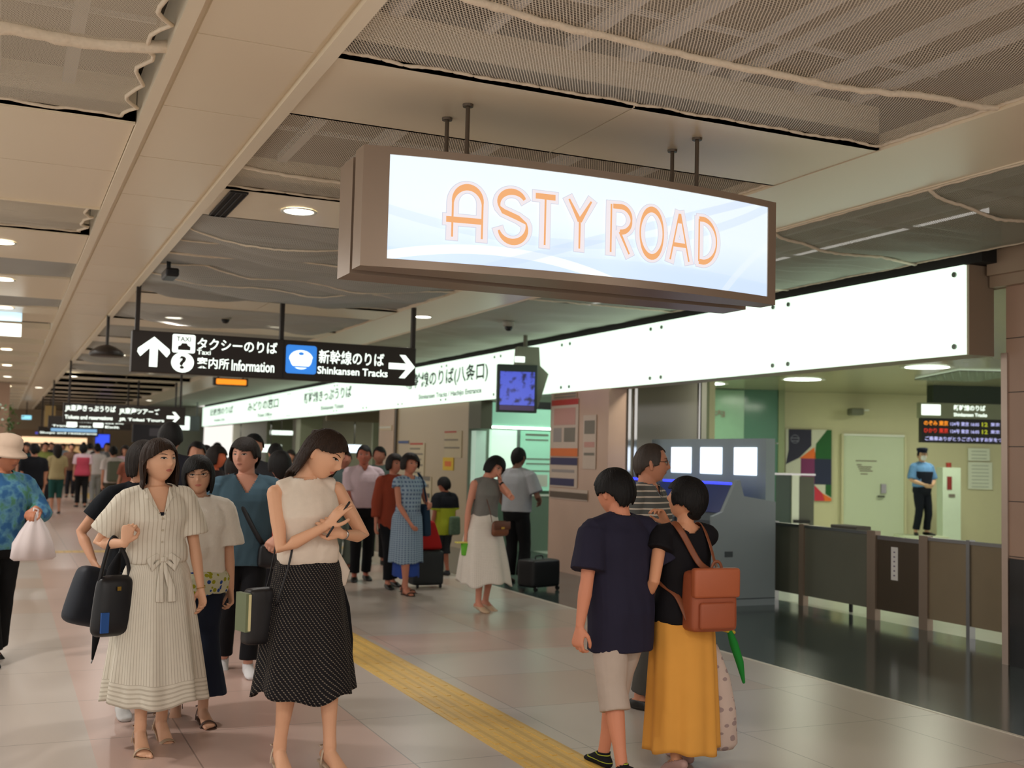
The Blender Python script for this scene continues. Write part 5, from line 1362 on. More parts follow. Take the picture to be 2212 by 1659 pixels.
    def blob(s, c, r, m_, name='hair_bun', n=18):
        b = MB(); rs = []
        for i in range(1, 10):
            th = pi*i/10; rs.append([s.MH @ Vector((c[0]+r[0]*sin(th)*cos(2*pi*j/n), c[1]+r[1]*sin(th)*sin(2*pi*j/n), c[2]+r[2]*cos(th))) for j in range(n)])
        b.rings(rs); return obj(name, b, m_, s.root, True)
    def short_hair(s, m_=None, **k):
        d = dict(front=.052, side=-.012, back=-.07, open_=62, sharp=10, vol=.010, hang=1.3); d.update(k); return s.hair(m_ or M_hair_k, **d)
def degrees_wrap(ph):
    a = math.degrees(ph); return a-360 if a > 180 else a

def strap(parent, pts, w=.012, t=.003, m_=None, ref=None, name='strap', n=8):
    # smooth through points
    P = [Vector(p) for p in pts]; out = []
    for i in range(len(P)-1):
        p0 = P[max(0, i-1)]; p1 = P[i]; p2 = P[i+1]; p3 = P[min(len(P)-1, i+2)]
        for q in range(6):
            t_ = q/6; out.append(.5*((2*p1)+(-p0+p2)*t_+(2*p0-5*p1+4*p2-p3)*t_*t_+(-p0+3*p1-3*p2+p3)*t_**3))
    out.append(P[-1]); b = MB(); b.tube(out, [(w, t)]*len(out), n=n, ref=ref); return obj(name, b, m_, parent, True)
def bag_body(name, par, x0, x1, y0, y1, z0, z1, m_, r=.03, taper=.0, sag_=.0, M=None):
    b = MB(); b.rbox(x0, x1, y0, y1, z0, z1, r); cx, cy = (x0+x1)/2, (y0+y1)/2
    b.v = [((v[0]-cx)*(1-taper*(v[2]-z0)/(z1-z0))+cx, (v[1]-cy)*(1-taper*(v[2]-z0)/(z1-z0))+cy, v[2]) for v in b.v]
    if M is not None: b.xf(M)
    o = obj(name, b, m_, par, True)
    sb = o.modifiers.new('b', 'SUBSURF'); sb.levels = 1; sb.render_levels = 1
    return o
def world_pt(person, p): return Matrix.Translation(person.root.location) @ person.root.rotation_euler.to_matrix().to_4x4() @ Vector(p)
def loc_pt(person, p): return (Matrix.Translation(person.root.location) @ person.root.rotation_euler.to_matrix().to_4x4()).inverted() @ Vector(p)

# ---- cloth materials
def cloth(name, rgb, **k): d = dict(rough=.85, var=.05, scale=30, spec=.25); d.update(k); return mat(name, rgb, **d)
def uv_mat(name, rgb, fn, **k):
    mt = cloth(name, rgb, **k); g = G(mt); tc = g.n('ShaderNodeTexCoord'); sp = g.n('ShaderNodeSeparateXYZ'); g.link(tc.outputs['UV'], sp.inputs[0])
    g.link(fn(g, sp.outputs[0], sp.outputs[1], base_of(mt)), g.b.inputs['Base Color']); return mt
def ob_mat(name, rgb, fn, **k):
    mt = cloth(name, rgb, **k); g = G(mt); x, y, z = g.xyz(); g.link(fn(g, x, y, z, base_of(mt)), g.b.inputs['Base Color']); return mt

def floral(g, c):
    tc = g.n('ShaderNodeTexCoord'); vo = g.n('ShaderNodeTexVoronoi'); vo.inputs['Scale'].default_value = 34; g.link(tc.outputs['Object'], vo.inputs['Vector'])
    wn = g.n('ShaderNodeTexWhiteNoise', noise_dimensions='3D'); g.link(vo.outputs['Position'], wn.inputs['Vector'])
    col = g.mix(g.math('GREATER_THAN', wn.outputs['Value'], .5), lin((40,70,140)), lin((150,150,40)))
    return g.mix(g.math('MULTIPLY', g.math('LESS_THAN', vo.outputs['Distance'], .42), g.math('GREATER_THAN', wn.outputs['Value'], .2)), c, col)
# ================================================================ WHO IS THERE
# ---- woman in the striped shirt dress, front left
CREAM = (222,215,200)
M_dress = ob_mat('cream_pinstripe_cloth', CREAM, lambda g, x, y, z, c: g.mix(g.math('MULTIPLY', g.stripe(x, .021, .004, 5), .42), c, lin((140,120,92))))
def dress_skirt_fn(g, u, v, c):
    a = g.math('MULTIPLY', g.stripe(u, 1/96, .22/96, 5), .42); hemb = g.math('LESS_THAN', v, .155)
    hs = g.math('MULTIPLY', g.math('MULTIPLY', g.stripe(v, .03, .012), hemb), .35)
    return g.mix(g.math('MAXIMUM', g.math('MULTIPLY', a, g.math('SUBTRACT', 1.0, hemb)), hs), c, lin((134,116,90)))
M_dress_s = uv_mat('cream_pinstripe_skirt', CREAM, dress_skirt_fn)
p = gp(324, 5.80)
A = Person('woman in a cream pinstriped belted shirt dress walking toward the camera', p, 186, H=1.52, heel=.045, vox=.0045,
           feet=((.075,.10,0),(-.075,-.09,.0)), foot_yaw=(4,-6), foot_pitch=(0,10), lean=(1,3,0), skin_rgb=(222,172,140),
           hands=((.205,.155,1.045),(-.235,.08,.665)), elbow=((.7,-.8,-.9),(-.5,-1,0)), palm=((-.5,-.7,.1),(.9,.3,0)), curl=(1.2,.5), hdir=((-.15,.12,.98),None), head=(-24,-4,-3), thumb=(.9,.4), bare=True)
A.top(M_dress, hem=.585, sleeve=.78, ease=.020, neck='deepv', vdepth=.092, neckr=(.056,.05), slack=.55, bloused=.014, slv=1.9, wr=.006)
A.skirt(M_dress_s, zt=.60, zb=.120, ease=.016, rb=(.255,.24), folds=9, amp=.11, shift=(-.02,.0), seed=1.0, hemwave=.012, power=.85)
b = MB(); rs = []
for zz, e in ((.592, .019), (.592, .023), (.606, .023), (.606, .019)):
    rs.append([A.sp(Vector(((prof_at(A.P, .60, 1)*A.H+e+.002)*cos(2*pi*i/40), (prof_at(A.P, .6, 2)*A.H+e+.002)*sin(2*pi*i/40)+.003, zz*A.H+A.heel))) for i in range(40)])
b.rings(rs, cap=False); obj('belt', b, M_dress, A.root, True)
zb_ = .60*A.H+A.heel; yb_ = prof_at(A.P, .6, 2)*A.H+.03
for sx in (-1, 1):
    b = MB(); pts = [Vector((.0, yb_, zb_)), Vector((sx*.035, yb_+.012, zb_+.016)), Vector((sx*.066, yb_+.006, zb_-.006)), Vector((sx*.055, yb_+.012, zb_-.045)), Vector((sx*.02, yb_+.006, zb_-.012)), Vector((0, yb_, zb_))]
    b.tube(pts, [(.010,.004),(.018,.005),(.022,.004),(.018,.005),(.01,.004),(.008,.004)], n=10, ref=(0,1,0)); obj('bow_loop', b, M_dress, A.root, True)
    b = MB(); pts = [Vector((0, yb_, zb_)), Vector((sx*.012, yb_+.018, zb_-.06)), Vector((sx*.028-.01, yb_+.035, zb_-.14)), Vector((sx*.03-.01, yb_+.05, zb_-.21))]
    b.tube(pts, [(.008,.003),(.013,.003),(.019,.003),(.022,.003)], n=10, ref=(0,1,0)); obj('bow_tail', b, M_dress, A.root, True)
b = MB(); b.rbox(-.016, .016, yb_-.002, yb_+.018, zb_-.013, zb_+.013, .006); obj('bow_knot', b, M_dress, A.root, True)
# collar lapels
for sx in (-1, 1):
    b = MB(); pts = []
    def cp(x, z, e=.024): 
        return A.sp(Vector((x, prof_at(A.P, z, 2)*A.H*sqrt(max(.05, 1-(x/(prof_at(A.P, z, 1)*A.H+.02))**2))+prof_at(A.P, z, 3)*A.H+e, z*A.H+A.heel)))
    q = [cp(sx*.008, .752), cp(sx*.055, .842, .012), cp(sx*.092, .835, .012), cp(sx*.080, .808, .02), cp(sx*.060, .806, .025)]
    b.add(q+[v_-Vector((0, .004, 0)) for v_ in q], [(0,1,2,3,4), (9,8,7,6,5)]+[(i, i+5, (i+1) % 5+5, (i+1) % 5) for i in range(5)]); obj('collar', b, M_dress, A.root)
b = MB()
for z in (.74, .70, .66, .625): c_ = cp(0, z, .034); b.lathe([(.001, 0), (.005, 0), (.005, .003), (.001, .003)], n=10, c=(c_.x, c_.z, -c_.y-.0)) if False else None; b = MB(); b.rbox(c_.x-.005, c_.x+.005, c_.y-.004, c_.y+.001, c_.z-.005, c_.z+.005, .002); obj('button', b, mat('cream_button', (190,180,160)), A.root)

b = MB(); c_ = cp(0, .745, .010); b.rbox(-.03, .03, c_.y-.02, c_.y, c_.z-.012, c_.z+.022, .006); obj('undershirt', b, cloth('navy_undershirt', (26,28,40)), A.root, True)
A.shoes('heel', mat('beige_sandal', (176,150,124), rough=.5))
def swept(p, a, v):   # her hair sits behind the ear on her right and falls back
    return p
A.hair(M_hair_b, front=.042, side=-.135, back=-.150, open_=66, asym=(22, -6), sharp=7, sweep=-.00032, jag=.02, vol=.013, flick=.55, part=.8, strand=.003, hang=.6)
b = MB(); b.lathe([(.024, -.002), (.027, 0), (.024, .002)], n=20); b.xf(Matrix.Translation(A.wr[1]) @ Vector((0,0,1)).rotation_difference(A.hd[1]).to_matrix().to_4x4()); obj('bracelet', b, mat('thin_gold', (190,150,90), metal=.8, rough=.3), A.root, True)

M_bagk = mat('black_leather', (20,20,24), rough=.4, var=.1)
# black tote on her right forearm
hw = world_pt(A, A.el[0].lerp(A.wr[0], .45))
TZ = .57; HL = hw.z-TZ+.02
r = thing('tote_bag', 'black tote bag hanging from the forearm of the woman in the striped dress', 'bag', (hw.x+.03, hw.y-.02, TZ), radians(180+20))
bag_body('bag_body', r, -.125, .125, -.055, .055, .0, .31, M_bagk, .054, .25); strap(r, [(-.08,.0,.28),(-.06,.0,.38),(-.0,.0,HL),(.03,.0,HL),(.06,.0,.38),(.08,.0,.28)], .011, .004, M_bagk, (0,1,0), 'handle')
b = MB(); b.box(-.01, .01, .050, .056, .235, .255); obj('gold_clasp', b, mat('gold_metal', (190,150,70), metal=1, rough=.3), r); b = MB(); b.box(.05,.09,-.006,.006,.03,.13); b.xf(Matrix.Translation((.0,.058,0)) ); obj('blue_tag', b, mat('bright_blue_tag', (30,80,150)), r)
# big black bag carried by the person behind
Bp = gp(278, 6.5)
B = Person('person in a black T-shirt half hidden behind the woman in the striped dress', Bp, 192, H=1.56, heel=.0, vox=.007, feet=((.07,.08,0),(-.07,-.06,0)), skin_rgb=(204,152,122),
           hands=((.27,.10,.88),(-.16,.02,.72)), elbow=((.6,-1,0),None), palm=((-1,0,0),None), curl=(1.3,.4), head=(-20,4,0))
B.top(cloth('black_tshirt', (22,26,32)), hem=.50, sleeve=.62, ease=.018, slack=.6); B.pants(cloth('black_jeans', (24,24,30)), ease=.012); B.shoes('sneaker', cloth('white_sneaker', (200,198,196)))
B.hair(M_hair, front=.03, side=-.08, back=-.1, open_=60, vol=.014)
hw = world_pt(B, B.wr[0]+B.hd[0]*.08)
r = thing('shoulder_bag', 'large dark navy-black bag hanging low at the left, carried behind the striped dress', 'bag', (hw.x-.02, hw.y, .52), radians(205)); HB = hw.z-.52
Mr = Matrix.Rotation(radians(-14), 4, 'Y')
bag_body('bag_body', r, -.19, .19, -.08, .08, .0, .33, mat('navy_black_nylon', (24,30,42), rough=.6, var=.15), .06, .12, M=Mr); strap(r, [(-.13,.0,.30),(-.09,.0,HB-.03),(0,.0,HB),(.07,.0,HB-.04),(.10,.0,.26)], .014, .005, M_bagk, (0,1,0), 'handle')
b = MB(); n = 20; b.rings([[(.0+rr*cos(2*pi*i/n), .083, .14+rr*sin(2*pi*i/n)) for i in range(n)] for rr in (.055, .062)], cap=False); b.xf(Mr); obj('round_emblem', b, mat('dark_teal_print', (40,62,78)), r)
hp = gp(207, 6.0); r = thing('folded_umbrella', 'folded black umbrella pointing down beside the black bags', 'umbrella', (hp.x, hp.y, .42))
b = MB(); b.tube([Vector((-.035,0,-.03)), Vector((-.02,0,.10)), Vector((.02,0,.28)), Vector((.055,0,.45)), Vector((.075,0,.52))], [.006, .022, .040, .034, .014], n=14); obj('canopy', b, cloth('black_umbrella_cloth', (18,18,22)), r, True)
b = MB(); b.tube([Vector((.07,0,.5)), Vector((.10,0,.62))], .007, n=8); obj('shaft', b, M_black, r, True); b = MB(); b.tube([Vector((-.04,0,-.05)), Vector((-.035,0,-.03))], .004, n=8); obj('tip', b, M_steel, r, True)

# ---- older woman, white blouse
p = gp(410, 6.35)
C = Person('older woman with glasses in a white blouse and wide navy trousers', p, 176, H=1.46, heel=.02, vox=.0055, feet=((.07,-.12,0),(-.06,.10,0)), foot_yaw=(6,-10), foot_pitch=(24,0), skin_rgb=(206,158,130),
           hands=((.19,.05,.70),(-.20,.03,.68)), elbow=(None,(-.5,-1,0)), curl=(.5,.7), head=(6,2,4), bare=True)
M_blouse = cloth('white_textured_cloth', (222,216,206), var=.05, scale=60, bump=.12)
C.top(M_blouse, hem=.505, sleeve=.86, ease=.026, neckr=(.066,.06), slack=.9, flare=.012, slv=1.7, wr=.006)
M_floral = ob_mat('floral_print', (196,196,170), lambda g, x, y, z, c: floral(g, c), scale=10)
C.skirt(M_floral, zt=.56, zb=.472, ease=.034, rb=(.178,.14), folds=7, amp=.05, name='blouse_hem', power=1)
C.pants(cloth('navy_wide_trousers', (26,32,48)), end=.90, ease=.016, flare=.085); C.shoes('sandal', mat('brown_sandal', (70,46,34), rough=.5))
C.hair(M_hair_k, front=.026, side=-.095, back=-.12, open_=56, vol=.017, part=2)
def glasses(P, m_, wire=.0012):
    fr = None
    for sg in (-1, 1):
        b = MB(); pts = [Vector((sg*.032+.022*cos(2*pi*i/20), 0, .008+.015*sin(2*pi*i/20))) for i in range(21)]
        pts = [P.MH @ Vector((q.x, face_y(sg*.032, .008)+.010-.12*max(0, abs(q.x)-.032), q.z)) for q in pts]; b.tube(pts, wire*P.s*1.5, n=6); o = obj('glasses_rim', b, m_, P.root, True)
        b = MB(); b.tube([P.MH @ Vector((sg*.054, face_y(.032, .008)+.006, .012)), P.MH @ Vector((sg*.08, .0, .010)), P.MH @ Vector((sg*.081, -.012, -.002))], wire*P.s*1.4, n=6); obj('glasses_arm', b, m_, P.root, True)
    b = MB(); b.tube([P.MH @ Vector((-.011, face_y(0, .008)+.004, .010)), P.MH @ Vector((.011, face_y(0, .008)+.004, .010))], wire*P.s*1.5, n=6); obj('glasses_bridge', b, m_, P.root, True)
glasses(C, mat('thin_brown_frame', (90,70,56), metal=.3, rough=.4), .0009)
b = MB(); pts = [C.sp(Vector((.055*cos(a), .055+.02*sin(a)*0+ .055*max(0,-sin(a))*1.0, .83*C.H+C.heel+.10*min(0, sin(a))*1.3))) for a in [pi*i/16+pi for i in range(17)]]; b.tube(pts, .0018, n=6); obj('necklace_cord', b, mat('dark_cord', (50,56,50)), C.root, True)
b = MB(); c_ = C.sp(Vector((0, .13, .83*C.H+C.heel-.15))); b.rbox(c_.x-.008, c_.x+.008, c_.y-.02, c_.y+.0, c_.z-.02, c_.z+.02, .005); obj('pendant', b, mat('green_stone', (50,90,76)), C.root, True)

# ---- man in teal
p = gp(516, 7.75)
D = Person('man in a teal V-neck T-shirt with a black crossbody bag strap', p, 172, H=1.60, sex='m', vox=.006, feet=((.10,-.14,0),(-.05,.14,0)), foot_yaw=(8,-8), foot_pitch=(30,0), skin_rgb=(206,150,128),
           hands=((.24,.05,.74),(-.20,.16,.93)), elbow=((.5,-1,0),(-.8,-1,-.2)), palm=(None,(.4,-.2,-.9)), curl=(.6,1.2), head=(28,0,2), fat=1.04)
M_teal = cloth('teal_tshirt', (66,90,104)); D.top(M_teal, hem=.46, sleeve=.66, ease=.024, neck='v', vdepth=.07, neckr=(.07,.06), slack=.9)
D.pants(cloth('black_slim_trousers', (20,20,24)), ease=.012); D.shoes('sneaker', cloth('white_canvas_shoe', (214,212,214)))
D.short_hair(M_hair, front=.036, side=-.022, open_=58, vol=.018)
strap(D.root, [D.sp(Vector((.075,-.06,.83*D.H))), D.sp(Vector((.085,.02,.845*D.H))), D.sp(Vector((.06,.118,.77*D.H))), D.sp(Vector((0,.138,.68*D.H))), D.sp(Vector((-.09,.135,.58*D.H))), D.sp(Vector((-.16,.10,.525*D.H)))], .016, .003, M_bagk, (0,1,0), 'bag_strap')
q = world_pt(D, (-.19, .13, .72)); r = thing('crossbody_bag', 'small black crossbody bag at the hip of the man in teal', 'bag', q, radians(172)); bag_body('bag_body', r, -.11, .11, -.04, .04, 0, .17, M_bagk, .04, .1)

# ---- woman in the black dotted skirt
p = gp(650, 5.43)
def twill(g, u, v, c):
    w = g.math('ADD', g.math('MULTIPLY', u, 1.0), g.math('MULTIPLY', v, .42))
    line = g.stripe(w, 1/62, .0042, 5); dots = g.stripe(v, .014, .0075)
    return g.mix(g.math('MULTIPLY', g.math('MULTIPLY', line, dots), .48), c, lin((170,156,138)))
M_twill = uv_mat('black_dotted_twill', (24,23,26), twill)
M_shell = cloth('ivory_shell_top', (226,212,196), scale=40, bump=.08)
E_ = Person('tall woman in an ivory sleeveless top and black dotted skirt looking down', p, 184, H=1.61, heel=.045, vox=.0045, feet=((.115,.02,0),(-.10,.12,.0)), foot_yaw=(2,-14), foot_pitch=(0,0), lean=(4,4,0), fat=.97, skin_rgb=(224,172,138),
            hands=((-.005,.225,1.175),(-.095,.20,1.135)), elbow=((.9,-.55,-.6),(-.9,-.5,-.6)), palm=((-.55,-.3,-.5),(.3,-.75,.1)), curl=(.16,.62), hdir=((-.60,.18,.75),(.75,.05,.45)), head=(-36,24,-20), thumb=(.3,.5), point=(0,0), bare=True)
E_.top(M_shell, hem=.585, sleeve=0, ease=.014, neckr=(.066,.056), zneck=.848, slack=.55, bloused=.016, wr=.006)
E_.skirt(M_twill, zt=.628, zb=.195, ease=.012, rb=(.245,.235), folds=6, amp=.075, shift=(-.005,.0), seed=.4, power=.92, hemwave=.018)
E_.shoes('heel', mat('ivory_sandal', (198,180,158), rough=.5))
E_.hair(M_hair_b, front=.044, side=-.135, back=-.165, open_=72, asym=(26, -10), sharp=8, sweep=-.0003, jag=.022, vol=.014, flick=.45, part=1.4, strand=.003, hang=.6)
E_.blob((0, -.085, .065), (.035,.028,.022), M_hair_b, 'hair_twist')
for k_, sx in enumerate((1, -1)):   # frilled armholes and neckline
    b = MB(); c_ = E_.N.lerp(E_.sh[0 if sx > 0 else 1], .93); pts = []
    for i in range(25):
        a = 2*pi*i/24; pts.append(c_+E_.Rt @ Vector((sx*(.004+.006*sin(a*6)), .047*sin(a), -.045+.058*cos(a))))
    b.tube([c_+Vector((0,0,-.0)), c_+E_.Rt @ Vector((0,.01,-.03))], .034, n=12) if False else None
M_sash = cloth('sheer_white_cloth', (208,200,184))
b = MB(); q = E_.sp(Vector((-.135, -.03, .60*E_.H+E_.heel))); pts = [q+Vector((0,0,.05)), q+Vector((-.025,.0,-.02)), q+Vector((-.055,0,-.09)), q+Vector((-.05,0,-.15))]; b.tube(pts, [(.015,.008),(.03,.01),(.045,.012),(.03,.008)], n=12, ref=(0,1,0)); obj('side_tie', b, M_shell, E_.root, True)
# pen/phone strap in her hand
q = world_pt(E_, (-.055,.262,1.215)); r = thing('black_pen', 'black pen held in the fingers of the woman in the dotted skirt', 'pen', q, radians(184)); b = MB(); b.tube([Vector((.055,.0,-.085)), Vector((-.050,-.0,.075))], .0055, n=10); obj('barrel', b, M_black, r, True)
b = MB(); b.lathe([(.023, -.004), (.0265, 0), (.023, .004)], n=20); b.xf(Matrix.Translation(E_.el[1].lerp(E_.wr[1], .9)) @ Vector((0,0,1)).rotation_difference((E_.wr[1]-E_.el[1]).normalized()).to_matrix().to_4x4()); obj('wristwatch', b, M_steel, E_.root, True)
M_bag2 = mat('black_soft_bag', (28,26,28), rough=.5)
q = world_pt(E_, (.205, -.02, .60)); r = thing('shoulder_bag', 'black shoulder bag with a pale notebook in it at the tall woman\'s right hip', 'bag', q, radians(196))
bag_body('bag_body', r, -.11, .11, -.05, .05, 0, .27, M_bag2, .03, .1)
sh_ = loc_ = None
inv = (Matrix.Translation(q) @ Matrix.Rotation(radians(196), 4, 'Z')).inverted()
def toE(p_): return inv @ world_pt(E_, p_)
strap(r, [(-.06,.0,.26), toE((.175,.075,.80)), toE((.125,.110,1.02)), toE((.098,.09,1.24)), toE((.090,.03,1.375)), toE((.090,-.04,1.36)), toE((.12,-.10,1.15)), toE((.18,-.09,.85)), (.06,.0,.26)], .006, .004, M_bag2, None, 'shoulder_strap')
b = MB(); b.box(.10, .125, -.05, .055, .07, .25); n_ = obj('notebook', b, mat('sage_green_cover', (110,120,90)), r); b = MB(); b.box(.10, .112, .055, .060, .075, .245); obj('page_edge', b, mat('cream_pages', (220,210,160)), n_)
r = thing('folded_umbrella', 'folded black umbrella hanging at the right side of the dotted skirt', 'umbrella', world_pt(E_, (-.20, -.06, .47)), radians(184)); b = MB(); b.tube([Vector((-.06,0,0)), Vector((-.045,0,.12)), Vector((-.01,0,.28)), Vector((.02,0,.42))], [.008,.022,.034,.018], n=12); obj('canopy', b, cloth('black_umbrella_cloth', (18,18,22)), r, True)
b = MB(); b.tube([Vector((.02,0,.42)), Vector((.03,0,.52))], .007, n=8); obj('handle', b, M_black, r, True)

# ---- man with hat at the left edge
p = gp(-22, 7.9)
F = Person('person in a pale bucket hat and blue patterned shirt at the left edge', p, 206, H=1.57, sex='m', vox=.007, feet=((.09,.16,0),(-.08,-.12,0)), foot_pitch=(0,20), skin_rgb=(186,122,92),
           hands=((.19,.02,.76),(-.15,.24,1.08)), elbow=(None,(-.8,-1,-.4)), palm=(None,(.2,.1,-1)), curl=(.5,.7), hdir=(None,(.6,.5,-.25)), head=(-12,6,0), lean=(4,0,0))
def batik(g, x, y, z, c):
    ns = g.n('ShaderNodeTexNoise'); ns.inputs['Scale'].default_value = 14; tc = g.n('ShaderNodeTexCoord'); g.link(tc.outputs['Object'], ns.inputs[0])
    rp = g.n('ShaderNodeValToRGB'); e = rp.color_ramp.elements; e[0].color = lin((52,98,146)); e[0].position = .4; e[1].color = lin((92,142,166)); e[1].position = .55; e2 = e.new(.66); e2.color = lin((82,134,112))
    g.link(ns.outputs['Fac'], rp.inputs[0]); return rp.outputs[0]
F.top(ob_mat('blue_green_batik', (50,110,160), batik), hem=.50, sleeve=1.55, ease=.026, neck='round', neckr=(.07,.06), slack=.9, slv=1.4)
F.pants(cloth('black_loose_trousers', (18,18,20)), ease=.02, flare=.03); F.shoes('shoe', mat('black_shoe', (18,18,18), rough=.4)); F.short_hair(M_hair_k, vol=.006)
b = MB(); prof = [(.128,-.012),(.122,.002),(.088,.030),(.092,.06),(.086,.10),(.066,.124),(.03,.134),(.001,.136)]
prof2 = [(.001,.130),(.03,.128),(.062,.118),(.080,.096),(.086,.06),(.082,.030),(.118,-.002),(.124,-.015)]
b.rings([[F.MH @ Vector((r_*.96*cos(2*pi*i/36), r_*1.1*sin(2*pi*i/36)-.002, z_+.012)) for i in range(36)] for r_, z_ in prof+prof2], cap=True); obj('bucket_hat', b, cloth('pale_pink_hat', (204,180,160)), F.root, True)
q = world_pt(F, F.wr[1]+F.hd[1]*.08)
r = thing('carrier_bag', 'white plastic carrier bag held by the person in the bucket hat', 'bag', (q.x+.03, q.y, q.z-.33), radians(200))
b = MB(); rs = []
for z, w, d in ((0,.13,.04),(.02,.155,.06),(.12,.14,.06),(.2,.10,.045),(.27,.055,.03),(.31,.025,.018),(.335,.02,.015)):
    rs.append([Vector((w*cos(2*pi*i/40)*(1+.06*sin(5*2*pi*i/40+z*20)), d*sin(2*pi*i/40)*(1+.14*sin(7*2*pi*i/40)), z)) for i in range(40)])
b.rings(rs); obj('bag_body', b, mat('white_plastic_film', (226,214,214), rough=.45), r, True); b = MB(); b.tube([Vector((-.015,0,.32)), Vector((-.02,0,.35)), Vector((.01,0,.36)), Vector((.015,0,.32))], .006, n=8); obj('handle', b, mat('white_plastic_film', (226,214,214)), r, True)

# ---- boy in navy, seen from behind
p = gp(1334, 5.5)
Gp = Person('boy in a navy T-shirt and pale shorts walking away at right', p, 8, H=1.47, sex='m', vox=.005, feet=((-.01,.10,0),(-.10,-.16,.0)), foot_yaw=(8,-4), foot_pitch=(0,34), skin_rgb=(208,138,108),
            hands=((.235,.06,.80),(-.27,-.03,.70)), elbow=((.5,-1,-.3),(-.3,-1,0)), curl=(.6,.7), head=(-10,8,3), lean=(3,0,0), fat=1.02)
Gp.top(cloth('navy_tshirt', (38,36,54)), hem=.40, sleeve=.80, ease=.028, slack=.9, neckr=(.064,.06), wr=.006, slv=1.5)
Gp.pants(cloth('khaki_grey_shorts', (184,168,156)), end=.62, ease=.022, flare=.03, name='shorts'); Gp.shoes('sneaker', ob_mat('black_yellow_sneaker', (26,26,30), lambda g, x, y, z, c: g.mix(g.stripe(z, .03, .004), c, lin((170,180,60)))))
Gp.short_hair(M_hair_k, vol=.020, back=-.075, side=-.02)
b = MB(); pts = [Gp.sp(Vector((.055*sin(a), -.058-.01*cos(a), .838*Gp.H-.008*cos(a)))) for a in [-.6+.15*i for i in range(9)]]; b.tube(pts, [(.002,.006)]*9, n=6, ref=(0,0,1)); obj('collar_label', b, M_paper, Gp.root, True)
b = MB(); pts = [Gp.sp(Vector((-.05+.0125*i, -.108, .755*Gp.H-.003*sin(i)))) for i in range(9)]; b.tube(pts, [(.001,.003)]*9, n=6, ref=(0,0,1)); obj('back_print', b, cloth('dull_red_print', (120,60,60)), Gp.root, True)

# ---- woman with brown backpack
p = gp(1470, 5.62)
Hp = Person('woman in a black top and long mustard skirt, seen from behind', p, 2, H=1.43, vox=.0055, feet=((.07,.06,0),(-.07,-.06,.0)), foot_yaw=(4,-4), foot_pitch=(0,20), skin_rgb=(214,152,116),
            hands=((-.015,.12,1.20),(-.20,.08,.80)), elbow=((1.2,-.25,-.5),(-.4,-1,0)), palm=((-1,0,.2),(1,0,0)), curl=(.7,.8), hdir=((-.5,.2,.8),None), head=(-34,-12,6))
Hp.top(cloth('black_boatneck_top', (20,18,22)), hem=.50, sleeve=.34, ease=.026, slack=.6, neckr=(.10,.082), zneck=.84)
Hp.skirt(cloth('mustard_skirt', (222,158,72), var=.06, scale=8), zt=.615, zb=.065, ease=.014, rb=(.185,.175), folds=8, amp=.09, seed=2.2, power=.7)
Hp.shoes('shoe', mat('pink_grey_shoe', (176,140,132), rough=.6))
Hp.short_hair(M_hair_k, front=.04, side=-.05, back=-.075, vol=.02, open_=60)
Hp.blob((.0, -.06, -.075), (.05,.04,.025), M_hair_k, 'hair_knot')
M_tan = mat('brown_leather', (158,82,52), rough=.5, var=.1, scale=5)
q = world_pt(Hp, (.045, -.16, .69)); r = thing('backpack', 'square brown leather backpack on the back of the woman in the mustard skirt', 'bag', q, radians(-2))
bag_body('bag_body', r, -.135, .135, -.07, .07, 0, .30, M_tan, .035, .06)
b = MB(); b.rbox(-.13, .13, -.083, -.03, .17, .315, .015); obj('front_flap', b, mat('brown_leather_light', (172,92,58), rough=.45), r, True); b = MB(); b.rbox(-.10, .10, -.09, -.06, .02, .15, .015); obj('front_pocket', b, M_tan, r, True)
inv = (Matrix.Translation(q) @ Matrix.Rotation(radians(-2), 4, 'Z')).inverted()
def toH(p_): return inv @ world_pt(Hp, p_)
M_tan2 = mat('brown_strap_leather', (128,72,44), rough=.5)
for pts in ([( -.02,-.03,.30), toH((-.0,-.125,1.03)), toH((-.075,-.09,1.17)), toH((-.085,-.02,1.215)), toH((-.085,.06,1.15)), toH((-.10,.09,.98))], [(.03,-.03,.30), toH((.10,-.125,1.03)), toH((.088,-.09,1.13)), toH((.088,-.02,1.21)), toH((.09,.06,1.15)), toH((.10,.09,.98))], [(-.12,-.0,.06), toH((-.10,-.09,.86)), toH((-.14,.0,.92)), toH((-.11,.085,.98))]):
    strap(r, pts, .017, .003, M_tan2, None, 'shoulder_strap')
strap(r, [(-.02,-.04,.30),(0,-.04,.34),(.03,-.04,.34),(.05,-.04,.30)], .008, .004, M_tan2, None, 'grab_handle')
# hanging cloth bag and green umbrella at her right
q = world_pt(Hp, (.235, .02, .06)); r = thing('cloth_bag', 'long pale printed cloth bag hanging beside the mustard skirt', 'bag', q, 0)
def prn(g, x, y, z, c):
    vo = g.n('ShaderNodeTexVoronoi'); mp = g.n('ShaderNodeMapping'); mp.inputs['Scale'].default_value = (18, 18, 30); tc = g.n('ShaderNodeTexCoord'); g.link(tc.outputs['Object'], mp.inputs[0]); g.link(mp.outputs[0], vo.inputs['Vector']); vo.inputs['Scale'].default_value = 1
    return g.mix(g.math('MULTIPLY', g.math('LESS_THAN', vo.outputs['Distance'], .38), .6), c, lin((120,96,104)))
b = MB(); rs = []
for z, w, d, sh_ in ((0,.075,.05,.02),(.03,.10,.065,.02),(.2,.095,.065,.012),(.36,.07,.05,.0),(.46,.045,.035,-.02),(.53,.028,.025,-.035)):
    rs.append([Vector((w*cos(2*pi*i/36)*(1+.05*sin(6*2*pi*i/36))+sh_, d*sin(2*pi*i/36), z)) for i in range(36)])
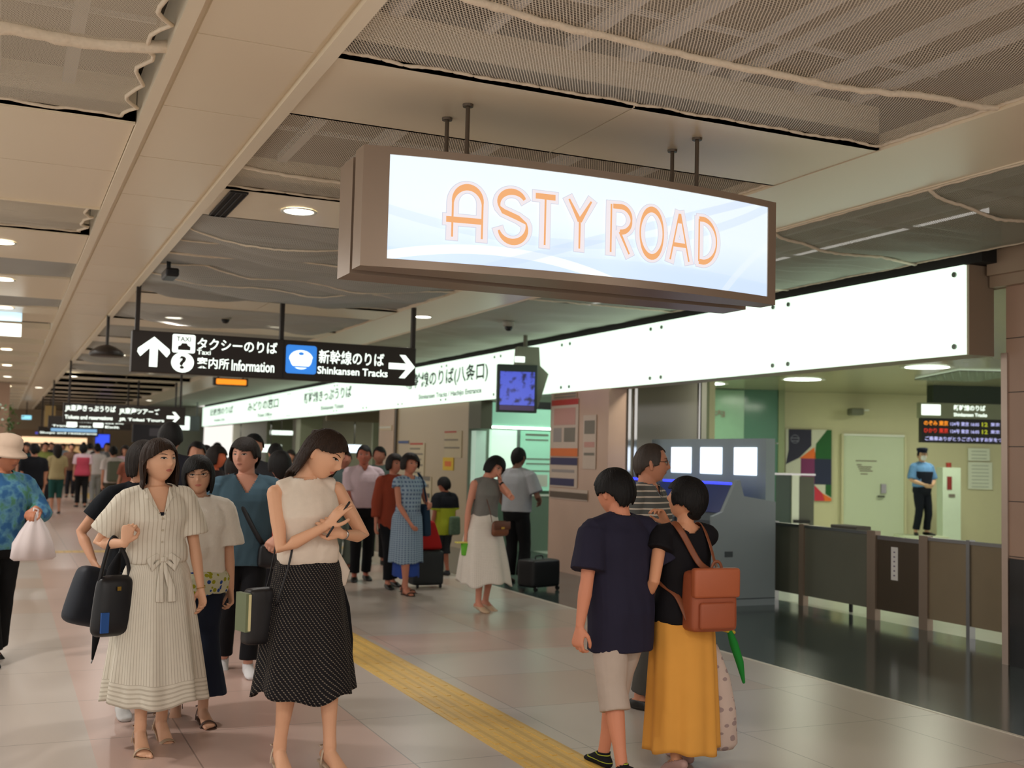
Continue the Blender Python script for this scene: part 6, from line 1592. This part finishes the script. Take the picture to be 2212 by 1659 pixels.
b.rings(rs); obj('bag_body', b, ob_mat('pink_white_print', (206,184,172), prn), r, True); strap(r, [(-.035,0,.52),(-.055,-.01,.62),(-.06,0,.72)], .010, .004, cloth('pale_strap', (206,184,160)), None, 'handle')
q = world_pt(Hp, (.30, -.04, .42)); r = thing('green_umbrella', 'slim folded green umbrella with a yellow band beside the backpack', 'umbrella', q, 0)
b = MB(); b.tube([Vector((.055,0,-.02)), Vector((.03,0,.08)), Vector((-.01,0,.18)), Vector((-.035,0,.24))], [.008,.020,.022,.014], n=12); obj('canopy', b, cloth('green_umbrella_cloth', (34,130,52)), r, True)
b = MB(); b.tube([Vector((-.09,0,.255)), Vector((-.01,0,.235))], .010, n=8); obj('yellow_band', b, cloth('yellow_band', (200,170,60)), r, True)

# ---- man with glasses and striped polo
p = gp(1392, 6.95)
def polo(g, x, y, z, c): return g.mix(g.stripe(z, .036, .009, 0), c, lin((206,196,182)))
I_ = Person('man with glasses in a grey polo shirt with pale stripes, behind the boy in navy', p, 215, H=1.62, sex='m', vox=.0055, feet=((.08,.0,0),(-.08,.0,0)), skin_rgb=(196,136,108), hands=((.2,.1,.85),(-.2,.1,.85)), head=(-32,0,0))
I_.top(ob_mat('striped_polo', (92,94,92), polo), hem=.50, sleeve=.7, ease=.022, slack=.9, neckr=(.062,.056), neck='v', vdepth=.03)
b = MB(); 
for sx in (-1, 1):
    q_ = [I_.sp(Vector(v_)) for v_ in ((sx*.01,.10,.80*I_.H),(sx*.06,.055,.853*I_.H),(sx*.085,.01,.845*I_.H),(sx*.075,.07,.80*I_.H))]; b.add(q_, [(0,1,2,3)])
b.tube([I_.sp(Vector((.068*sin(a), -.01+.062*-cos(a), .848*I_.H))) for a in [-1.7+.34*i for i in range(11)]], [(.004,.016)]*11, n=8, ref=(0,0,1)); obj('collar', b, cloth('grey_polo_collar', (112,116,124)), I_.root, False, fix=False)
I_.pants(cloth('grey_trousers', (80,78,74)), ease=.014); I_.shoes('shoe', mat('dark_shoe', (30,28,26), rough=.4)); I_.short_hair(mat('greying_hair', (58,48,42), rough=.6, var=.3, scale=50), vol=.007, front=.068, side=-.005)
glasses(I_, mat('dark_metal_frame', (50,44,40), metal=.4, rough=.4), .0014)

# ---- woman in white skirt with phone hand
p = gp(1040, 11.2)
J = Person('woman in a grey sleeveless top and long white skirt touching her hair', p, 192, H=1.52, heel=.03, vox=.008, feet=((.11,.10,.0),(-.05,.0,0)), foot_pitch=(0,6), foot_yaw=(0,-8), skin_rgb=(206,142,118),
           hands=((.21,-.02,.70),(-.125,.09,1.28)), elbow=((.5,-1,0),(-.5,.6,-1.2)), palm=(None,(1,0,0)), curl=(.5,.7), hdir=(None,(.3,.1,1)), head=(-8,18,-18), lean=(2,-2,0))
J.top(cloth('grey_knit_top', (118,116,112)), hem=.58, sleeve=0, ease=.010, slack=.3, zneck=.865, neckr=(.05,.045), bloused=.008)
J.skirt(uv_mat('white_dotted_skirt', (226,218,208), lambda g, u, v, c: g.mix(g.math('MULTIPLY', g.math('MULTIPLY', g.stripe(u, 1/90, .4/90, 5), g.stripe(v, .022, .01)), .35), c, lin((150,130,120)))), zt=.62, zb=.155, ease=.014, rb=(.265,.26), folds=6, amp=.10, shift=(-.01,.02), seed=3.1, hemwave=.02, power=.65)
J.shoes('shoe', mat('beige_gold_shoe', (200,170,140), rough=.4)); J.hair(M_hair_k, front=.026, side=-.07, back=-.085, open_=58, vol=.018)
b = MB(); b.lathe([(.020, -.01), (.024, -.01), (.024, .01), (.020, .01)], n=16); b.xf(Matrix.Translation(J.el[1].lerp(J.wr[1], .85)) @ Vector((0,0,1)).rotation_difference((J.wr[1]-J.el[1]).normalized()).to_matrix().to_4x4()); obj('wristwatch', b, M_black, J.root, True)
glasses(J, mat('thin_silver_frame', (120,110,100), metal=.5, rough=.3), .001)
q = world_pt(J, (-.06, .20, .74)); r = thing('crossbody_bag', 'small brown leather crossbody bag in front of the white skirt', 'bag', q, radians(192))
bag_body('bag_body', r, -.11, .11, -.035, .035, 0, .155, mat('mid_brown_leather', (122,74,50), rough=.45), .045, .1); b = MB(); b.rbox(-.10, .10, .03, .045, .07, .15, .01); obj('flap', b, mat('dark_brown_leather', (98,58,40), rough=.45), r, True); b = MB(); b.box(-.02, .02, .045, .05, .075, .095); obj('clasp', b, mat('gold_metal', (190,150,70), metal=1), r)
inv = (Matrix.Translation(q) @ Matrix.Rotation(radians(192), 4, 'Z')).inverted()
strap(r, [(.10,.0,.14), inv @ world_pt(J, (.03,.13,1.02)), inv @ world_pt(J, (.075,.10,1.18)), inv @ world_pt(J, (.088,.02,1.275)), inv @ world_pt(J, (.07,-.08,1.2)), inv @ world_pt(J, (-.06,-.12,.98)), inv @ world_pt(J, (-.17,-.0,.86)), (-.10,.0,.14)], .005, .003, mat('dark_brown_leather', (98,58,40)), None, 'bag_strap')
q = world_pt(J, J.wr[0]+J.hd[0]*.08); r = thing('green_pouch', 'bright green pouch with a yellow lid held beside the white skirt', 'pouch', (q.x, q.y, q.z-.15)); b = MB(); b.lathe([(.03,0),(.035,.01),(.042,.12),(.001,.12)], n=18); obj('pouch_body', b, cloth('lime_green', (104,180,60)), r, True); b = MB(); b.rbox(-.10, .07, -.035, .035, .12, .135, .005); obj('lid', b, cloth('pale_yellow_lid', (220,210,110)), r, True)

# ---- woman in the blue patterned dress and her neighbours
p = gp(876, 12.4)
def bl(g, u, v, c):
    a = g.math('MULTIPLY', g.stripe(u, 1/34, .55/34, 5), g.stripe(v, .04, .02)); return g.mix(g.math('MULTIPLY', a, .75), c, lin((52,76,116)))
M_bldress = uv_mat('blue_block_print', (146,166,184), bl)
def bl2(g, x, y, z, c): return g.mix(g.math('MULTIPLY', g.math('MULTIPLY', g.stripe(x, .04, .022, 5), g.stripe(z, .045, .022)), .75), c, lin((52,76,116)))
K = Person('woman in a pale blue block-printed dress with a dark bag strap on her shoulder', p, 196, H=1.53, vox=.009, feet=((.09,.12,0),(-.05,-.1,0)), skin_rgb=(190,124,100), hands=((.12,.20,.80),(-.18,.16,.98)), elbow=((.8,-1,0),(-.6,-1,-.2)), head=(4,0,0), curl=(.5,.6))
K.top(ob_mat('blue_block_print_top', (146,166,184), bl2), hem=.56, sleeve=.25, ease=.018, slack=.7, neckr=(.075,.065)); K.skirt(M_bldress, zt=.60, zb=.22, ease=.022, rb=(.20,.17), folds=5, amp=.06, seed=1.7)
K.skirt(cloth('cobalt_blue_underskirt', (48,74,150)), zt=.40, zb=.12, ease=.0, rb=(.15,.14), folds=5, amp=.06, seed=2.7, name='underskirt'); K.shoes('sandal', mat('dark_sandal', (60,44,38)))
K.hair(M_hair, front=.034, side=-.05, back=-.07, open_=60, vol=.024)
q = world_pt(K, (-.21, .0, .62)); r = thing('shoulder_bag', 'long dark blue shoulder bag beside the blue printed dress', 'bag', q, radians(196)); bag_body('bag_body', r, -.05, .05, -.13, .13, 0, .36, cloth('dark_teal_bag', (34,54,74)), .04, .3); strap(r, [(0,-.06,.34),(.05,-.02,.64),(.09,.0,.70),(.05,.04,.62),(0,.07,.34)], .012, .005, cloth('dark_teal_bag', (34,54,74)), None, 'strap')
p = gp(842, 12.9)
L = Person('person in a rust-red cardigan behind the woman in the blue printed dress', p, 188, H=1.52, vox=.010, skin_rgb=(190,124,100), head=(-10,0,0), feet=((.08,.1,0),(-.08,-.1,0)))
L.top(cloth('rust_red_cardigan', (142,62,42)), hem=.44, sleeve=1.7, ease=.025, slack=.9); L.pants(cloth('black_trousers_b', (20,20,24)), ease=.012); L.shoes('shoe', mat('dark_shoe', (30,28,26))); L.hair(M_hair, front=.034, side=-.05, back=-.08, vol=.02)
# boy
p = gp(956, 14.3)
N_ = Person('small boy in a black and lime T-shirt seen from behind near the beige wall', p, 20, H=1.24, sex='m', vox=.010, skin_rgb=(180,112,88), feet=((.08,.0,0),(-.07,.12,0)), scale_head=1.12, head=(0,6,0))
N_.top(ob_mat('black_lime_tshirt', (170,180,50), lambda g, x, y, z, c: g.mix(g.math('GREATER_THAN', z, .86), c, lin((26,28,34)))), hem=.42, sleeve=.75, ease=.03, slack=.9)
N_.pants(cloth('charcoal_shorts', (46,48,52)), end=.62, ease=.02, flare=.03, name='shorts'); N_.shoes('sneaker', mat('dark_sneaker', (36,40,48), rough=.6)); N_.short_hair(M_hair_k, vol=.016)
q = world_pt(N_, (.05, -.13, .52)); r = thing('drawstring_bag', 'small grey-green bag on the back of the boy in black and lime', 'bag', q, radians(20)); bag_body('bag_body', r, -.08, .10, -.04, .03, 0, .24, cloth('grey_green_print', (90,110,90), var=.3, scale=30), .03, .1)
# red luggage bag + dark case beside the blue dress
q = gp(918, 13.0); r = thing('red_bag', 'red soft bag resting on a dark case behind the blue printed dress', 'bag', (q.x, q.y, .43)); bag_body('bag_body', r, -.20, .20, -.1, .1, 0, .34, cloth('bright_red_cloth', (176,36,34)), .06, .55)
r = thing('dark_case', 'dark wheeled case under the red soft bag', 'suitcase', (q.x, q.y, 0)); bag_body('case_body', r, -.19, .19, -.13, .13, .03, .43, mat('dark_case_shell', (30,34,36), rough=.5), .04)
for sx in (-.14, .14): b = MB(); b.cyl((sx, -.1, .025), .025, .02, axis='x', n=12); obj('wheel', b, M_black, r)
# man in grey polo
p = gp(1112, 13.6)
O_ = Person('man in a pale grey polo shirt facing the ticket windows, his back half turned', p, -55, H=1.64, sex='m', vox=.009, skin_rgb=(120,84,66), hands=((.20,.22,1.0),(-.16,.10,.85)), elbow=((.6,-1,-.2),(-.6,-1,0)), head=(0,0,0), feet=((.1,0,0),(-.1,0,0)))
O_.top(cloth('pale_grey_polo', (158,160,164)), hem=.53, sleeve=.8, ease=.028, slack=.8, neckr=(.06,.055)); O_.pants(cloth('black_trousers_c', (16,16,18)), ease=.018, flare=.02); O_.shoes('shoe', mat('dark_shoe', (30,28,26))); O_.short_hair(M_hair_k, vol=.006, front=.06)
q = gp(1163, 13.0); r = thing('suitcase', 'black suitcase standing on the dark floor by the stone pillar', 'suitcase', (q.x, q.y, 0), radians(20)); bag_body('suitcase_shell', r, -.23, .23, -.14, .14, .04, .36, mat('black_suitcase', (20,20,22), rough=.5), .04)
for sx in (-.18, .18): b = MB(); b.cyl((sx, -.12, .028), .028, .02, axis='x', n=12); obj('wheel', b, M_black, r)
strap(r, [(-.06,0,.35),(-.05,0,.39),(.05,0,.39),(.06,0,.35)], .008, .006, M_black, None, 'handle')
# pale pink shirt man + grey passers
p = gp(778, 13.5)
Q_ = Person('man in a pale pink short-sleeved shirt and black trousers', p, 172, H=1.62, sex='m', vox=.009, skin_rgb=(178,104,84), hands=((.16,.14,.80),(-.2,.14,.86)), feet=((.08,.05,0),(-.08,-.1,0)), head=(10,0,0))
Q_.top(cloth('pale_pink_shirt', (206,184,192)), hem=.54, sleeve=.85, ease=.028, slack=.7, neck='v', vdepth=.03); Q_.pants(cloth('black_trousers_d', (18,18,22)), ease=.014); Q_.shoes('shoe', mat('dark_shoe', (30,28,26))); Q_.short_hair(M_hair_k, vol=.008)
p = gp(812, 15.6)
S_ = Person('person in a dark grey-green shirt just behind the man in pink', p, 160, H=1.62, sex='m', vox=.012, skin_rgb=(160,104,84), detail=False)
S_.top(cloth('grey_green_shirt', (84,98,92)), hem=.5, sleeve=.8, ease=.02, slack=.8); S_.pants(cloth('black_trousers_e', (22,22,24)), ease=.014); S_.shoes('shoe', mat('dark_shoe', (30,28,26))); S_.short_hair(M_hair_k, vol=.012)
p = gp(736, 14.6)
U_ = Person('person in grey-green trousers mostly hidden behind the tall woman in the dotted skirt', p, 180, H=1.56, sex='m', vox=.012, skin_rgb=(170,110,90), detail=False)
U_.top(cloth('slate_shirt', (78,92,92)), hem=.5, sleeve=.8, ease=.02, slack=.8); U_.pants(cloth('grey_green_trousers', (92,100,92)), ease=.02, flare=.02); U_.shoes('shoe', mat('dark_shoe', (30,28,26))); U_.short_hair(M_hair_k)
# guard
v = 20.6; p = uv(upx(1994, v), v)
Vg = Person('guard with a white mask, dark cap and light blue shirt standing by the white cabinet', p, math.degrees(RZ)+200, H=1.56, sex='m', vox=.010, skin_rgb=(200,160,130), hands=((.10,.17,.92),(-.10,.17,.92)), elbow=((1,-.8,-.2),(-1,-.8,-.2)), feet=((.14,.0,0),(-.10,.0,0)), foot_yaw=(35,-25), head=(20,0,0), zoff=.30, fat=1.1)
Vg.top(cloth('light_blue_uniform', (98,140,186)), hem=.56, sleeve=.9, ease=.022, slack=.6, neckr=(.06,.055)); Vg.pants(cloth('navy_uniform_trousers', (20,24,34)), ease=.016); Vg.shoes('shoe', mat('black_shoe', (18,18,18))); Vg.short_hair(M_hair_k, vol=.007)
b = MB(); Vg.torso(b, [.58,.62,.66,.70,.74], .030, .030); remesh('vest', b, cloth('navy_vest', (28,34,48)), .012, Vg.root, 1)
strap(Vg.root, [Vg.sp(Vector((.08,.03,.83*Vg.H))), Vg.sp(Vector((.03,.13,.74*Vg.H))), Vg.sp(Vector((-.10,.12,.60*Vg.H)))], .014, .006, cloth('navy_vest', (28,34,48)), (0,1,0), 'cross_strap')
b = MB(); pa = Vg.arm_pts(0); b.tube([pa[1].lerp(pa[2], .0), pa[1].lerp(pa[2], .35)], .058, n=14, endcap=False); obj('gold_armband', b, cloth('gold_armband', (210,190,90)), Vg.root, True)
b = MB(); n = 24; b.rings([[Vg.MH @ Vector((r_*.9*cos(2*pi*i/n), r_*1.1*sin(2*pi*i/n), z_)) for i in range(n)] for r_, z_ in ((.086,.045),(.09,.06),(.105,.10),(.10,.125),(.05,.135),(.001,.136))]); b.add([Vg.MH @ Vector(q_) for q_ in ((-.06,.07,.05),(-.045,.14,.04),(.045,.14,.04),(.06,.07,.05))], [(0,1,2,3)]); obj('peaked_cap', b, cloth('navy_cap', (24,30,48)), Vg.root, True, fix=False)
b = face_patch([(-.045,-.012),(0,-.004),(.045,-.012),(.05,-.05),(.035,-.085),(0,-.095),(-.035,-.085),(-.05,-.05)], .010, Vg.MH); obj('face_mask', b, mat('white_mask', (226,226,222)), Vg.root, True)
r = thing('podium', 'low pale podium under the guard', 'podium', p, RZ); b = MB(); b.rbox(-.42, .38, -.3, .3, 0, .295, .01); obj('podium_body', b, mat('pale_podium', (196,206,176)), r)

# ================================================================ THE CROWD FARTHER OFF
CR = 'passers-by in the distant crowd'
def far(label, px, depth, rz, H, shirt, trousers, sex='f', hairk='bob', hairm=None, sleeve=.7, skirt_=None, skinc=(196,140,114), shoes_=(40,36,36), shorts=False, vox=None, hem=.5, **k):
    P_ = Person(label, gp(px, depth), rz, H=H, sex=sex, vox=vox or (.012 if depth < 16 else .016), detail=False, skin_rgb=skinc, feet=((.08, R0.uniform(-.12,.12), 0), (-.08, R0.uniform(-.12,.12), 0)), hands=((.2, R0.uniform(.0,.15), .74), (-.2, R0.uniform(0,.15), .74)), **k)
    P_.top(cloth('crowd_shirt_%d_%d_%d' % shirt, shirt), hem=hem, sleeve=sleeve, ease=.024, slack=.8, vox=.014)
    if skirt_: P_.skirt(cloth('crowd_skirt_%d_%d_%d' % skirt_, skirt_), zb=.25, rb=(.2,.18))
    else: P_.pants(cloth('crowd_trousers_%d_%d_%d' % trousers, trousers), ease=.015, end=.6 if shorts else .97, name='shorts' if shorts else 'trousers')
    P_.shoes('shoe', mat('crowd_shoe_%d' % shoes_[0], shoes_))
    if hairk == 'bob': P_.hair(hairm or M_hair, front=.03, side=-.07, back=-.11, vol=.018)
    elif hairk == 'long': P_.hair(hairm or M_hair, front=.03, side=-.14, back=-.24, vol=.02)
    else: P_.short_hair(hairm or M_hair_k, vol=.014)
    return P_
far('tall dark-haired man whose head rises above the woman in the striped dress', 350, 9.6, -8, 1.74, (34,34,42), (26,26,30), 'm', 'short', lean=(0,0,0))
far('dark-haired woman in a red top behind the man in teal', 592, 9.4, 12, 1.52, (170,44,40), (30,30,36), 'f', 'bob', M_hair_k)
far('man with tousled black hair rising above the man in teal', 533, 11.0, 186, 1.68, (60,60,66), (30,30,34), 'm', 'short', vol=None) if False else far('man with tousled black hair rising above the man in teal', 533, 11.0, 186, 1.68, (60,60,66), (30,30,34), 'm', 'short')
far('person in crimson to the left of the man in teal', 497, 10.2, 20, 1.47, (176,40,50), (30,30,36), 'f', 'bob')
far('short-haired man in black seen beyond the red top', 586, 14.5, 5, 1.62, (24,24,26), (24,24,28), 'm', 'short')
far('dark head just left of the tall woman in the distance', 642, 12.5, 200, 1.52, (70,66,60), (30,30,36), 'f', 'bob')
far('man in white with a blue strap between the two nearest women', 412, 12.0, 170, 1.60, (200,196,190), (40,44,60), 'm', 'short')
far('orange-faced passer-by turned right above the older woman', 452, 11.5, 230, 1.56, (52,40,40), (34,32,36), 'f', 'bob', skinc=(226,120,84))
far('dark-clothed passer-by left of the orange-faced one', 432, 13.6, 180, 1.57, (42,40,46), (30,30,34), 'm', 'short')
pk = far('woman with a pink vest over white sleeves walking away', 174, 28.5, 4, 1.60, (214,186,196), (24,24,26), 'f', 'bob', M_hair_k)
b = MB(); pk.torso(b, [.50,.55,.60,.66,.72,.76,.79], .045, .045); remesh('vest', b, cloth('crimson_vest', (186,72,92)), .018, pk.root, 1)
b = MB(); pk.blob((0,-.03,.12), (.05,.05,.045), M_hair_k)
far('woman with orange shorts top and teal shorts, bare legs, in the crowd at left', 118, 25.5, 8, 1.56, (176,160,120), (40,84,80), 'f', 'long', shorts=True)
far('black-clothed man at the left of the distant crowd', 66, 20.5, 10, 1.56, (22,24,30), (22,22,26), 'm', 'short')
kb = far('man in white with a khaki backpack in the distant crowd', 238, 24.0, 6, 1.55, (210,200,196), (70,66,56), 'm', 'short')
b = MB(); b.rbox(-.15, .15, -.30, -.13, .80, 1.24, .05); obj('backpack', b, cloth('khaki_backpack', (92,94,80)), kb.root, True)
far('woman in pale pink beside the khaki backpack', 264, 25.5, 176, 1.58, (216,186,204), (150,140,120), 'f', 'bob')
far('person in a white shirt half hidden beside the pink vest', 205, 30.0, 10, 1.60, (206,196,194), (150,150,150), 'm', 'short')
far('yellow-green shirted passer-by near the black-clothed man', 92, 30.0, 185, 1.62, (150,160,90), (40,40,46), 'm', 'short')
far('woman in dark teal at the far left of the crowd', 50, 27.0, 184, 1.60, (30,56,60), (30,30,36), 'f', 'long')
far('passer-by in brown between the pink vest and the khaki backpack', 150, 34.0, 178, 1.62, (110,80,64), (40,40,46), 'm', 'short')
far('grey-shirted man beyond the khaki backpack', 226, 33.0, 182, 1.66, (120,120,124), (50,50,60), 'm', 'short')
far('dark-haired woman in rust beyond the khaki backpack', 276, 21.0, 5, 1.50, (130,76,60), (60,56,50), 'f', 'long')
far('tiny white-shirted figure at the centre of the distant crowd', 190, 40.0, 0, 1.66, (214,206,200), (60,60,70), 'm', 'short')
far('tiny dark figure at the left of the distant crowd', 106, 40.0, 180, 1.66, (40,40,50), (30,30,36), 'm', 'short')
far('tiny figure in pale blue by the distant shop', 132, 44.0, 180, 1.64, (160,180,200), (60,60,70), 'f', 'bob')
far('tiny black-haired figure by the distant blue screen', 206, 38.0, 0, 1.66, (70,60,66), (40,40,46), 'f', 'long')
far('dark-suited man standing by the far gates', 462, 24.0, 190, 1.68, (34,36,44), (30,32,40), 'm', 'short')
far('woman in grey beyond the tall woman, near the far gates', 622, 22.0, 170, 1.56, (110,104,104), (60,56,60), 'f', 'bob')
far('man in dark blue among the far gates', 516, 20.5, 10, 1.62, (40,50,84), (30,30,36), 'm', 'short')
